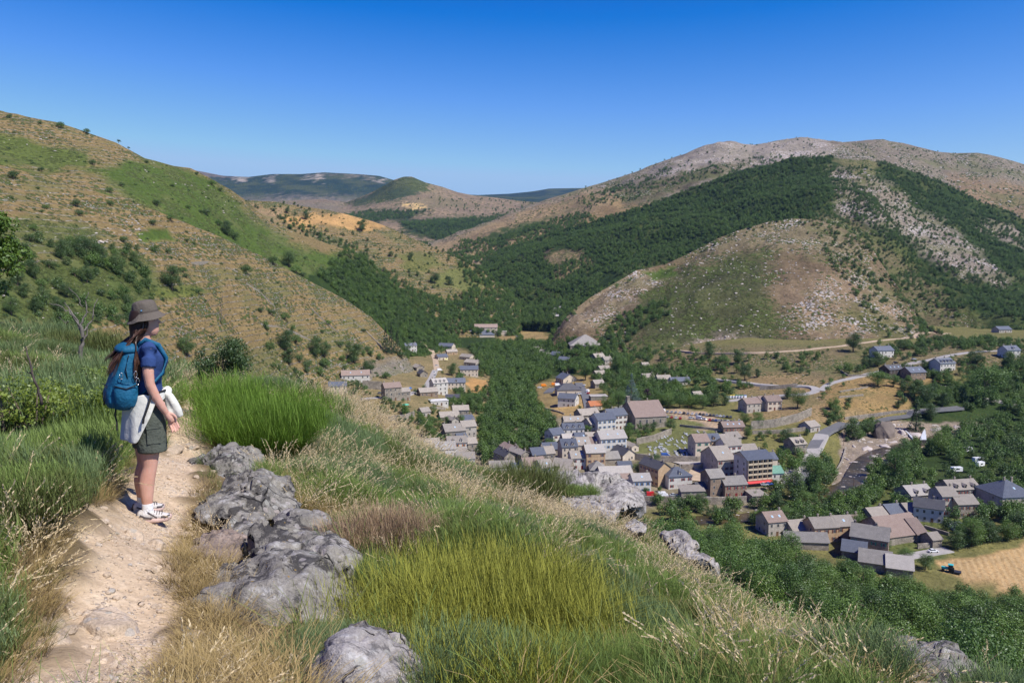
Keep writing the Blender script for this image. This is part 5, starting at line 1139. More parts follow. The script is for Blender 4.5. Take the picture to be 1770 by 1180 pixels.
# ---------------------------------------------------------------- stone walls
def wallrun(pts, h, label, th=.7, m=None, grp=None):
    W_ = [at(*q) for q in pts]; V = []; Fc = []; L_ = []
    for a, b_ in zip(W_[:-1], W_[1:]):
        n = max(2, int((b_-a).length/3)); L_ += [a.lerp(b_, k/n) for k in range(n)]
    L_.append(W_[-1]); tops = [l.z+h for l in L_]
    for _ in range(4): tops = [tops[0]]+[(tops[i-1]+tops[i]*2+tops[i+1])/4 for i in range(1, len(tops)-1)]+[tops[-1]]
    for i, p in enumerate(L_):
        t_ = L_[min(i+1, len(L_)-1)]-L_[max(i-1, 0)]; t_.z = 0; t_.normalize(); n_ = Vector((t_.y, -t_.x, 0))*th/2; z = tops[i]+random.uniform(-.08, .08)
        V += [(p.x-n_.x, p.y-n_.y, p.z-4), (p.x-n_.x, p.y-n_.y, z), (p.x+n_.x, p.y+n_.y, z), (p.x+n_.x, p.y+n_.y, p.z-4)]
    for i in range(len(L_)-1):
        a, c = 4*i, 4*i+4; Fc += [(a, a+1, c+1, c), (a+1, a+2, c+2, c+1), (a+2, a+3, c+3, c+2)]
    n = 4*(len(L_)-1); Fc += [(0, 3, 2, 1), (n, n+1, n+2, n+3)]
    o = link('stone_wall', mesh('stone_wall', V, Fc, [m or WALL['g']])); tag(o, label, 'wall', grp)
for pts, h, lb in [([(627, 672), (660, 674)], 7, 'high stone terrace wall below the long white house'), ([(668, 728), (700, 726), (716, 720)], 4, 'garden terrace wall below the green parasol'), ([(560, 694), (600, 692), (640, 692)], 1.2, 'low roadside wall on the left'),
        ([(1100, 768), (1130, 762), (1160, 750)], 4, 'retaining wall below the church yard'), ([(1175, 737), (1215, 741), (1255, 746)], 1.6, 'wall along the top of the cemetery'), ([(1060, 790), (1130, 798), (1205, 800), (1226, 797)], 4.0, 'long wall along the bottom of the cemetery'),
        ([(1178, 812), (1205, 812), (1226, 808)], 3.5, 'wall of the gravel terrace'), ([(1298, 742), (1340, 738), (1380, 728), (1402, 718)], 5.5, 'long retaining wall left of the road junction'), ([(1300, 750), (1350, 749), (1392, 744)], 2.5, 'lower retaining wall with a pale coping'),
        ([(1290, 870), (1240, 872), (1180, 872), (1120, 870), (1085, 868)], 4.0, 'grey river wall below the roadside houses'), ([(1313, 674), (1345, 672), (1378, 669)], 3, 'terrace wall above the hairpin road'), ([(1460, 725), (1500, 720), (1545, 714), (1580, 711)], 1.8, 'parapet wall above the river road'),
        ([(1450, 640), (1466, 650), (1500, 650)], 1.2, 'dry stone wall on the terraces below the upper road'), ([(1450, 688), (1492, 684)], 1.4, 'broken terrace wall on the dry slope'), ([(1452, 678), (1500, 670)], 1.2, 'upper broken terrace wall on the dry slope'),
        ([(1462, 776), (1455, 800), (1442, 822)], 1.6, 'low wall along the mill channel'), ([(1586, 948), (1622, 944)], 2.2, 'pale farmyard wall beside the road'), ([(1598, 912), (1640, 925)], 1.4, 'garden wall behind the chapel'), ([(1560, 722), (1610, 714), (1650, 709)], .9, 'roadside parapet nearest the waterfall'),
        ([(1340, 900), (1380, 880), (1420, 868)], 1.2, 'low wall along the river shallows'), ([(925, 702), (965, 712), (975, 716)], 1.0, 'dark garden wall below the solar roofed house'), ([(1380, 845), (1412, 820)], 1.0, 'parapet of the bridge road'),
        ([(744, 706), (770, 708)], 2.0, 'terrace wall below the dining terrace'), ([(1008, 732), (975, 740)], 1.4, 'wall at the edge of the dry meadow')]:
    wallrun(pts, h, lb)
M_drys = simple('dry_stones', (.25, .22, .18), .95, .35, 1.5, .1, bump=.6)
for pts, lb in [([(425, 490), (450, 505), (475, 530)], 'dry stone wall running down the terraces'), ([(330, 455), (360, 452), (410, 470)], 'dry stone wall high on the terraces'), ([(540, 535), (560, 555), (585, 575)], 'lowest dry stone wall on the spur'), ([(450, 560), (500, 570), (540, 590)], 'dry stone wall across the lower spur'),
        ([(600, 548), (630, 570), (660, 600)], 'dry stone wall along the spur crest')]: wallrun(pts, .8, lb, .9, M_drys)

# ---------------------------------------------------------------- vehicles
def carpaint(n, c): return simple(n, c, .25, .04, 1, .6)
PAINT = {'white': carpaint('white_paint', (.8, .8, .8)), 'silver': carpaint('silver_paint', (.42, .44, .46)), 'black': carpaint('black_paint', (.02, .02, .023)), 'grey': carpaint('grey_paint', (.12, .125, .13)), 'red': carpaint('red_paint', (.5, .02, .025)), 'blue': carpaint('blue_paint', (.04, .10, .32)), 'orange': carpaint('orange_paint', (.8, .25, .02))}
M_tyre = simple('tyre', (.02, .02, .02), .9, .1); 
def prof(pts, hw, nm, m, inset=0):
    V = [(x, -hw+inset*t_, z) for x, z, t_ in pts]+[(x, hw-inset*t_, z) for x, z, t_ in pts]; n = len(pts)
    Fc = [tuple(range(n)), tuple(range(2*n-1, n-1, -1))]+[((i+1) % n, i, n+i, n+(i+1) % n) for i in range(n)]
    return mesh(nm, V, Fc, [m])
ME_w = MB().tube([(0, -.1, 0), (0, .1, 0)], .31, 12).me('wheel', [M_tyre])
CARB = {}
def car(loc, rz, colour, label, kind='car', grp=None):
    nm = 'parked_van' if kind == 'van' else 'parked_car'; e = empty(nm, loc, rz); tag(e, label, kind, grp)
    key = (kind, colour)
    if key not in CARB:
        if kind == 'van':
            body = [(-2.6, .3, 0), (-2.65, 2.2, .7), (-2.4, 2.35, 1), (1.2, 2.35, 1), (1.75, 1.35, .2), (2.5, 1.1, .1), (2.6, .35, 0)]; gl = [(.75, 1.4, .3), (1.15, 2.2, .9), (1.35, 2.15, .9), (1.78, 1.4, .3)]; hw = .98
        else:
            body = [(-2.05, .3, 0), (-2.1, .85, 0), (-1.85, .95, .3), (-.9, .98, .3), (.85, .95, .3), (1.9, .78, .3), (2.1, .6, 0), (2.1, .3, 0)]; gl = [(-1.75, .94, .0), (-1.25, 1.42, 1), (.15, 1.45, 1), (1.0, .94, 0)]; hw = .87
        CARB[key] = (prof(body, hw, 'body', PAINT[colour], .12), prof(gl, hw-(.06 if kind == 'car' else -.02), 'window_glass', M_glass, .16), MB().box(-1.2, .1, -.62, .62, 1.425, 1.46).me('roof', [PAINT[colour]]) if kind == 'car' else None)
    bo, g_, rf = CARB[key]; link('body', bo, e); link('window_glass', g_, e)
    if rf: link('roof', rf, e)
    for x in (-1.35, 1.35):
        for y in (-.8, .8): link('wheel', ME_w, e, (x*(1.25 if kind == 'van' else 1), y, .31))
    return e
cols = ['white', 'silver', 'silver', 'black', 'grey', 'white', 'blue', 'red', 'grey', 'silver']
def parkrow(x0, y0, x1, y1, n, rot, seq, where):
    cnt = {}
    for k in range(n):
        t_ = k/(n-1); x, y = x0+(x1-x0)*t_, y0+(y1-y0)*t_; p = at(x, y); c = seq[k % len(seq)]
        if c == '-': continue
        kind = 'van' if c.startswith('V') else 'car'; c = c.lstrip('V'); p.z = dropnear(p.x, p.y, p.z, 6)+.12
        car(p, rot+random.uniform(-.05, .05), c, '%s %s parked in %s' % (c, kind, where), kind, '%s %ss in %s' % (c, kind, where))
parkrow(1147, 712, 1204, 717, 9, 1.2, ['Vwhite', 'silver', 'silver', 'silver', 'white', 'black', 'silver', 'white', 'silver'], 'the back row of the village car park')
parkrow(1210, 717, 1263, 722, 10, 1.2, ['black', 'grey', 'silver', 'black', 'grey', 'silver', 'white', 'silver', 'black', 'grey'], 'the back row on the right of the car park')
parkrow(1146, 721, 1176, 724, 5, 1.25, ['red', 'silver', 'red', 'white', 'red'], 'the middle row on the left of the car park')
parkrow(1227, 727, 1269, 730, 9, 1.2, ['red', 'grey', 'blue', 'silver', 'black', 'grey', 'white', 'black', 'grey'], 'the front row of the car park')
for x, y, r_, c, k, lb in [(1195, 724, .1, 'silver', 'car', 'single silver car standing alone in the car park'), (1209, 725, -.9, 'white', 'van', 'large white van in the middle of the car park'), (1217, 726, -.9, 'white', 'car', 'white car beside the large white van'), (1278, 729, 1.2, 'white', 'car', 'white car at the right end of the car park'),
        (1126, 858, .05, 'red', 'van', 'red van by the roadside trees'), (1146, 858, .05, 'white', 'van', 'white van on the riverside street'), (1165, 858, .05, 'silver', 'car', 'silver car on the riverside street'), (1150, 790, .1, 'blue', 'van', 'dark blue van in front of the cemetery wall'), (1321, 849, .1, 'silver', 'car', 'silver car on the hotel garage roof'), (1329, 848, .1, 'blue', 'car', 'blue car on the hotel garage roof'),
        (1017, 681, 1.2, 'red', 'car', 'red car on the village street'), (1022, 686, 1.1, 'white', 'car', 'white car below the red one on the village street'), (1010, 667, 1.2, 'white', 'car', 'white car at the top of the village street'), (1002, 672, .9, 'black', 'car', 'black car by the depot'), (1001, 682, .1, 'white', 'car', 'white car at the foot of the depot'), (1021, 700, .9, 'black', 'car', 'black car in front of the orange tiled building'), (1016, 678, 1.2, 'white', 'van', 'white van above the red car'), (964, 667, .2, 'white', 'van', 'white van in the works yard'),
        (940, 668, .2, 'orange', 'van', 'orange works truck at the far side of the yard'), (958, 666, .1, 'orange', 'van', 'orange works truck beside the hedge'), (933, 671, .2, 'white', 'car', 'white car beside the orange trucks'), (751, 645, 1.3, 'white', 'car', 'first white car in the line on the hamlet road'), (752, 650, 1.3, 'silver', 'car', 'middle car in the line on the hamlet road'), (752, 656, 1.3, 'black', 'car', 'lowest car in the line on the hamlet road'), (760, 641, .3, 'white', 'van', 'white camper van below the sandy bank'), (755, 633, .4, 'silver', 'car', 'silver car on the sandy bank'), (795, 636, .2, 'silver', 'car', 'silver car beside the beige slate house'), (794, 675, .4, 'silver', 'car', 'silver car below the house with the front gable'), (657, 681, .1, 'grey', 'car', 'grey car on the road below the stone terrace'),
        (1548, 628, .2, 'black', 'car', 'black car beside the highest villa'), (1580, 622, .2, 'silver', 'car', 'silver car on the villa road'), (1541, 634, .3, 'blue', 'car', 'blue car below the highest villa'), (1613, 955, .1, 'white', 'car', 'white car on the farm road'), (1760, 694, .3, 'silver', 'car', 'silver car on the far right road'), (1757, 890, -.4, 'white', 'car', 'white car by the hipped roof house'), (1372, 812, .6, 'silver', 'car', 'silver car on the bridge road'), (1207, 692, .1, 'white', 'car', 'white car in front of the little hut')]:
    p = at(x, y); p.z = dropnear(p.x, p.y, p.z, 6)+(.35 if 'garage roof' not in lb else 3.4); car(p, r_, c, lb, k)
# caravans of the campsite
cv = MB(); cv.box(-2.6, 2.6, -1.1, 1.1, .5, 2.4); cvb = cv.me('body', [PAINT['white']]); cw = MB().box(-.9, .9, -1.14, -1.1, 1.3, 1.9).me('window', [M_glass])
for x, y, r_, lb in [(1670, 757, .3, 'white caravan roof nearest the river slabs'), (1690, 800, .2, 'white caravan under the campsite trees'), (1693, 808, .5, 'second white caravan under the campsite trees'), (1672, 782, .4, 'white caravan between the trees above the campsite lane'), (1653, 817, .1, 'white camper at the lower edge of the campsite')]:
    p = at(x, y); p.z = dropnear(p.x, p.y, p.z, 6)+.6; e = empty('caravan', p, r_); e.scale = (1.15, 1.15, 1.2); tag(e, lb, 'caravan'); link('body', cvb, e); link('window', cw, e); [link('wheel', ME_w, e, (0, s, .31)) for s in (-1, 1)]
# bins beside the white road
for i, (x, c) in enumerate(zip(range(1258, 1290, 5), ['yellow', 'yellow', 'yellow', 'green', 'green', 'green', 'blue'])):
    mm = {'yellow': (.6, .45, .05), 'green': (.05, .22, .12), 'blue': (.1, .2, .4)}[c]; p = at(x, 688); p.z += .2
    b = MB(); b.box(-.7, .7, -.6, .6, 0, 1.5, 0); e = empty('recycling_bin', p, .1); e.scale = (1.35, 1.35, 1.35); tag(e, '%s topped recycling container above the car park road' % c, 'bin', '%s recycling containers above the car park' % c)
    link('body', b.me('body', [PAINT['white']]), e); link('lid', MB().box(-.75, .75, -.65, .65, 1.5, 1.72).me('lid', [simple('lid_'+c, mm, .5, .1)]), e)
# cemetery graves
M_gr = simple('grave_stone', (.42, .43, .45), .5, .2, 2, .4); gm = MB(); gm.box(-.5, .5, -1.1, 1.1, 0, .45); gmb = gm.me('slab', [M_gr]); hs_ = MB(); hs_.box(-.48, .48, 1.1, 1.28, 0, 1.35); hsm = hs_.me('headstone', [M_gr])
gr_ = np.random.default_rng(12); ng = 0
while ng < 90:
    x, y = gr_.uniform(1115, 1250), gr_.uniform(744, 790)
    if poly_sd(np.array([x]), np.array([y]), [(1110, 782), (1128, 765), (1160, 748), (1178, 742), (1245, 750), (1240, 760), (1205, 775), (1195, 790), (1130, 792)])[0] < 1: continue
    p = at(x, y); e = empty('grave', p, .25+(math.pi/2 if gr_.random() < .3 else 0)+gr_.uniform(-.06, .06)); s = gr_.uniform(.65, 1.1); e.scale = (s, s, s)
    tag(e, 'pale stone grave in the sloping cemetery below the car park', 'grave', 'graves of the cemetery'); link('slab', gmb, e); link('headstone', hsm, e); ng += 1
# parasols, tarpaulin, pond, hay field tractor
def parasol(px, py, col, lb, r=2.2):
    p = at(px, py); e = empty('parasol', p, 0); tag(e, lb, 'parasol'); b = MB(); n = 8; V = [(0, 0, 2.9)]+[(math.cos(6.283*k/n)*r, math.sin(6.283*k/n)*r, 2.2) for k in range(n)]+[(math.cos(6.283*k/n)*r, math.sin(6.283*k/n)*r, 2.05) for k in range(n)]
    b.add(V, [(0, k+1, (k+1) % n+1) for k in range(n)]+[(k+1, k+1+n, (k+1) % n+1+n, (k+1) % n+1) for k in range(n)]); link('canopy', b.me('canopy', [simple('canopy', col, .8, .08)]), e); link('pole', MB().tube([(0, 0, 0), (0, 0, 2.85)], .04).me('pole', [M_iron]), e)
parasol(701, 704, (.10, .45, .30), 'green garden parasol on the terrace left of the hamlet', 2.8); parasol(771, 624, (.75, .72, .2), 'yellow parasol beside the slate roofed house', 2); parasol(1593, 896, (.8, .8, .8), 'white parasol in front of the great chapel roof', 2.5); parasol(754, 604, (.1, .5, .35), 'green parasol at the wood edge')
def tarp(px, py, w, col, lb, h=2.4):
    p = at(px, py); e = empty('tarpaulin', p, .3); tag(e, lb, 'tarpaulin'); b = MB(); V = [(x*w/2, y*w/3, h+(.5 if (x*y > 0) else 0)) for x, y in ((-1, -1), (1, -1), (1, 1), (-1, 1))]; V += [(a, b_, c-.05) for a, b_, c in V]
    b.add(V, [(0, 1, 2, 3), (7, 6, 5, 4), (0, 4, 5, 1), (1, 5, 6, 2), (2, 6, 7, 3), (3, 7, 4, 0)]); link('sheet', b.me('sheet', [simple('tarp', col, .5, .1)]), e)
    for x, y in ((-1, -1), (1, -1), (1, 1), (-1, 1)): link('pole', MB().tube([(x*w/2*.95, y*w/3*.95, -.5), (x*w/2*.95, y*w/3*.95, h)], .05).me('pole', [M_iron]), e)
tarp(704, 676, 7, (.02, .16, .5), 'bright blue tarpaulin between the grey houses'); tarp(1303, 706, 9, (.85, .85, .85), 'white awning sheet below the twin farmhouse'); tarp(1255, 847, 6, (.7, .72, .78), 'pale awning between the brown stone houses')
def tractor():
    p = at(1640, 988); e = empty('tractor', p+Vector((0, 0, .1)), 2.6); e.scale = (1.3, 1.3, 1.3); tag(e, 'turquoise tractor at the edge of the harvested field', 'tractor')
    mt = simple('turquoise_paint', (.05, .42, .42), .4, .1); link('hood', MB().box(.2, 2.1, -.4, .4, .7, 1.45).me('hood', [mt]), e); c = link('cab', MB().box(-1.1, .2, -.65, .65, .8, 2.3).me('cab', [M_glass]), e); link('cab_roof', MB().box(-1.2, .3, -.72, .72, 2.3, 2.45).me('cab_roof', [mt]), e)
    for x, y, s in ((-.7, .85, 2.5), (-.7, -.85, 2.5), (1.6, .7, 1.5), (1.6, -.7, 1.5)): link('wheel', ME_w, e, (x, y, .31*s), None, (s, 1.6, s))
    link('plough', MB().box(-3.4, -1.3, -1.1, 1.1, .35, .6).me('plough', [M_iron]), e)
tractor()
p = at(1668, 912); o = link('pond', MB().tube([p+Vector((0, 0, -.5)), p+Vector((0, 0, .25))], 1.0, 20).me('pond', [simple('pond_tarp', (.12, .15, .19), .3, .3, 1, .5)])); 
me_ = o.data
for v in me_.vertices: v.co.x = p.x+(v.co.x-p.x)*7; v.co.y = p.y+(v.co.y-p.y)*9
tag(o, 'dark round pond cover in the garden behind the chapel', 'pond')
# utility poles
for x, y in [(1243, 640), (1237, 648), (1458, 770), (1003, 790), (1120, 790), (1475, 850), (1190, 720)]:
    p = at(x, y); e = empty('utility_pole', p); tag(e, 'thin wooden utility pole among the village gardens', 'pole', 'utility poles of the village'); link('post', MB().tube([(0, 0, -.5), (0, 0, 8)], [.14, .09]).me('post', [M_wood]), e); link('crossarm', MB().box(-.7, .7, -.05, .05, 7.4, 7.5).me('crossarm', [M_wood]), e)
# ================================================================ near hillside: boulders
def lichen_mat(name, base=(.245, .228, .198), white=.75, dark=.85):
    t = NT(name); o = t.geo(); n = t.noise(o, 2.6, 8, .7); n2 = t.noise(o, 14, 6, .7); n3 = t.noise(o, 55, 4, .7); nb = t.noise(o, 1.1, 3)
    c = t.ramp(n, [(.25, tuple(x*.55 for x in base)), (.5, base), (.75, tuple(x*1.5 for x in base))])
    c = t.mix(t.math('MULTIPLY', t.math('MULTIPLY', t.step(n2, .52, .62), t.step(n, .40, .62)), white), c, (.50, .49, .48))
    dk = t.math('MULTIPLY', t.step(t.noise(t.n('Mapping', Vector=o, Location=(7, 3, 1)).outputs[0], 4.0, 8, .75), .50, .57), dark); c = t.mix(dk, c, (.035, .033, .035))
    v = t.n('TexVoronoi', Vector=o, Scale=11.0, Randomness=1.0); ro = t.math('MULTIPLY', t.step(v.outputs['Distance'], .34, .26), t.step(nb, .46, .54)); c = t.mix(t.math('MULTIPLY', ro, .7), c, t.ramp(v.outputs['Color'], [(0, (.30, .24, .22)), (.5, (.42, .40, .38)), (1, (.25, .27, .20))]))
    sp = t.math('MULTIPLY', t.step(t.noise(o, 22, 2), .72, .76), .8); c = t.mix(sp, c, (.35, .22, .05))
    c = t.mix(.6, c, t.ramp(n3, [(.3, (.55, .55, .55)), (.7, (1.35, 1.35, 1.35))]), 'MULTIPLY')
    w = t.n('TexVoronoi', Vector=t.n('Mapping', Vector=t.mix(.25, o, t.n('TexNoise', Vector=o, Scale=2.0, Detail=4.0).outputs['Color'], 'ADD'), Rotation=(.5, .5, .3), Scale=(1, 2.6, 1)).outputs[0], Scale=1.5, _feature='DISTANCE_TO_EDGE').outputs[0]
    cr = t.math('MULTIPLY', t.step(w, .014, .0), t.step(nb, .5, .6)); c = t.mix(t.math('MULTIPLY', cr, .8), c, (.04, .036, .03))
    h = t.math('ADD', t.math('MULTIPLY', n2, 1.0), t.math('ADD', t.math('MULTIPLY', n3, .3), t.math('MULTIPLY', cr, -1.2)))
    return t.pbr(c, .9, t.bump(h, 1.0, .03), .2)
M_lich = lichen_mat('lichen_granite'); M_lichp = lichen_mat('pale_lichen_granite', (.33, .305, .285), .75, .6); M_path = lichen_mat('path_stone', (.52, .41, .30), .35, .06)
def hullrock(name, pts, label, m, cuts=26, amp=.05, extra=0, seed=0, big=1.14):
    bm = bmesh.new(); r_ = random.Random(seed)
    W_ = [P(*q) for q in pts]
    c = sum(W_, Vector())/len(W_)
    for q in W_: bm.verts.new(q)
    g = bmesh.ops.convex_hull(bm, input=bm.verts)
    bmesh.ops.delete(bm, geom=[x for x in g['geom_interior']+g['geom_unused'] if isinstance(x, bmesh.types.BMVert)], context='VERTS')
    size = max((a.co-c).length for a in bm.verts); tgt = size/cuts
    for _ in range(7):
        long_ = [e for e in bm.edges if e.calc_length() > tgt*1.6]
        if not long_: break
        bmesh.ops.subdivide_edges(bm, edges=long_, cuts=1, use_grid_fill=True); bmesh.ops.triangulate(bm, faces=bm.faces[:])
    bmesh.ops.smooth_vert(bm, verts=bm.verts[:], factor=.5, use_axis_x=True, use_axis_y=True, use_axis_z=True)
    pl = [(Vector((r_.gauss(0, 1), r_.gauss(-.4, 1), r_.gauss(.4, .8))).normalized(), r_.uniform(.62, .86)) for _ in range(9)]
    for v in bm.verts:
        q = v.co-c; v.co = c+q*(big if 'bottom edge' not in label else 1.45)
    for d_, h_ in pl:
        mx = max((v.co-c).dot(d_) for v in bm.verts)
        for v in bm.verts:
            e_ = (v.co-c).dot(d_)-mx*h_
            if e_ > 0: v.co -= d_*e_*.6
    bm.normal_update(); co = np.array([tuple(v.co) for v in bm.verts]); nn = [v.normal.copy() for v in bm.verts]
    d = (fbm(co[:, 0]/(size*.7), co[:, 1]/(size*.7), co[:, 2]/(size*.7), seed, 6)-.5)*2*amp*size*2.2
    rid = np.abs(fbm(co[:, 0]/(size*.5), co[:, 1]/(size*.6), co[:, 2]/(size*.3), seed+5, 3)-.5); d -= np.clip(.03-rid, 0, 1)*size*amp*30; d += (fbm(co[:, 0]/(size*.13), co[:, 1]/(size*.13), co[:, 2]/(size*.13), seed+9, 4)-.5)*size*.06
    rr_ = np.random.default_rng(seed+100); sd_ = co[rr_.integers(0, len(co), 34)]+rr_.normal(size=(34, 3))*size*.05; gd_ = rr_.normal(size=(34, 3)); gd_ /= np.linalg.norm(gd_, axis=1)[:, None]
    wco = co+(np.stack([fbm(co[:, 0]/(size*.3), co[:, 1]/(size*.3), co[:, 2]/(size*.3), seed+k, 3) for k in (40, 41, 42)], 1)-.5)*size*.25
    ii = ((wco[:, None]-sd_[None])**2).sum(-1).argmin(1); rel = co-sd_[ii]; d += size*(rr_.random(34)[ii]-.5)*.07+(rel*gd_[ii]).sum(1)*.20
    for v, n_, q in zip(bm.verts, nn, d): v.co += n_*q-c
    me = bpy.data.meshes.new(name); bm.to_mesh(me); bm.free(); me.materials.append(m); me.polygons.foreach_set('use_smooth', np.ones(len(me.polygons), bool))
    o = link(name, me, None, c); tag(o, label, 'boulder'); return o
hullrock('boulder', [(338, 1085, 4.55), (372, 1035, 4.6), (412, 990, 4.9), (470, 925, 5.6), (560, 905, 6.0), (610, 945, 5.7), (652, 1010, 5.2), (650, 1045, 4.9), (600, 1092, 4.4), (520, 1080, 4.15), (460, 1112, 4.15), (385, 1105, 4.25), (500, 1000, 4.5), (560, 960, 5.0), (640, 990, 5.6), (420, 1130, 4.9), (600, 1140, 4.9)], 'largest grey lichen covered boulder beside the path', M_lich, 40, .05, seed=3, big=1.30)
hullrock('boulder', [(412, 965, 5.3), (430, 940, 5.5), (470, 905, 5.9), (520, 888, 6.3), (560, 893, 6.4), (572, 925, 6.0), (520, 945, 5.3), (440, 985, 5.0), (480, 1000, 5.4), (560, 960, 6.2)], 'flat topped upper slab resting on the largest boulder', M_lich, 30, .05, seed=9, big=1.12)
hullrock('boulder', [(335, 890, 6.9), (365, 862, 7.0), (405, 835, 7.5), (460, 815, 8.0), (492, 825, 7.9), (512, 870, 7.4), (470, 905, 6.6), (420, 912, 6.3), (350, 915, 6.4), (430, 850, 6.9), (460, 930, 7.3)], 'grey boulder with dark lichen in the middle of the roadside row', M_lich, 30, .05, seed=15, big=1.14)
hullrock('boulder', [(335, 800, 8.9), (365, 775, 9.2), (405, 765, 9.7), (440, 780, 9.5), (455, 820, 8.9), (430, 850, 8.2), (380, 850, 7.9), (345, 825, 8.4), (395, 800, 8.2), (400, 870, 8.8)], 'farthest grey boulder of the row beside the path', M_lich, 24, .06, seed=22)
hullrock('boulder', [(380, 905, 6.2), (410, 888, 6.5), (455, 890, 6.5), (462, 915, 6.2), (430, 940, 5.8), (385, 930, 5.9), (425, 950, 6.2)], 'small dark boulder tucked under the middle boulder', M_lich, 18, .06, seed=31)
hullrock('boulder', [(325, 950, 5.6), (355, 925, 5.9), (400, 915, 6.0), (425, 935, 5.8), (410, 970, 5.3), (350, 980, 5.1), (380, 1000, 5.6)], 'low brownish boulder in the dry grass', lichen_mat('brown_lichen', (.27, .21, .17), .3, .5), 18, .06, seed=37)
hullrock('boulder', [(520, 1200, 3.05), (545, 1130, 3.2), (590, 1095, 3.45), (650, 1080, 3.6), (695, 1105, 3.5), (735, 1170, 3.2), (720, 1240, 2.95), (600, 1160, 2.9), (560, 1280, 2.85), (680, 1300, 3.0), (620, 1250, 3.5)], 'pale lichen covered boulder at the bottom edge', M_lichp, 30, .05, seed=44)
hullrock('boulder', [(585, 1070, 4.5), (610, 1035, 4.9), (650, 1030, 5.0), (668, 1060, 4.8), (650, 1090, 4.5), (600, 1095, 4.3), (630, 1110, 4.7)], 'small whitish stone right below the largest boulder', M_lichp, 18, .06, seed=49)
hullrock('boulder', [(455, 1120, 4.05), (475, 1100, 4.2), (500, 1105, 4.2), (505, 1125, 4.0), (470, 1135, 3.9), (480, 1150, 4.1)], 'small grey stone in the grass below the largest boulder', M_lichp, 16, .06, seed=52)
hullrock('boulder', [(470, 890, 6.7), (500, 878, 7.0), (540, 880, 7.0), (530, 900, 6.7), (480, 905, 6.4), (500, 930, 6.7)], 'narrow pale slab wedged between the upper boulders', M_lichp, 18, .05, seed=56)
hullrock('boulder', [(1528, 1135, 5.9), (1560, 1105, 6.1), (1620, 1115, 5.9), (1680, 1140, 5.5), (1725, 1185, 5.1), (1640, 1210, 4.8), (1560, 1190, 5.1), (1600, 1150, 5.2), (1620, 1260, 5.5), (1740, 1240, 5.0)], 'long grey boulder at the lower right corner', M_lich, 30, .05, seed=61)
hullrock('rock_outcrop', [(950, 850, 24), (968, 812, 26), (1010, 806, 27), (1065, 822, 26), (1112, 845, 25), (1122, 870, 24), (1100, 885, 24), (1040, 880, 23.5), (970, 875, 23.5), (1020, 900, 26), (1090, 900, 26)], 'big pale granite outcrop on the brow above the village', M_lichp, 40, .07, seed=71)
hullrock('rock_outcrop', [(962, 868, 23), (985, 855, 23.6), (1040, 862, 23.6), (1085, 880, 23), (1090, 895, 22), (1040, 905, 21), (985, 895, 21.5), (1030, 930, 22.5)], 'smooth whitish rock sheet in front of the big outcrop', M_lichp, 30, .05, seed=77)
hullrock('boulder', [(1080, 905, 21.5), (1100, 896, 22), (1120, 905, 21.6), (1118, 918, 21), (1090, 918, 20.8), (1100, 930, 21.4)], 'small white rock on the brow right of the outcrop', M_lichp, 14, .06, seed=81)
hullrock('boulder', [(1148, 925, 19.5), (1170, 918, 20), (1200, 945, 18.5), (1232, 975, 17), (1240, 990, 16), (1200, 975, 16.5), (1160, 945, 18), (1200, 1010, 17.5)], 'long thin rock along the crest of the brow', M_lichp, 20, .06, seed=85)
GS = []
def flatstone(px, py, wpx, hpx, lb, seed, m=None, thick=.07, grp=None):
    p = at_near(px, py); w = wpx/F*p.y; dd = hpx/F*p.y*2.2
    o = link('path_stone', rock_mesh('path_stone', seed, 4, 1.0, .4, [m or M_path]), None, p-Vector((0, 0, thick*.25)), (random.uniform(-.06, .06), random.uniform(-.06, .06), random.uniform(0, 6)), (w/2, dd/2, thick)); tag(o, lb, 'stone', grp); return o
for q in [(188, 1083, 135, 52, 'large white slab across the path in front', 500, .13), (95, 1100, 80, 22, 'thin grey slab at the left edge of the path', 501, .06), (300, 778, 70, 12, 'flat pale slab behind the shoes on the path', 502, .07), (325, 772, 40, 9, 'flat slab at the far bend of the path', 503, .06), (232, 928, 50, 15, 'long pale stone ridge in the path below the shoes', 504, .08), (268, 945, 44, 18, 'round topped pale stone right of the stone ridge', 505, .07),
        (270, 990, 16, 11, 'small brown stone on the right path edge', 506, .06), (262, 967, 15, 10, 'small white stone beside the right path edge', 507, .05), (285, 905, 26, 9, 'small slab right of the shoes', 508, .05), (245, 893, 30, 8, 'thin slab under the heel of the shoe', 509, .02), (174, 1053, 14, 8, 'small brown stone on the path before the white slab', 510, .04), (118, 1057, 18, 9, 'white stone at the left path edge', 511, .05), (205, 925, 12, 7, 'little white stone left on the path', 512, .04), (62, 1178, 22, 10, 'grey stone at the lower left corner of the path', 513, .05)]:
    flatstone(q[0], q[1], q[2], q[3], q[4], q[5], None, q[6])
gr2 = np.random.default_rng(31)
for k in range(46):
    t_ = gr2.random()*(len(path_xy)-1.001); i_ = int(t_); f_ = t_-i_; c_ = path_xy[i_]*(1-f_)+path_xy[i_+1]*f_; sd_ = (-1)**k*(.12+.26*gr2.random()); x_, y_ = c_[0]+sd_, c_[1]
    z_ = near_bvh.ray_cast(Vector((x_, y_, 5)), Vector((0, 0, -1)))[0].z; s_ = .02+.045*gr2.random()**2
    tag(link('path_stone', GS[k % 4] if k > 3 else GS.append(rock_mesh('path_stone', 520+k, 3, .7, .4, [M_path])) or GS[k], None, (x_, y_, z_), (0, 0, gr2.random()*6), (s_*1.4, s_, s_*.8)), 'loose pale stone lying on the dirt path', 'stone', 'loose stones on the path')
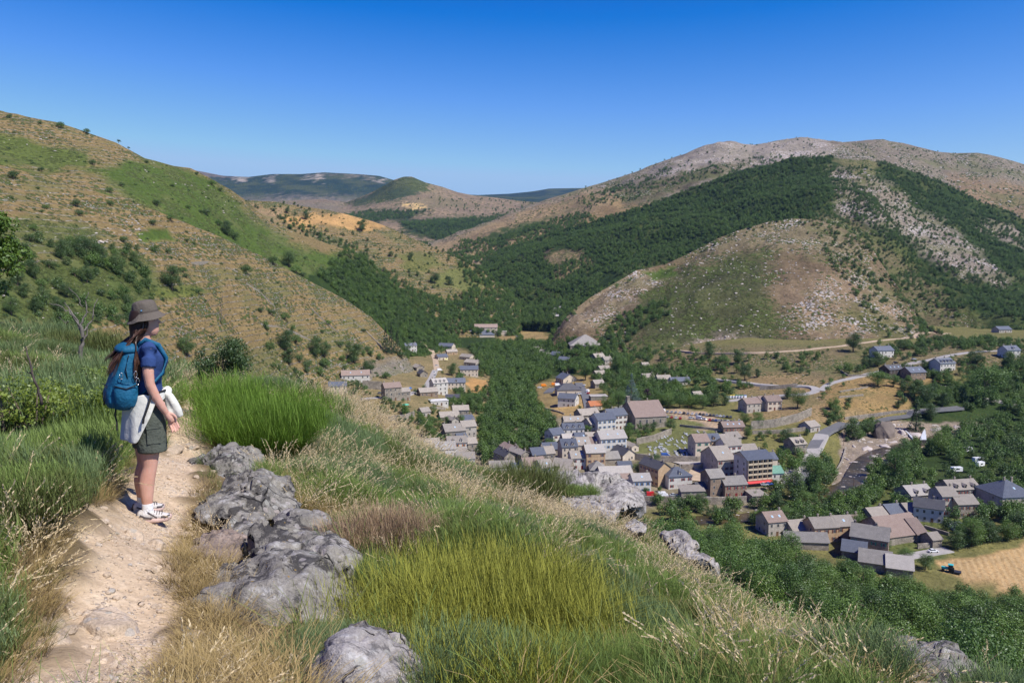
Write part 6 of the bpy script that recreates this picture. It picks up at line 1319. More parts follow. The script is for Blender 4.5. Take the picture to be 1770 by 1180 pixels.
# loose gravel on the path
n = 4200; tt_ = gr2.random(n)*(len(path_xy)-1.001); i_ = tt_.astype(int); f_ = (tt_-i_)[:, None]; c_ = path_xy[i_]*(1-f_)+path_xy[i_+1]*f_+gr2.normal(size=(n, 2))*.27
GRAV = proto_collection('gravel_piece', [rock_mesh('gravel_piece', 600+k, 2, .7, .4, [M_path]) for k in range(3)])
scatter('gravel', np.c_[c_, near_z(c_[:, 0], c_[:, 1])-np.clip((.42-path_dist(c_[:, 0], c_[:, 1]))/.16, 0, 1)*.07+.002], .004+.026*gr2.random(n)**4, gr2.random(n)*6.28, gr2.integers(0, 3, n), GRAV, label='loose pale gravel on the dirt path', cat='gravel')

# ================================================================ grasses and broom
def blade_mat(name, root, lo, hi, trans=.2, rough=.6):
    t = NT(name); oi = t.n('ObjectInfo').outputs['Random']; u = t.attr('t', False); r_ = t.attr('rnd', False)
    c = t.mix(t.math('ADD', t.math('MULTIPLY', r_, .6), t.math('MULTIPLY', oi, .45)), lo, hi); c = t.mix(t.step(u, 0, .45), root, c); c = t.mix(t.math('MULTIPLY', t.step(u, .55, 1.0), .35), c, tuple(min(1, q*1.4) for q in hi))  # brownish root is real; paler tips put the look of sunlit ends into the colour
    d = t.n('BsdfPrincipled', Roughness=rough); t.set(d.inputs['Base Color'], c); d.inputs['Specular IOR Level'].default_value = .25
    tr = t.n('BsdfTranslucent', Color=c); m = t.n('MixShader', i0=trans); t.t.links.new(d.outputs[0], m.inputs[1]); t.t.links.new(tr.outputs[0], m.inputs[2]); t.t.links.new(m.outputs[0], t.out.inputs[0]); return t.m
def tuft(name, seed, n, rad, h, hvar, w, splay, curve, m, seg=3, jitter=.02, heads=0, hm=None, side=0):
    """many thin blades as one mesh; vertex attributes t (0 root, 1 tip) and rnd"""
    r_ = np.random.default_rng(seed); a = r_.random(n)*6.283; rr = rad*np.sqrt(r_.random(n)); b = np.stack([np.cos(a)*rr, np.sin(a)*rr, np.full(n, -.04)], 1)
    out = a+r_.normal(size=n)*.6; lean = splay*(rr/max(rad, 1e-6))*(.5+r_.random(n))+.05*r_.random(n); H = h*(1-hvar*r_.random(n)); cv = curve*(.3+r_.random(n))
    fa = r_.random(n)*3.14; V = []; T = []; Rn = []; fr_ = r_.random(n)
    for k in range(seg+1):
        u = k/seg; hz = H*(u-.35*(lean+cv)*u*u); rx = H*(lean*u+cv*u*u)
        c = b+np.stack([np.cos(out)*rx, np.sin(out)*rx, hz], 1)+(r_.normal(size=(n, 3))*jitter*u if k else 0)
        ww = (w*(1-.75*u))/2; s = np.stack([np.cos(fa)*ww, np.sin(fa)*ww, np.zeros(n)], 1); V += [c-s, c+s]; T += [np.full(n, u)]*2; Rn += [fr_]*2
    V = np.stack(V, 1); nb = V.shape[1]; base = (np.arange(n)*nb)[:, None]
    q = np.concatenate([base+np.array([2*k, 2*k+1, 2*k+3, 2*k+2]) for k in range(seg)]); mi = np.zeros(len(q), int)
    V = V.reshape(-1, 3); T = np.stack(T, 1).ravel(); Rn = np.stack(Rn, 1).ravel()
    ex = []; 
    if side:                                          # short side sprigs on broom stems
        ns = n*side; i = r_.integers(0, n, ns); u = .3+.65*r_.random(ns); k0 = np.minimum((u*seg).astype(int), seg-1); f = (u*seg-k0)[:, None]
        VV = V.reshape(n, nb, 3); p0 = (VV[i, 2*k0]+VV[i, 2*k0+1])/2*(1-f)+(VV[i, 2*k0+2]+VV[i, 2*k0+3])/2*f
        an = r_.random(ns)*6.283; L = h*(.08+.14*r_.random(ns)); d = np.stack([np.cos(an)*L*.45, np.sin(an)*L*.45, L], 1); s = np.stack([-np.sin(an), np.cos(an), an*0], 1)*w*.4
        S = np.stack([p0-s, p0+s, p0+d+s*.3, p0+d-s*.3], 1).reshape(-1, 3); q2 = np.arange(ns*4).reshape(ns, 4)+len(V)
        V = np.r_[V, S]; T = np.r_[T, np.repeat(u, 4)]; Rn = np.r_[Rn, np.repeat(r_.random(ns), 4)]; q = np.r_[q, q2]; mi = np.r_[mi, np.zeros(ns, int)]
    if heads:                                         # seed heads: small spikelets along the last part of each stem
        VV = V[:n*nb].reshape(n, nb, 3); tip = (VV[:, -1]+VV[:, -2])/2; pre = (VV[:, -3]+VV[:, -4])/2; dr = tip-pre; dr /= np.linalg.norm(dr, axis=1)[:, None]+1e-9
        for j in range(heads):
            p0 = tip-dr*(.012*j)+r_.normal(size=(n, 3))*.0015; an = r_.random(n)*6.283; o_ = np.stack([np.cos(an), np.sin(an), np.zeros(n)], 1)*.013; e = dr*.022+o_; s = np.cross(dr, o_); s /= np.linalg.norm(s, axis=1)[:, None]+1e-9; s *= .0045
            S = np.stack([p0, p0+e*.5+s, p0+e, p0+e*.5-s], 1).reshape(-1, 3); q2 = np.arange(n*4).reshape(n, 4)+len(V)
            V = np.r_[V, S]; T = np.r_[T, np.ones(4*n)]; Rn = np.r_[Rn, np.repeat(r_.random(n), 4)]; q = np.r_[q, q2]; mi = np.r_[mi, np.ones(n, int)]
    me = npmesh(name, V, q, [m]+([hm] if hm else []), mi=mi if hm else None)
    for nm, arr in (('t', T), ('rnd', Rn)): x = me.attributes.new(nm, 'FLOAT', 'POINT'); x.data.foreach_set('value', arr.astype(np.float32))
    return me
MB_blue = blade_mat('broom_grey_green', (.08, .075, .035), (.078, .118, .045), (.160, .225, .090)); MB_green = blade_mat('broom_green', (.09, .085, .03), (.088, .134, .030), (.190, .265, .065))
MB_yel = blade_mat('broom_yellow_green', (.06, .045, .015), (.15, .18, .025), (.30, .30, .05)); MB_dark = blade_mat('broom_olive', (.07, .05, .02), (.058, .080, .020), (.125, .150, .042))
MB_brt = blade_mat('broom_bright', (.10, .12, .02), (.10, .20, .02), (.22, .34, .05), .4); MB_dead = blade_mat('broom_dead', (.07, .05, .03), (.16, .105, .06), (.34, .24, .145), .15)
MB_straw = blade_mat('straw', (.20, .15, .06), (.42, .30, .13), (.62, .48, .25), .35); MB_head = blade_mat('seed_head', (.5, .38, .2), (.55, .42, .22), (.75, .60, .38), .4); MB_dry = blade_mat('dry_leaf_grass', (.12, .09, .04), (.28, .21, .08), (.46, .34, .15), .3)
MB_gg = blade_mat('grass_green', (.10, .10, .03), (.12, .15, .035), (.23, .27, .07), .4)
pr = [tuft('broom_a', 1, 240, .16, .42, .34, .0045, .34, .04, MB_blue, 3, .007, side=4), tuft('broom_b', 2, 240, .16, .40, .34, .0045, .34, .05, MB_blue, 3, .007, side=4), tuft('broom_c', 3, 240, .16, .40, .34, .0045, .34, .04, MB_green, 3, .007, side=4),
      tuft('broom_d', 4, 240, .16, .38, .34, .0045, .34, .05, MB_green, 3, .007, side=4), tuft('broom_e', 5, 150, .17, .42, .35, .006, .4, .08, MB_dark, 3, .009, side=3), tuft('broom_f', 6, 150, .17, .42, .35, .0065, .4, .06, MB_yel, 3, .009, side=3),
      tuft('straw_a', 7, 20, .10, .68, .45, .0045, .35, .34, MB_straw, 6, .008, 14, MB_head), tuft('straw_b', 8, 24, .12, .55, .5, .0045, .5, .45, MB_straw, 6, .008, 12, MB_head), tuft('dry_a', 9, 120, .13, .24, .6, .0045, .7, .45, MB_dry, 4, .008),
      tuft('grass_a', 10, 100, .12, .30, .5, .0055, .6, .40, MB_gg, 4, .006), tuft('grass_b', 11, 90, .12, .36, .5, .005, .4, .25, MB_green, 4, .006)]
BROOM = proto_collection('broom_tuft', pr[:6]); STRAW = proto_collection('straw_tuft', [pr[6], pr[7]]); GRASS = proto_collection('grass_tuft', [pr[8], pr[9], pr[10]])
def near_samples(spacing, x0=-16, x1=11, y0=1.7, y1=34, far_thin=True, seed=0):
    r_ = np.random.default_rng(seed); nx, ny = int((x1-x0)/spacing), int((y1-y0)/spacing)
    X, Y = np.meshgrid(np.linspace(x0, x1, nx), np.linspace(y0, y1, ny)); X = X+(r_.random(X.shape)-.5)*spacing; Y = Y+(r_.random(Y.shape)-.5)*spacing
    X, Y = X.ravel(), Y.ravel(); Z = near_z(X, Y); px, py = proj(np.stack([X, Y, Z+.15], 1)); k = (px > -150) & (px < 1920) & (py < 1330)
    # nothing behind the brow
    k &= Y < np.interp(X, [-16, -9, -3, 0, 3, 5, 8, 11], [34, 32, 30, 28, 29, 27, 18, 12])
    if far_thin: k &= r_.random(len(X)) < np.clip(1.25-Y/22, .28, 1)
    return X[k], Y[k], Z[k], px[k], py[k], r_
rocks_px = [[(340, 1090), (420, 985), (415, 950), (470, 895), (560, 890), (660, 1010), (650, 1060), (520, 1085), (460, 1115), (370, 1110)], [(340, 905), (400, 835), (490, 820), (515, 880), (430, 930), (350, 920)], [(335, 800), (400, 765), (455, 815), (430, 850), (370, 850)],
            [(500, 1400), (520, 1180), (590, 1085), (690, 1080), (735, 1180), (745, 1400)], [(1510, 1400), (1525, 1130), (1700, 1140), (1760, 1400)], [(965, 900), (955, 850), (1000, 815), (1110, 850), (1100, 900)], [(1150, 925), (1240, 990), (1200, 985)]]
STRAWZ = [([(560, 660), (640, 680), (740, 775), (700, 790), (600, 740), (560, 700)], .75), ([(470, 760), (600, 780), (640, 860), (600, 930), (500, 890), (450, 800)], .55), ([(690, 810), (840, 850), (830, 895), (740, 880)], .6), ([(600, 780), (700, 820), (690, 850), (600, 830)], .5),
          ([(840, 845), (960, 870), (1100, 900), (1130, 940), (1000, 925), (860, 885)], .6), ([(1100, 930), (1260, 990), (1330, 1080), (1450, 1190), (1230, 1190), (1180, 1080), (1100, 1000)], .27), ([(1400, 1060), (1560, 1110), (1560, 1190), (1420, 1180)], .5), ([(860, 910), (1000, 920), (1010, 960), (880, 950)], .35), ([(1220, 1000), (1450, 1060), (1540, 1130), (1350, 1110)], .3),
          ([(240, 900), (330, 790), (350, 860), (430, 890), (440, 1100), (540, 1100), (560, 1230), (200, 1230), (250, 1060)], .95), ([(130, 790), (240, 780), (220, 880), (190, 960), (100, 900)], .5), ([(-60, 850), (120, 880), (200, 960), (130, 1060), (60, 1100), (70, 1200), (-60, 1200)], .62), ([(280, 640), (400, 650), (360, 760), (290, 720)], .8), ([(-60, 640), (200, 660), (200, 720), (-60, 700)], .12)]
def zone_straw(px, py, x, y):
    m = np.full(px.shape, .03); wx, wy = px+(fbm(x/.8, y/.8, 0, 61)-.5)*90, py+(fbm(x/.8, y/.8, 0, 62)-.5)*50
    for p, v in STRAWZ: m = np.maximum(m, v*np.clip(.5+poly_sd(wx, wy, p)/26, 0, 1))
    m = m+.20*np.clip((fbm(x/1.3, y/1.3, 0, 63)-.6)*8, 0, 1); return m
def keepoff(px, py, X, Y, rpath, edge=4):
    k = path_dist(X, Y) > rpath-.05+(fbm(X/.3, Y/.3, 0, 64)-.5)*.22
    for p in rocks_px: k &= poly_sd(px, py+8, p) < edge
    return k
# broom heath
X, Y, Z, px, py, r_ = near_samples(.115, seed=1)
ms = zone_straw(px, py, X, Y); k = keepoff(px, py, X, Y, .48) & (r_.random(len(X)) > ms*1.15)
left_ = (px < 330) | ((px < 420) & (py < 700))
X, Y, Z, px, py, left_ = X[k], Y[k], Z[k], px[k], py[k], left_[k]
# cushions: every tuft belongs to a round bush with its own height and colour
cr_ = np.random.default_rng(17); cgx, cgy = np.meshgrid(np.arange(-17, 12, .95), np.arange(1, 36, .95)); cen = np.stack([cgx.ravel(), cgy.ravel()], 1)+cr_.uniform(-.42, .42, (cgx.size, 2)); cR = cr_.uniform(.5, .95, len(cen))
cn = fbm(cen[:, 0]/2.2, cen[:, 1]/2.2, 0, 71, 3)+cr_.normal(size=len(cen))*.06; cH = cr_.uniform(.65, 1.15, len(cen))
bi = np.zeros(len(X), int); bd = np.full(len(X), 9.0)
for j in range(len(cen)):
    q = np.hypot(X-cen[j, 0], Y-cen[j, 1])/cR[j]; m = q < bd; bd[m] = q[m]; bi[m] = j
nz = cn[bi]+(r_.random(len(X))-.5)*.03
I = np.where(nz < .40, 4, np.where(nz < .50, r_.integers(0, 2, len(X)), np.where(nz < .545, 1, r_.integers(2, 4, len(X)))))
I = np.where(left_ & (r_.random(len(X)) < .5), np.where(cn[bi] < .5, 4, 2), I)
I = np.where((poly_sd(px, py, [(660, 980), (1000, 990), (1010, 1200), (640, 1200)]) > -10) & (r_.random(len(X)) < .6), np.where(cn[bi] < .5, 4, 5), I)
I = np.where((poly_sd(px, py, [(520, 860), (760, 860), (1000, 960), (700, 960), (600, 940)]) > 0) & (r_.random(len(X)) < .7), 3, I)
I = np.where((poly_sd(px, py, [(1100, 1130), (1330, 1140), (1400, 1200), (1100, 1200)]) > 0), np.where(r_.random(len(X)) < .7, 3, 2), I)
I = np.where((poly_sd(px, py, [(400, 730), (640, 760), (660, 860), (520, 830), (430, 790)]) > 0), 0, I)
hsc = np.where(left_, np.interp(Y, [2, 5, 9, 20], [.6, .95, 1.2, 1.4]), np.interp(Y, [2, 6, 14, 25], [.55, .75, .95, 1.1]))
hsc = np.where((px > 150) & (px < 300) & (Y > 3.2) & (Y < 7.6), hsc*.42, hsc); hsc = np.where((px > 230) & (px < 760) & (Y < 6.2), hsc*.6, hsc)
hsc *= cH[bi]*(.42+.75*np.sqrt(np.clip(1-bd**2, 0, 1))); pdist = path_dist(X, Y); hsc *= np.clip(.45+pdist/1.0, 0, 1)
S = np.stack([hsc*.9+.15, hsc*.9+.15, hsc], 1)
rad_ = np.clip(bd, 0, 1.2)*.42; dx_, dy_ = X-cen[bi, 0], Y-cen[bi, 1]; dl_ = np.hypot(dx_, dy_)+1e-6
tl = np.stack([-dy_/dl_*rad_, dx_/dl_*rad_], 1)+r_.normal(size=(len(X), 2))*.13
print('broom', len(X))
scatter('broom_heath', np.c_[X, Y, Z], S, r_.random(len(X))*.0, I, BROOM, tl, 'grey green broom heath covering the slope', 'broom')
# green and dry undergrowth
X, Y, Z, px, py, r_ = near_samples(.10, seed=2); ms = zone_straw(px, py, X, Y); k = keepoff(px, py, X, Y, .31, 22) & (r_.random(len(X)) < .12+ms*.9)
X, Y, Z, px, py, ms = X[k], Y[k], Z[k], px[k], py[k], ms[k]; nz = fbm(X/.6, Y/.6, 0, 75)
I = np.where(r_.random(len(X)) < .35+.9*ms, 0, np.where(nz < .5, 1, 2)); pdist = path_dist(X, Y)
hs2 = (.45+.75*r_.random(len(X)))*np.clip(.35+pdist*.9, 0, 1.1); print('grass', len(X))
scatter('dry_grass', np.c_[X, Y, Z], hs2, r_.random(len(X))*6.28, I, GRASS, r_.normal(size=(len(X), 2))*.12, 'short dry and green grass between the broom', 'grass')
# straw with seed heads
X, Y, Z, px, py, r_ = near_samples(.15, seed=3); ms = zone_straw(px, py, X, Y); k = keepoff(px, py, X, Y, .42) & (r_.random(len(X)) < ms*.95)
X, Y, Z, px, py = X[k], Y[k], Z[k], px[k], py[k]
lf = px < 330; hs3 = np.where((px > 175) & (px < 290) & (Y > 3.5) & (Y < 7.6), .45, 1)*np.where((px > 330) & (px < 720) & (Y < 6), .5, 1)*np.where(lf, .75+.5*r_.random(len(X)), .55+.6*r_.random(len(X)))*np.interp(Y, [2, 5, 14, 25], [.6, .85, 1.05, 1.35])*np.clip(.5+path_dist(X, Y)*.7, 0, 1); print('straw', len(X))
tl = r_.normal(size=(len(X), 2))*.16; tl[:, 1] += .12
scatter('seeding_grass', np.c_[X, Y, Z], hs3, r_.random(len(X))*6.28, r_.integers(0, 2, len(X)), STRAW, tl, 'tall straw coloured grass with seed heads', 'grass')

# ---------------------------------------------------------------- shrubs that stand out
def shrub(px, py, d, seed, n, rad, h, w, splay, curve, m, label, nm='broom_bush', cat='bush', side=3, seg=5, up=0.0, extra=None):
    p = P(px, py, d); p.z = near_z(p.x, p.y)[0]+up; e = empty(nm, p, 0); tag(e, label, cat)
    link('stems', tuft('stems', seed, n, rad, h, .55, w, splay, curve, m, seg, .012, side=side), e)
    if extra: link('twigs', tuft('twigs', seed+1, n//3, rad*.8, h*.8, .5, w*1.2, splay*.9, curve, extra, seg, .015), e)
    return e
shrub(455, 762, 10.6, 801, 3600, .50, 1.05, .006, .66, .08, MB_brt, 'big bright green broom bush beside the path bend', extra=MB_dark)
shrub(395, 740, 11.4, 803, 1200, .35, .8, .006, .6, .08, MB_brt, 'smaller bright broom shoot at the left foot of the big bush')
shrub(660, 1000, 5.75, 811, 3600, .17, .46, .0045, .75, .2, MB_dead, 'dead brown broom bush behind the largest boulder', side=2)
shrub(830, 1150, 4.35, 821, 5200, .46, .66, .0045, .8, .12, MB_yel, 'yellowish green broom bush with dark pods in the lower middle', extra=MB_dark, side=5)
shrub(905, 884, 20.5, 831, 3600, .62, 1.25, .012, .7, .12, MB_dark, 'dark rounded broom on the brow left of the outcrop', extra=MB_dead)
shrub(862, 868, 20.8, 832, 1800, .5, .6, .012, .8, .12, MB_dark, 'low olive broom on the brow above the village')
shrub(1008, 846, 24.2, 833, 1600, .22, .50, .010, 1.0, .1, MB_green, 'right one of the two green tufts on the outcrop', up=.45)
shrub(984, 856, 23.8, 834, 1500, .2, .42, .010, 1.0, .1, MB_green, 'left one of the two green tufts on the outcrop', up=.35)
shrub(1170, 965, 16.5, 835, 2600, .55, .6, .009, .8, .15, MB_dark, 'dark broom mound near the right crest')
shrub(1120, 960, 17.5, 838, 2200, .6, .5, .009, .8, .12, MB_green, 'green broom mound near the right crest')
shrub(510, 800, 9.8, 836, 3000, .42, .42, .005, .9, .12, MB_blue, 'grey green cushion of broom behind the farthest boulder')
shrub(590, 815, 9.9, 839, 3000, .45, .42, .005, .9, .12, MB_blue, 'second grey green cushion of broom below the bright bush')
for i, (x, y, d, rr, h) in enumerate([(190, 670, 12, .5, .9), (20, 850, 6.4, .3, .55), (20, 960, 4.6, .2, .4), (20, 720, 9, .6, 1.0), (300, 640, 24, .8, 1.0), (120, 600, 22, .9, 1.1), (30, 560, 26, 1.2, 1.4), (185, 600, 24, .9, 1.0)]):
    shrub(x, y+30, d, 840+i, 3200, rr, h, .005+d*.0004, .8, .14, (MB_blue, MB_green, MB_dark)[i % 3], ['dense broom bush left of the backpack', 'broom bush in the left foreground grass', 'low broom bush left of the shoes', 'tall broom bush at the left edge', 'broom mound behind the path bend', 'broom mound below the dead tree', 'highest broom mound on the left skyline', 'broom mound right of the dead tree'][i], extra=MB_dead if i % 3 == 2 else None)
# pods on the yellow broom
def leafy(px, py, d, seed, rad, h, nl, ls, m, label, nm='leafy_shrub', cat='bush', nc=40, stems=10, shape='ball', sm=None, baseh=.1):
    p = P(px, py, d); p.z = near_z(p.x, p.y)[0]; e = empty(nm, p, 0); tag(e, label, cat); r_ = np.random.default_rng(seed); C = []
    while len(C) < nc:
        q = r_.normal(size=3); q /= np.linalg.norm(q); q *= r_.random()**.4; C.append((q[0]*rad*.8, q[1]*rad*.8, baseh*h+h*(1-baseh)*(.5+.42*q[2])))
    C = np.array(C); link('leaves', npmesh('leaves', *leaves(C, rad*(.18+.2*r_.random(nc)), nl, ls, r_), [m]), e); b = MB()
    for k in range(stems): c = C[r_.integers(0, nc)]; b.tube([(0, 0, -.1), (c[0]*.4, c[1]*.4, c[2]*.55), (c[0]*.85, c[1]*.85, c[2])], [.018*h, .012*h, .005*h], 5)
    link('stems', b.me('stems', [sm or M_bark], True), e); return e
leafy(388, 668, 19, 901, .74, 1.62, 9000, .022, leaf_mat('shrub_leaves', (.035, .07, .018), (.10, .16, .05), .2), 'dark leafy round shrub standing behind the bright broom', nc=60)
leafy(328, 640, 30, 902, .55, 1.5, 2500, .035, M_oak, 'dark little shrub left of the leafy round one', nc=24)
leafy(-25, 560, 24, 903, 1.35, 4.4, 12000, .05, M_leaf2, 'leafy tree reaching in from the left edge', 'broadleaf_tree', 'tree', nc=60, baseh=.3)
m_rose = leaf_mat('rose_leaves', (.11, .17, .02), (.26, .32, .05), .4)
for i, (x, y, d, rr, h, n_) in enumerate([(60, 745, 8.2, .5, .95, 1000), (110, 735, 8.6, .35, .75, 700), (185, 735, 9.0, .3, .7, 600), (165, 720, 9.8, .3, .75, 420), (10, 760, 8.0, .3, .8, 500)]):
    leafy(x, y, d, 910+i, rr, h, n_, .019, m_rose, ['wild rose bush with yellow green leaves at the left', 'second wild rose bush right of the bent dark stem', 'small wild rose growing beside the backpack', 'wild rose sprig behind the backpack', 'wild rose sprig at the left picture edge'][i], 'rose_bush', 'bush', nc=22, stems=8, baseh=.35)
def wood(nm, px, py, d, paths, m, label, cat):
    p = P(px, py, d); z = near_z(p.x, p.y)[0]; e = empty(nm, (p.x, p.y, z)); tag(e, label, cat); b = MB()
    for i, (pl, r0, r1) in enumerate(paths):
        W_ = [P(a, c_, d)-Vector((p.x, p.y, z))+Vector((0, (dy_ if j else 0), 0)) for j, (a, c_, dy_) in enumerate(pl)]; L_ = [W_[0]]
        for a, c_ in zip(W_[:-1], W_[1:]):
            for k in range(1, 5): L_.append(a.lerp(c_, k/4)+Vector((random.gauss(0, 1), random.gauss(0, 1), random.gauss(0, 1)))*.008*(p.y/10) if k < 4 else c_)
        n_ = len(L_); b.tube(L_, [r0+(r1-r0)*k/(n_-1) for k in range(n_)], 7)
    link('branches', b.me('branches', [m], True), e); return e
M_dead = simple('grey_dead_wood', (.15, .135, .12), .9, .3, 9, .1, bump=.5); M_drk = simple('dark_stem', (.06, .045, .04), .8, .3, 9)
wood('dead_tree', 138, 615, 16, [([(138, 640, 0), (140, 600, 0), (142, 575, 0), (138, 560, 0)], .045, .03), ([(142, 580, 0), (125, 555, .2), (105, 535, .3), (92, 525, .4)], .022, .007), ([(138, 565, 0), (130, 545, -.1), (118, 530, -.2), (100, 522, -.3)], .02, .006), ([(138, 562, 0), (146, 540, .1), (143, 520, .1), (148, 505, .1)], .02, .006), ([(140, 575, 0), (150, 556, .2), (152, 535, .2), (155, 518, .3)], .018, .006), ([(143, 530, 0), (136, 515, 0), (126, 500, -.1), (122, 496, -.1)], .012, .004), ([(137, 600, 0), (146, 580, .1), (147, 560, .1)], .025, .01), ([(118, 555, 0), (110, 560, .1), (97, 548, .1)], .01, .004), ([(148, 540, 0), (160, 545, .1), (155, 555, .1)], .008, .003)], M_dead, 'bare bleached dead tree rising from the broom on the left', 'dead tree')
wood('bare_stem', 68, 690, 7.6, [([(72, 700, 0), (66, 670, 0), (55, 645, 0), (38, 620, .1), (22, 603, .2)], .014, .005), ([(55, 645, 0), (42, 648, .1), (30, 642, .1)], .006, .002)], M_drk, 'bent dark bare stem above the left grass', 'stem')
wood('dead_branch', 150, 655, 11, [([(128, 662, 0), (142, 652, 0), (156, 645, 0)], .008, .004), ([(142, 652, 0), (150, 636, 0)], .005, .002)], M_dead, 'thin fallen dead branch near the rose leaves', 'branch')
wood('dry_stalk', 768, 1010, 5.4, [([(768, 1020, 0), (763, 975, 0), (756, 935, 0), (752, 915, 0)], .0035, .002), ([(752, 918, 0), (750, 912, 0), (754, 908, 0), (760, 911, 0)], .0045, .003)], simple('dry_stalk', (.55, .42, .24), .8, .1), 'single tall dry stalk with a hooked tip in the heath', 'stalk')
wood('bare_stem', 1190, 1130, 6.2, [([(1172, 1150, 0), (1190, 1120, 0), (1203, 1100, 0)], .005, .002)], M_drk, 'short leaning bare stem in the right heath', 'stem')
wood('dead_branch', 382, 545, 29, [([(383, 560, 0), (382, 530, 0), (384, 508, 0)], .012, .006), ([(382, 530, 0), (380, 520, 0)], .008, .004)], M_dead, 'thin dead twig rising above the round shrub', 'branch')
# ================================================================ the hiker
YAW = R(35)
pr_ = raydir(250, 872); g0 = at_near(250, 872); base = P(264, 872, 6.42)
def gz(x, y): h = near_bvh.ray_cast(Vector((x, y, 5)), Vector((0, 0, -1))); return h[0].z
gzz = gz(base.x, base.y)
hiker = empty('person', (base.x, base.y, gzz+.01), YAW); hiker.scale = (.97, .97, 1.06); tag(hiker, 'hiker in sun hat and blue t-shirt standing on the path looking over the valley', 'person')
cY, sY = math.cos(YAW), math.sin(YAW)
def foot_dz(x, y): return gz(base.x+x*cY-y*sY, base.y+x*sY+y*cY)-gzz
def ringe(c, a, b_, n=20, tilt=0.0, sq=2.0):
    """ellipse ring round c; a along x, b along y; tilt lifts the front"""
    o_ = []
    for k in range(n):
        t_ = 2*math.pi*k/n; cx = math.copysign(abs(math.cos(t_))**(2/sq), math.cos(t_)); cy = math.copysign(abs(math.sin(t_))**(2/sq), math.sin(t_)); o_.append(Vector((c[0]+a*cx, c[1]+b_*cy, c[2]+tilt*a*cx)))
    return o_
def loft(b, rings, mi=0, cap=True):
    n = len(rings[0]); V = [v for r in rings for v in r]; Fc = []
    for i in range(len(rings)-1):
        for k in range(n): Fc.append((i*n+k, i*n+(k+1) % n, (i+1)*n+(k+1) % n, (i+1)*n+k))
    if cap: Fc += [tuple(range(n-1, -1, -1)), tuple((len(rings)-1)*n+k for k in range(n))]
    return b.add(V, Fc, mi)
def smoothrings(keys, n=20, sub=4, **kw):
    """keys: (x, y, z, a, b) -> many rings, smoothly interpolated"""
    K = np.array(keys, float); out = []
    for i in range(len(K)-1):
        p0, p1, p2, p3 = K[max(i-1, 0)], K[i], K[i+1], K[min(i+2, len(K)-1)]
        for k in range(sub):
            t_ = k/sub; out.append(.5*((2*p1)+(-p0+p2)*t_+(2*p0-5*p1+4*p2-p3)*t_*t_+(-p0+3*p1-3*p2+p3)*t_**3))
    out.append(K[-1]); return [ringe(q[:3], max(q[3], .001), max(q[4], .001), n, **kw) for q in out]
def capsule(b, pts, rad, n=10):
    b.tube(pts, rad, n); 
def softmod(o, vox=None, it=3, sub=0, solid=None):
    if vox: m = o.modifiers.new('remesh', 'REMESH'); m.mode = 'VOXEL'; m.voxel_size = vox; m.use_smooth_shade = True
    if it: m = o.modifiers.new('smooth', 'SMOOTH'); m.factor = .5; m.iterations = it
    if solid: m = o.modifiers.new('solid', 'SOLIDIFY'); m.thickness = solid
    if sub: m = o.modifiers.new('sub', 'SUBSURF'); m.levels = sub; m.render_levels = sub
def cloth(name, col, var=.12, scale=30, bump_=.4, rough=.85, wr=6.0, wrs=.3):
    t = NT(name); o = t.obj(); n = t.noise(o, scale*8, 2); w = t.noise(o, wr, 4, .6); c = t.mix(w, tuple(x*(1-var) for x in col), tuple(min(1, x*(1+var)) for x in col))
    return t.pbr(c, rough, t.bump(t.math('ADD', t.math('MULTIPLY', n, .02*bump_), t.math('MULTIPLY', w, wrs)), 1.0, .05), .2)
def skin_mat():
    t = NT('skin'); o = t.obj(); n = t.noise(o, 8, 5); n2 = t.noise(o, 60, 3); c = t.ramp(n, [(.3, (.50, .26, .19)), (.7, (.62, .36, .28))]); c = t.mix(t.math('MULTIPLY', t.step(n2, .6, .75), .15), c, (.5, .2, .14))
    return t.pbr(c, .5, t.bump(n2, .15, .004), .35, Subsurface__Weight=.12, Subsurface__Scale=.01)
M_skin = skin_mat()
B = MB()
LEG = lambda s: [(q[0]-.06*max(0, min(1, (.85-q[2])/.75)), *q[1:]) for q in _LEG(s)]
_LEG = lambda s: [(-.01, s*.085, .84, .105, .09), (0, s*.09, .70, .098, .083), (0, s*.095, .58, .085, .074), (.005, s*.10, .48, .066, .060), (.005, s*.10, .43, .060, .056), (-.008, s*.102, .36, .062, .054), (-.014, s*.103, .29, .061, .052), (-.008, s*.105, .20, .048, .041), (.0, s*.106, .12, .037, .031), (.0, s*.107, .07, .038, .031), (.0, s*.107, .03, .04, .032)]
for s in (-1, 1): loft(B, smoothrings(LEG(s), 18, 3))
loft(B, smoothrings([(-.01, 0, .80, .10, .13), (-.02, 0, .88, .125, .165), (-.01, 0, .98, .115, .15), (0, 0, 1.10, .095, .125), (.01, 0, 1.22, .105, .135), (0, 0, 1.32, .085, .15), (-.005, 0, 1.37, .065, .11), (0, 0, 1.40, .05, .055), (.01, 0, 1.44, .046, .048), (.02, 0, 1.49, .05, .048)], 22, 3))
HY = R(-22); HC = Vector((.02, 0, 1.545))                            # the head is turned to her right
def hd(x, y, z): return HC+Vector((x*math.cos(HY)-y*math.sin(HY), x*math.sin(HY)+y*math.cos(HY), z))
hr = []
for z, x, a, b_ in ((-.118, .045, .022, .02), (-.108, .04, .042, .038), (-.085, .03, .062, .052), (-.05, .018, .078, .064), (-.01, .006, .09, .071), (.03, 0, .094, .074), (.07, -.004, .088, .070), (.10, -.006, .066, .055), (.117, -.006, .03, .026)):
    hr.append([hd(v.x, v.y, v.z) for v in ringe((x, 0, z), a, b_, 22)])
loft(B, hr)
B.tube([hd(.085, 0, .01), hd(.104, 0, -.022), hd(.088, 0, -.04)], [.007, .0125, .008], 8)          # nose
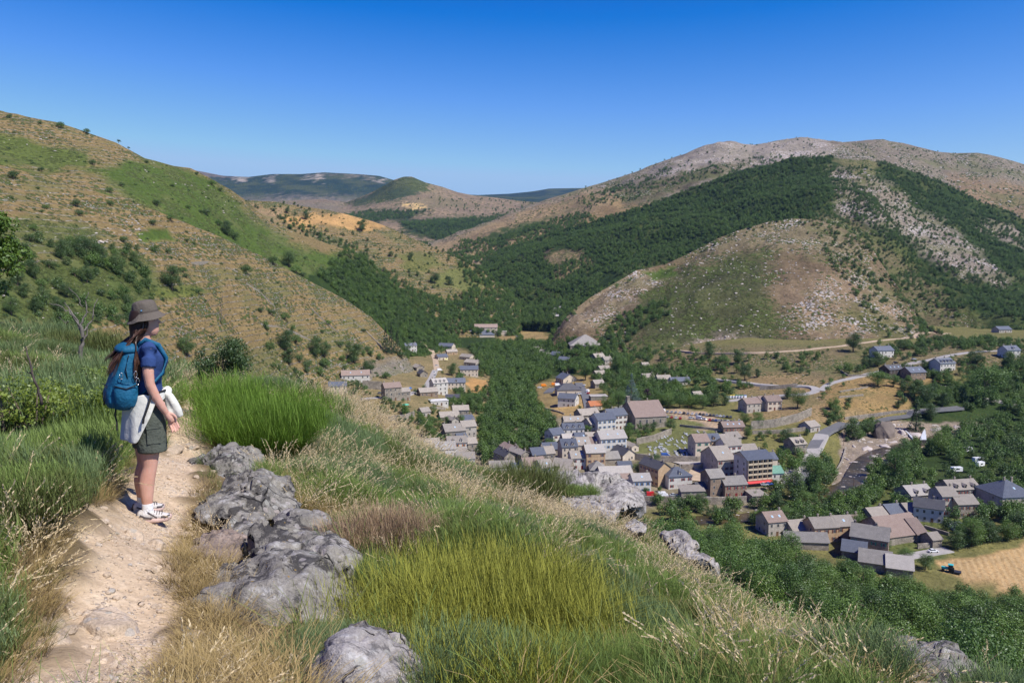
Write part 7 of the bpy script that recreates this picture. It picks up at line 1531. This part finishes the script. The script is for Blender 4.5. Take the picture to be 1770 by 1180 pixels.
B.tube([hd(.078, -.018, -.064), hd(.090, 0, -.062), hd(.078, .018, -.064)], [.004, .007, .004], 8)   # lips
B.tube([hd(.078, -.016, -.072), hd(.088, 0, -.072), hd(.078, .016, -.072)], [.004, .006, .004], 8)
for s in (-1, 1): B.tube([hd(-.002, s*.070, .015), hd(-.012, s*.080, .0), hd(-.004, s*.072, -.025)], [.008, .013, .007], 8)   # ears
ARM = {-1: [(0, -.160, 1.335), (-.015, -.185, 1.26), (-.022, -.203, 1.16), (-.015, -.212, 1.08), (.02, -.215, .99), (.07, -.212, .90), (.098, -.205, .855)],
       1: [(0, .160, 1.335), (0, .19, 1.26), (.0, .21, 1.16), (.01, .22, 1.08), (.05, .215, .99), (.11, .20, .91), (.14, .18, .87)]}
AR = [.052, .048, .043, .038, .037, .030, .024]
for s in (-1, 1):
    B.tube(ARM[s], AR, 14); w = Vector(ARM[s][-1]); d = (w-Vector(ARM[s][-2])).normalized()
    lat = Vector((.92, .25*s, .28)).normalized(); lat = (lat-d*lat.dot(d)).normalized(); inn = d.cross(lat)*s   # knuckle row runs front to back
    def hp(a_, l_, i_=0.0): return w+d*a_+lat*l_+inn*i_
    B.tube([hp(-.01, 0), hp(.02, 0), hp(.05, .003), hp(.085, .002)], [.022, .026, .030, .026], 10)
    for k, (l0, L) in enumerate(((.026, .068), (.009, .076), (-.009, .070), (-.026, .055))):
        c1 = -.02-.004*k; B.tube([hp(.075, l0*.9), hp(.09, l0), hp(.09+L*.45, l0*1.05, c1*.6), hp(.085+L*.8, l0*1.05, c1*1.6), hp(.08+L, l0, c1*2.4)], [.0105, .0098, .0092, .0085, .0065], 8)
    B.tube([hp(.015, .02), hp(.04, .040, -.008), hp(.066, .046, -.014), hp(.088, .042, -.018)], [.013, .0115, .0098, .0075], 8)
body = link('body', B.me('body', [M_skin], True), hiker); softmod(body, .0042, 5)
eb = MB()
for s in (-1, 1):
    for (dx, rr, mi) in ((.074, .0095, 0), (.0805, .005, 1)):
        bm_ = bmesh.new(); bmesh.ops.create_uvsphere(bm_, u_segments=10, v_segments=8, radius=rr); eb.add([hd(dx+v.co.x, s*.030+v.co.y, .018+v.co.z) for v in bm_.verts], [tuple(v.index for v in f.verts) for f in bm_.faces], mi); bm_.free()
link('eyes', eb.me('eyes', [simple('eye_white', (.7, .68, .65), .3, .05), simple('eye_dark', (.05, .03, .02), .2, .1)], True), body)
# t-shirt
B = MB(); loft(B, smoothrings([(.0, 0, .965, .128, .165), (.0, 0, 1.02, .118, .150), (.005, 0, 1.10, .112, .143), (.025, 0, 1.18, .130, .150), (.035, 0, 1.24, .138, .158), (.015, 0, 1.30, .115, .168), (0, 0, 1.345, .088, .155), (-.002, 0, 1.375, .07, .115), (0, 0, 1.395, .060, .075)], 30, 3))
for s in (-1, 1): B.tube([(0, s*.12, 1.345), (0, s*.165, 1.325), (-.01, s*.187, 1.27), (-.018, s*.200, 1.205)], [.058, .064, .060, .060], 16)
shirt = link('t_shirt', B.me('t_shirt', [cloth('blue_jersey', (.026, .055, .165), .2, wr=9, wrs=.35)], True), hiker); softmod(shirt, .008, 4)
# shorts
B = MB(); loft(B, smoothrings([(-.015, 0, .79, .13, .17), (-.02, 0, .86, .142, .185), (-.012, 0, .94, .130, .172), (0, 0, 1.0, .118, .155)], 30, 3))
for s in (-1, 1): loft(B, smoothrings([(-.012, s*.088, .86, .125, .098), (-.008, s*.095, .76, .125, .098), (-.005, s*.102, .66, .120, .098), (-.002, s*.108, .565, .115, .098), (-.002, s*.108, .552, .105, .088)], 22, 4))
m_sh = cloth('olive_grey_canvas', (.085, .095, .078), .25, wr=12, wrs=.6)
shorts = link('shorts', B.me('shorts', [m_sh], True), hiker); softmod(shorts, .008, 3)
pk = MB(); pk.box(-.055, .05, -.205, -.196, .63, .76); pk.box(-.06, .055, -.210, -.200, .745, .78); link('pocket', pk.me('pocket', [m_sh]), shorts)
# white fleece tied round the hips
def drape(th0, th1, n, zt, zb, rt, rb, ripple, seed, name, m, thick=.008, cx=-.015):
    r_ = random.Random(seed); V = []; Fc = []; rows = 14; ph = r_.uniform(0, 6)
    for j in range(rows+1):
        v = j/rows
        for k in range(n+1):
            u = k/n; th = R(th0+(th1-th0)*u); z = zt(u)*(1-v)+zb(u)*v; rr = rt*(1-v)+rb*v; rip = ripple*v*(math.sin(u*19+ph)+.5*math.sin(u*37+ph*2))
            V.append((cx+math.cos(th)*(rr*.86+rip), math.sin(th)*(rr*1.08+rip), z+.006*math.sin(u*25+j)))
    for j in range(rows):
        for k in range(n): a = j*(n+1)+k; Fc.append((a, a+1, a+n+2, a+n+1))
    o = link(name, mesh(name, V, Fc, [m], None, True), hiker); softmod(o, None, 1, 1, thick); return o
m_fl = cloth('white_fleece', (.62, .61, .55), .06, wr=9, wrs=.25)
drape(95, 292, 46, lambda u: 1.0, lambda u: .645 if u < .72 else .645+(u-.72)*1.25, .172, .215, .008, 1, 'fleece_jacket', m_fl, cx=-.02)
drape(-75, 80, 26, lambda u: 1.015, lambda u: .945, .168, .176, .004, 2, 'fleece_sleeve', m_fl)
B = MB(); 
for pts, rd in (([(.12, -.06, .985), (.155, -.10, .965), (.18, -.125, .91), (.205, -.13, .85), (.222, -.13, .80)], [.022, .030, .034, .036, .030]), ([(.12, -.03, .975), (.145, -.08, .93), (.155, -.11, .84), (.16, -.125, .76), (.162, -.125, .72)], [.022, .032, .036, .036, .028])): B.tube(pts, rd, 12)
B.tube([(.10, -.09, .99), (.15, -.05, 1.0), (.15, .01, .98)], [.025, .04, .025], 10)
sl_ = link('fleece_sleeve', B.me('fleece_sleeve', [m_fl], True), hiker); softmod(sl_, .009, 3)
# socks and shoes
m_so = cloth('white_sock', (.72, .72, .74), .06, wr=30); m_up = cloth('shoe_mesh', (.55, .52, .50), .12, wr=40); m_dk = simple('shoe_dark', (.10, .085, .09), .7, .2); m_sol = simple('shoe_sole', (.50, .36, .32), .8, .15, 20)
for s in (-1, 1):
    dz = foot_dz(-.02, s*.107); fa = R(-12 if s < 0 else 8)
    sh = link('shoe', None, hiker, (-.06, s*.107, dz+.002), (0, 0, fa)); sh.empty_display_size = .05
    B = MB(); rings = []
    for x, w_, hgt, zc in ((-.082, .018, .03, .045), (-.075, .032, .045, .05), (-.05, .038, .052, .055), (-.01, .040, .052, .055), (.03, .042, .042, .05), (.07, .046, .034, .045), (.11, .047, .027, .040), (.145, .040, .021, .035), (.168, .026, .015, .032), (.176, .012, .010, .03)):
        rings.append([Vector((x, w_*math.cos(q), zc+hgt*math.sin(q))) for q in [2*math.pi*k/16 for k in range(16)]])
    loft(B, rings); u_ = link('upper', B.me('upper', [m_up], True), sh); softmod(u_, None, 0, 1)
    B = MB(); rings = []
    for z, e_ in ((0, .0), (.012, .006), (.028, .004), (.034, -.002)):
        rings.append([Vector((.047+(.132+e_)*math.cos(q)*(1 if math.cos(q) > 0 else 1.0), (.043+e_)*math.sin(q)*(1.05 if math.cos(q) > -.2 else .85), z+(.012 if math.cos(q) > .9 else 0))) for q in [2*math.pi*k/28 for k in range(28)]])
    loft(B, rings); link('sole', B.me('sole', [m_sol], True), sh)
    B = MB(); 
    for xx in (.045, .065, .085, .105): B.tube([(xx, -.038, .062), (xx+.006, -.018, .084-.16*(xx-.04)), (xx+.006, .018, .084-.16*(xx-.04)), (xx, .038, .062)], .003, 6)
    link('laces', B.me('laces', [m_dk], True), sh)
    B = MB(); B.tube([(-.078, 0, .03), (-.08, 0, .06), (-.07, 0, .095)], [.012, .014, .008], 8)
    for t_ in (-1, 1): B.tube([(-.06, t_*.036, .07), (-.02, t_*.042, .05), (.03, t_*.044, .04)], .006, 6); B.tube([(.0, t_*.040, .09), (.04, t_*.043, .06), (.07, t_*.047, .04)], .004, 6); B.tube([(.10, t_*.047, .045), (.14, t_*.041, .04), (.165, t_*.02, .045)], .006, 6)
    link('trim', B.me('trim', [m_dk], True), sh)
    B = MB(); loft(B, smoothrings([(.0, 0, .065, .048, .038), (0, 0, .10, .044, .036), (0, 0, .135, .043, .036), (0, 0, .15, .042, .036)], 18, 3)); link('sock', B.me('sock', [m_so], True), hiker, (-.06, s*.106, dz))
# sun hat
mh = cloth('hat_canvas', (.115, .098, .082), .12, wr=16, wrs=.3, bump_=2)
hat = link('sun_hat', None, hiker, hd(-.004, 0, .045), (0, R(-9), HY)); hat.scale = (.94, .94, .95); hat.empty_display_size = .05
B = MB(); rg = []
for z, r1 in ((.0, .104), (.02, .104), (.05, .101), (.078, .096), (.098, .086), (.108, .066), (.113, .035), (.114, .002)): rg.append(ringe((0, 0, z), r1*1.04, r1*.92, 32))
loft(B, rg, cap=False); c_ = link('crown', B.me('crown', [mh], True), hat); softmod(c_, None, 0, 1, .002)
B = MB(); rg = []
for k_, (rr, zz) in enumerate(((.103, .008), (.115, -.004), (.130, -.016), (.146, -.027), (.158, -.034))):
    ring = ringe((0, 0, 0), rr*1.05, rr*.95, 40)
    for i, v in enumerate(ring): a_ = 2*math.pi*i/40; v.z = zz-(.014*k_/4)*abs(math.sin(a_))*1.2+.004*math.sin(3*a_+1)*k_/4-(.012 if math.cos(a_) < -.4 else 0)*k_/4
    rg.append(ring)
loft(B, rg, cap=False); c_ = link('brim', B.me('brim', [mh], True), hat); softmod(c_, None, 0, 1, .0025)
B = MB(); loft(B, [ringe((0, 0, .006), .1105, .0985, 32), ringe((0, 0, .022), .1095, .0975, 32)], cap=False); link('hat_band', B.me('hat_band', [cloth('hat_band', (.085, .07, .06))], True), hat)
ey = MB(); ey.box(-.012, .0, -.0995, -.096, .030, .040); link('hat_badge', ey.me('hat_badge', [simple('badge_blue', (.15, .32, .5), .5, .1)]), hat)
# long brown hair
def hair_mat():
    t = NT('brown_hair'); r_ = t.attr('rnd', False); c = t.mix(r_, (.018, .009, .006), (.11, .052, .032)); return t.pbr(c, .38, None, .5)
hrng = np.random.default_rng(4); ns = 1500; V = []; Fq_ = []; Rn = []
for i in range(ns):
    a = hrng.uniform(R(75), R(285)); sd = math.sin(a); st = hd(math.cos(a)*.094-.004, sd*.074, hrng.uniform(.0, .05)); lock = hrng.integers(0, 9); lr = random.Random(int(lock)*7+int(sd > 0))
    side = -1 if sd < 0 else 1; wl = hrng.normal()*.018
    back = -.15-.03*hrng.random(); ex = -.19-.08*lr.random()+wl*1.5; ey_ = side*(.02+.10*lr.random())+wl*1.3; ez = 1.28-.16*lr.random()-.03*hrng.random()
    if side < 0 and lock < 4: ex, ey_, ez = -.09+wl, -.145+wl*.6, 1.20-.10*hrng.random(); back = -.09
    ks = [st, hd(math.cos(a)*.104, sd*.086, -.05)+Vector((wl*.3, wl*.3, 0)), Vector((-.10 if back < -.1 else -.075, sd*.10, 1.42)), Vector((back, .5*sd*.10+.5*ey_, 1.35)), Vector((.6*ex+.4*back, ey_*.95, 1.35*.4+ez*.6+.015)), Vector((ex, ey_, ez))]
    b0 = len(V); L_ = []
    for j in range(len(ks)-1):
        p0, p1, p2, p3 = ks[max(j-1, 0)], ks[j], ks[j+1], ks[min(j+2, len(ks)-1)]
        for k in range(4): t_ = k/4; L_.append(.5*((2*p1)+(-p0+p2)*t_+(2*p0-5*p1+4*p2-p3)*t_*t_+(-p0+3*p1-3*p2+p3)*t_**3))
    L_.append(ks[-1]); fa = hrng.random()*3.14; rv = hrng.random()
    for k, p in enumerate(L_):
        ww = .0022*(1-.7*(k/len(L_))**2); s = Vector((math.cos(fa), math.sin(fa), 0))*ww; w_ = .004*math.sin(k*.9+lock); V += [tuple(p-s+Vector((w_, w_, 0))), tuple(p+s+Vector((w_, w_, 0)))]; Rn += [rv, rv]
    for k in range(len(L_)-1): Fq_.append((b0+2*k, b0+2*k+1, b0+2*k+3, b0+2*k+2))
me = npmesh('hair', V, Fq_, [hair_mat()]); x = me.attributes.new('rnd', 'FLOAT', 'POINT'); x.data.foreach_set('value', np.array(Rn, np.float32)); hair = link('hair', me, hiker)
B = MB(); loft(B, smoothrings([(-.01, 0, 1.62, .085, .07), (-.022, 0, 1.56, .092, .079), (-.035, 0, 1.50, .080, .080), (-.055, 0, 1.44, .055, .085), (-.085, 0, 1.39, .035, .09), (-.125, 0, 1.35, .025, .085)], 20, 3)); hb = link('hair_mass', B.me('hair_mass', [simple('hair_base', (.022, .011, .008), .6, .2, 20)], True), hair)
hb.rotation_euler = (0, 0, 0)
# backpack
pack = empty('backpack', (base.x+.055*cY, base.y+.055*sY, gzz+.01), YAW); pack.scale = (1, 1, 1.06); tag(pack, 'teal blue hiking backpack with carabiners worn by the hiker', 'backpack')
mp_ = cloth('teal_nylon', (.010, .095, .185), .3, wr=9, wrs=.55, rough=.6); mpd = cloth('dark_teal', (.008, .06, .10), .2, wr=9); mwb = simple('black_webbing', (.012, .012, .014), .7, .2, 30)
B = MB(); loft(B, smoothrings([(-.215, 0, .885, .05, .09), (-.225, 0, .90, .088, .125), (-.235, 0, .96, .112, .148), (-.235, 0, 1.04, .118, .155), (-.225, 0, 1.12, .108, .150), (-.205, 0, 1.20, .092, .140), (-.185, 0, 1.28, .075, .125), (-.170, 0, 1.34, .060, .105), (-.165, 0, 1.37, .035, .075)], 30, 4, sq=2.7))
mc = link('main_compartment', B.me('main_compartment', [mp_], True), pack); softmod(mc, None, 0, 1)
B = MB(); loft(B, smoothrings([(-.185, 0, 1.315, .078, .125), (-.19, 0, 1.335, .088, .130), (-.18, 0, 1.365, .078, .115), (-.17, 0, 1.385, .04, .07)], 26, 3, sq=2.6)); q = link('top_lid', B.me('top_lid', [mp_], True), pack); softmod(q, None, 0, 1)
B = MB(); loft(B, smoothrings([(-.315, 0, .905, .03, .09), (-.325, 0, .95, .045, .115), (-.325, 0, 1.02, .045, .118), (-.315, 0, 1.08, .032, .112), (-.31, 0, 1.10, .02, .10)], 24, 3, sq=2.6)); q = link('front_pocket', B.me('front_pocket', [mp_], True), pack); softmod(q, None, 0, 1)
for s in (-1, 1):
    B = MB(); loft(B, smoothrings([(-.23, s*.135, .91, .06, .03), (-.235, s*.148, .96, .082, .04), (-.235, s*.152, 1.03, .088, .042), (-.235, s*.150, 1.075, .088, .032), (-.235, s*.150, 1.08, .085, .026)], 20, 3)); q = link('side_pocket', B.me('side_pocket', [mp_], True), pack); softmod(q, None, 0, 1)
    B = MB(); B.tube([(-.12, s*.085, 1.36), (-.07, s*.10, 1.405), (.025, s*.11, 1.36), (.075, s*.12, 1.26), (.045, s*.14, 1.15), (-.06, s*.165, 1.06), (-.13, s*.13, .99)], [.018, .02, .02, .018, .014, .010, .008], 10); link('shoulder_strap', B.me('shoulder_strap', [mp_ if s < 0 else mpd], True), pack)
B = MB(); B.tube([(-.14, -.15, .99), (-.08, -.185, 1.005), (.0, -.165, 1.01), (.06, -.10, 1.01), (.085, 0, 1.01), (.06, .08, 1.01)], .009, 8); link('hip_belt', B.me('hip_belt', [mwb], True), pack)
def web(pts, w=.011, nm='strap'):
    b = MB(); V = []; 
    for i, p in enumerate(pts): V += [Vector(p)+Vector((-w, 0, 0)), Vector(p)+Vector((w, 0, 0)), Vector(p)+Vector((w, -.004, 0)), Vector(p)+Vector((-w, -.004, 0))]
    for i in range(len(pts)-1):
        for k in range(4): b.f.append((i*4+k, i*4+(k+1) % 4, (i+1)*4+(k+1) % 4, (i+1)*4+k)); b.m.append(0)
    b.v = [tuple(v) for v in V]; return link(nm, b.me(nm, [mwb]), pack)
web([(-.075, -.195, 1.06), (-.07, -.225, 1.0), (-.10, -.24, .92), (-.135, -.245, .84), (-.142, -.247, .80)], .009)
web([(-.30, -.06, .90), (-.31, -.07, .86), (-.30, -.075, .80), (-.302, -.078, .74)], .006)
web([(-.20, -.165, 1.10), (-.25, -.160, 1.105), (-.30, -.13, 1.10)], .004)
for pts, rr in (([(-.365, -.10, 1.07), (-.372, -.02, 1.09), (-.365, .09, 1.07)], .0035), ([(-.16, -.19, 1.085), (-.24, -.196, 1.06), (-.32, -.17, 1.085)], .0045), ([(-.345, -.04, 1.08), (-.375, -.07, 1.0), (-.372, -.02, .93)], .003), ([(-.345, .04, 1.08), (-.375, .06, 1.0), (-.372, 0, .93)], .003), ([(-.22, -.150, 1.13), (-.23, -.155, 1.2), (-.20, -.135, 1.30)], .004), ([(-.30, -.08, 1.12), (-.28, -.09, 1.2), (-.24, -.085, 1.31)], .004)):
    link('cord', MB().tube(pts, rr, 6).me('cord', [mwb], True), pack)
mst = simple('steel', (.7, .7, .7), .25, .1, 1, .5, 1.0)
for cx_, cy_, cz_ in ((-.265, -.155, 1.155), (-.165, -.165, 1.16), (-.155, -.185, 1.11)):
    ring = [(cx_+.012*math.cos(t_), cy_-.012, cz_+.024*math.sin(t_)) for t_ in [6.283*k/14 for k in range(15)]]; link('carabiner', MB().tube(ring, .0028, 6, cap=False).me('carabiner', [mst], True), pack)
lg = MB(); lg.box(-.332, -.331, .0, .05, 1.205, 1.209); link('label_patch', lg.me('label_patch', [simple('print_grey', (.3, .4, .45), .6, .1)]), pack)
# ---------------------------------------------------------------- trees filling the gaps of the village (uncountable green)
HSA = np.array(HS)
ROADPX = [[(1375, 850), (1408, 770), (1450, 738), (1520, 722), (1660, 706)], [(1255, 693), (1350, 684), (1412, 678), (1412, 670), (1350, 668), (1235, 655)], [(1418, 676), (1470, 654), (1580, 627), (1740, 606)], [(1170, 606), (1300, 611), (1400, 604), (1530, 588), (1640, 576)],
          [(1000, 662), (1014, 690), (1006, 726)], [(1068, 706), (1135, 697)], [(1096, 858), (1230, 862)], [(752, 640), (725, 592)], [(620, 690), (700, 685), (752, 640)], [(1540, 968), (1640, 950)], [(1690, 742), (1560, 772), (1490, 800), (1470, 838), (1400, 872), (1280, 897)]]
FREE = [[(1140, 704), (1220, 708), (1292, 742), (1280, 756), (1130, 726)], [(1110, 785), (1125, 762), (1178, 738), (1262, 744), (1245, 765), (1205, 800), (1120, 800)], [(940, 715), (1012, 690), (1010, 728), (945, 738)], [(804, 652), (845, 652), (840, 682), (804, 680)], [(935, 655), (1000, 655), (1000, 690), (935, 690)], [(1195, 800), (1240, 785), (1225, 845), (1195, 835)], [(1610, 962), (1690, 955), (1790, 930), (1790, 1100), (1640, 1000)], [(1230, 690), (1400, 690), (1400, 745), (1290, 745)]]
def clear_of(p, pad=1.5):
    k = np.ones(len(p), bool)
    for hx, hy, hw in HSA: k &= (p[:, 0]-hx)**2+(p[:, 1]-hy)**2 > (hw*.5+pad)**2
    # nothing may stand right in front of a house either, but for a few low crowns
    px, py = proj(p)
    for l in ROADPX:
        for (ax, ay), (bx, by) in zip(l[:-1], l[1:]):
            ex, ey = bx-ax, by-ay; t_ = np.clip(((px-ax)*ex+(py-ay)*ey)/(ex*ex+ey*ey), 0, 1); k &= np.hypot((px-ax-t_*ex), (py-ay-t_*ey)*1.3) > 9
    for f in FREE: k &= poly_sd(px, py, f) < 0
    return k
VT = [([(870, 590), (1010, 600), (1060, 612), (1100, 640), (1235, 650), (1240, 685), (1130, 702), (1060, 700), (1020, 650), (950, 640)], 6.5, (.55, 1.15), B_, .30), ([(1118, 678), (1268, 680), (1264, 703), (1120, 704)], 5.5, (.7, 1.1), B_, 0), ([(1180, 640), (1300, 645), (1320, 664), (1230, 680)], 6.5, (.5, 1.0), B_, .4), ([(1280, 662), (1400, 664), (1400, 672), (1280, 672)], 4.5, (.35, .7), B_, 0),
      ([(690, 712), (765, 712), (792, 745), (775, 768), (700, 765)], 6, (.4, .9), B_, .35), ([(790, 640), (846, 648), (838, 705), (795, 710), (785, 690)], 5.5, (.4, .9), B_, .3), ([(745, 700), (862, 690), (858, 800), (835, 790), (822, 720)], 5.5, (.5, 1.0), B_, .2), ([(590, 660), (690, 690), (700, 720), (660, 735), (590, 690)], 7, (.3, .8), B_+[5], .42),
      ([(915, 735), (965, 730), (960, 775), (935, 792), (880, 775)], 5.5, (.5, .95), B_, .2), ([(1078, 738), (1140, 735), (1120, 765), (1085, 775)], 6, (.4, .8), B_, .4), ([(1060, 690), (1120, 660), (1130, 700), (1060, 715)], 5.5, (.6, 1.1), B_, .3), ([(1090, 795), (1135, 795), (1130, 815), (1090, 830)], 5, (.4, .8), B_, .35),
      ([(1345, 790), (1425, 790), (1470, 870), (1400, 892), (1330, 885)], 6, (.6, 1.1), B_, .35), ([(1415, 685), (1470, 695), (1462, 730), (1425, 745)], 6, (.4, .9), B_, .35), ([(1290, 755), (1400, 750), (1400, 790), (1340, 790)], 8, (.3, .7), B_+[5], .45), ([(1460, 735), (1520, 728), (1520, 750), (1465, 765)], 5.5, (.5, .9), B_, .1),
      ([(1120, 872), (1330, 880), (1430, 872), (1520, 855), (1505, 905), (1400, 915), (1290, 912), (1150, 905)], 5.5, (.6, 1.0), B_, .2), ([(1470, 860), (1640, 838), (1600, 880), (1500, 912), (1340, 925), (1330, 900), (1460, 900)], 5.5, (.6, 1.1), B_, .15), ([(1690, 838), (1800, 820), (1800, 930), (1740, 905), (1695, 880)], 5.8, (.6, 1.0), B_, .25),
      ([(1630, 900), (1690, 885), (1790, 880), (1790, 928), (1640, 955)], 5.5, (.65, 1.05), B_, .12), ([(1100, 625), (1420, 600), (1500, 645), (1300, 655), (1120, 640)], 8, (.35, .9), B_+[5], .44), ([(1500, 600), (1680, 585), (1800, 600), (1800, 660), (1640, 660), (1480, 650)], 6.5, (.4, 1.0), B_, .36), ([(1540, 655), (1650, 650), (1680, 700), (1560, 700)], 6.5, (.4, .9), B_, .3),
      ([(1000, 728), (1060, 728), (1060, 760), (1000, 765)], 7, (.3, .6), B_, .4), ([(1130, 742), (1250, 745), (1240, 775), (1120, 790)], 10, (.15, .4), B_+[5], .35)]
P_, S_, I_ = [], [], []
for poly, spc, (s0, s1), kinds, cl in VT:
    for nm in ('valley_floor', 'bare_dome_hill', 'brown_spur', 'green_slope'):
        p = sample_sheet(nm, [poly], spc, fr, warp=3, clump=cl)
        if nm != 'valley_floor' and len(p):                      # only where this sheet is the visible ground
            zz = np.array([drop(a, b) for a, b in p[:, :2]]); p = p[np.abs(zz-p[:, 2]) < 1.0]
        if not len(p): continue
        s = s0+(s1-s0)*fr.random(len(p)); k = clear_of(p, 1.0) & (clear_of(p, 3.5) | (s < .6)); p = p[k]; P_.append(p-np.array([0, 0, .8])); S_.append(s[k]); I_.append(fr.choice(kinds, len(p)))
P_, S_, I_ = map(np.concatenate, (P_, S_, I_)); print('village trees', len(P_))
scatter('village_greenery', P_, S_, fr.random(len(P_))*6.28, I_, FARC, label='green garden and hedge trees crowded between the village houses', cat='trees')
# ---------------------------------------------------------------- the air
hb_ = MB(); hb_.box(-13000, 13000, -900, 12800, -330, 905); hz_ = NT('air'); v = hz_.n('VolumePrincipled', Density=HAZE_D, Anisotropy=.3); v.inputs['Color'].default_value = (.38, .62, 1.0, 1); hz_.t.links.new(v.outputs[0], hz_.out.inputs['Volume'])
hz = link('haze', hb_.me('haze', [hz_.m])); tag(hz, kind='stuff')
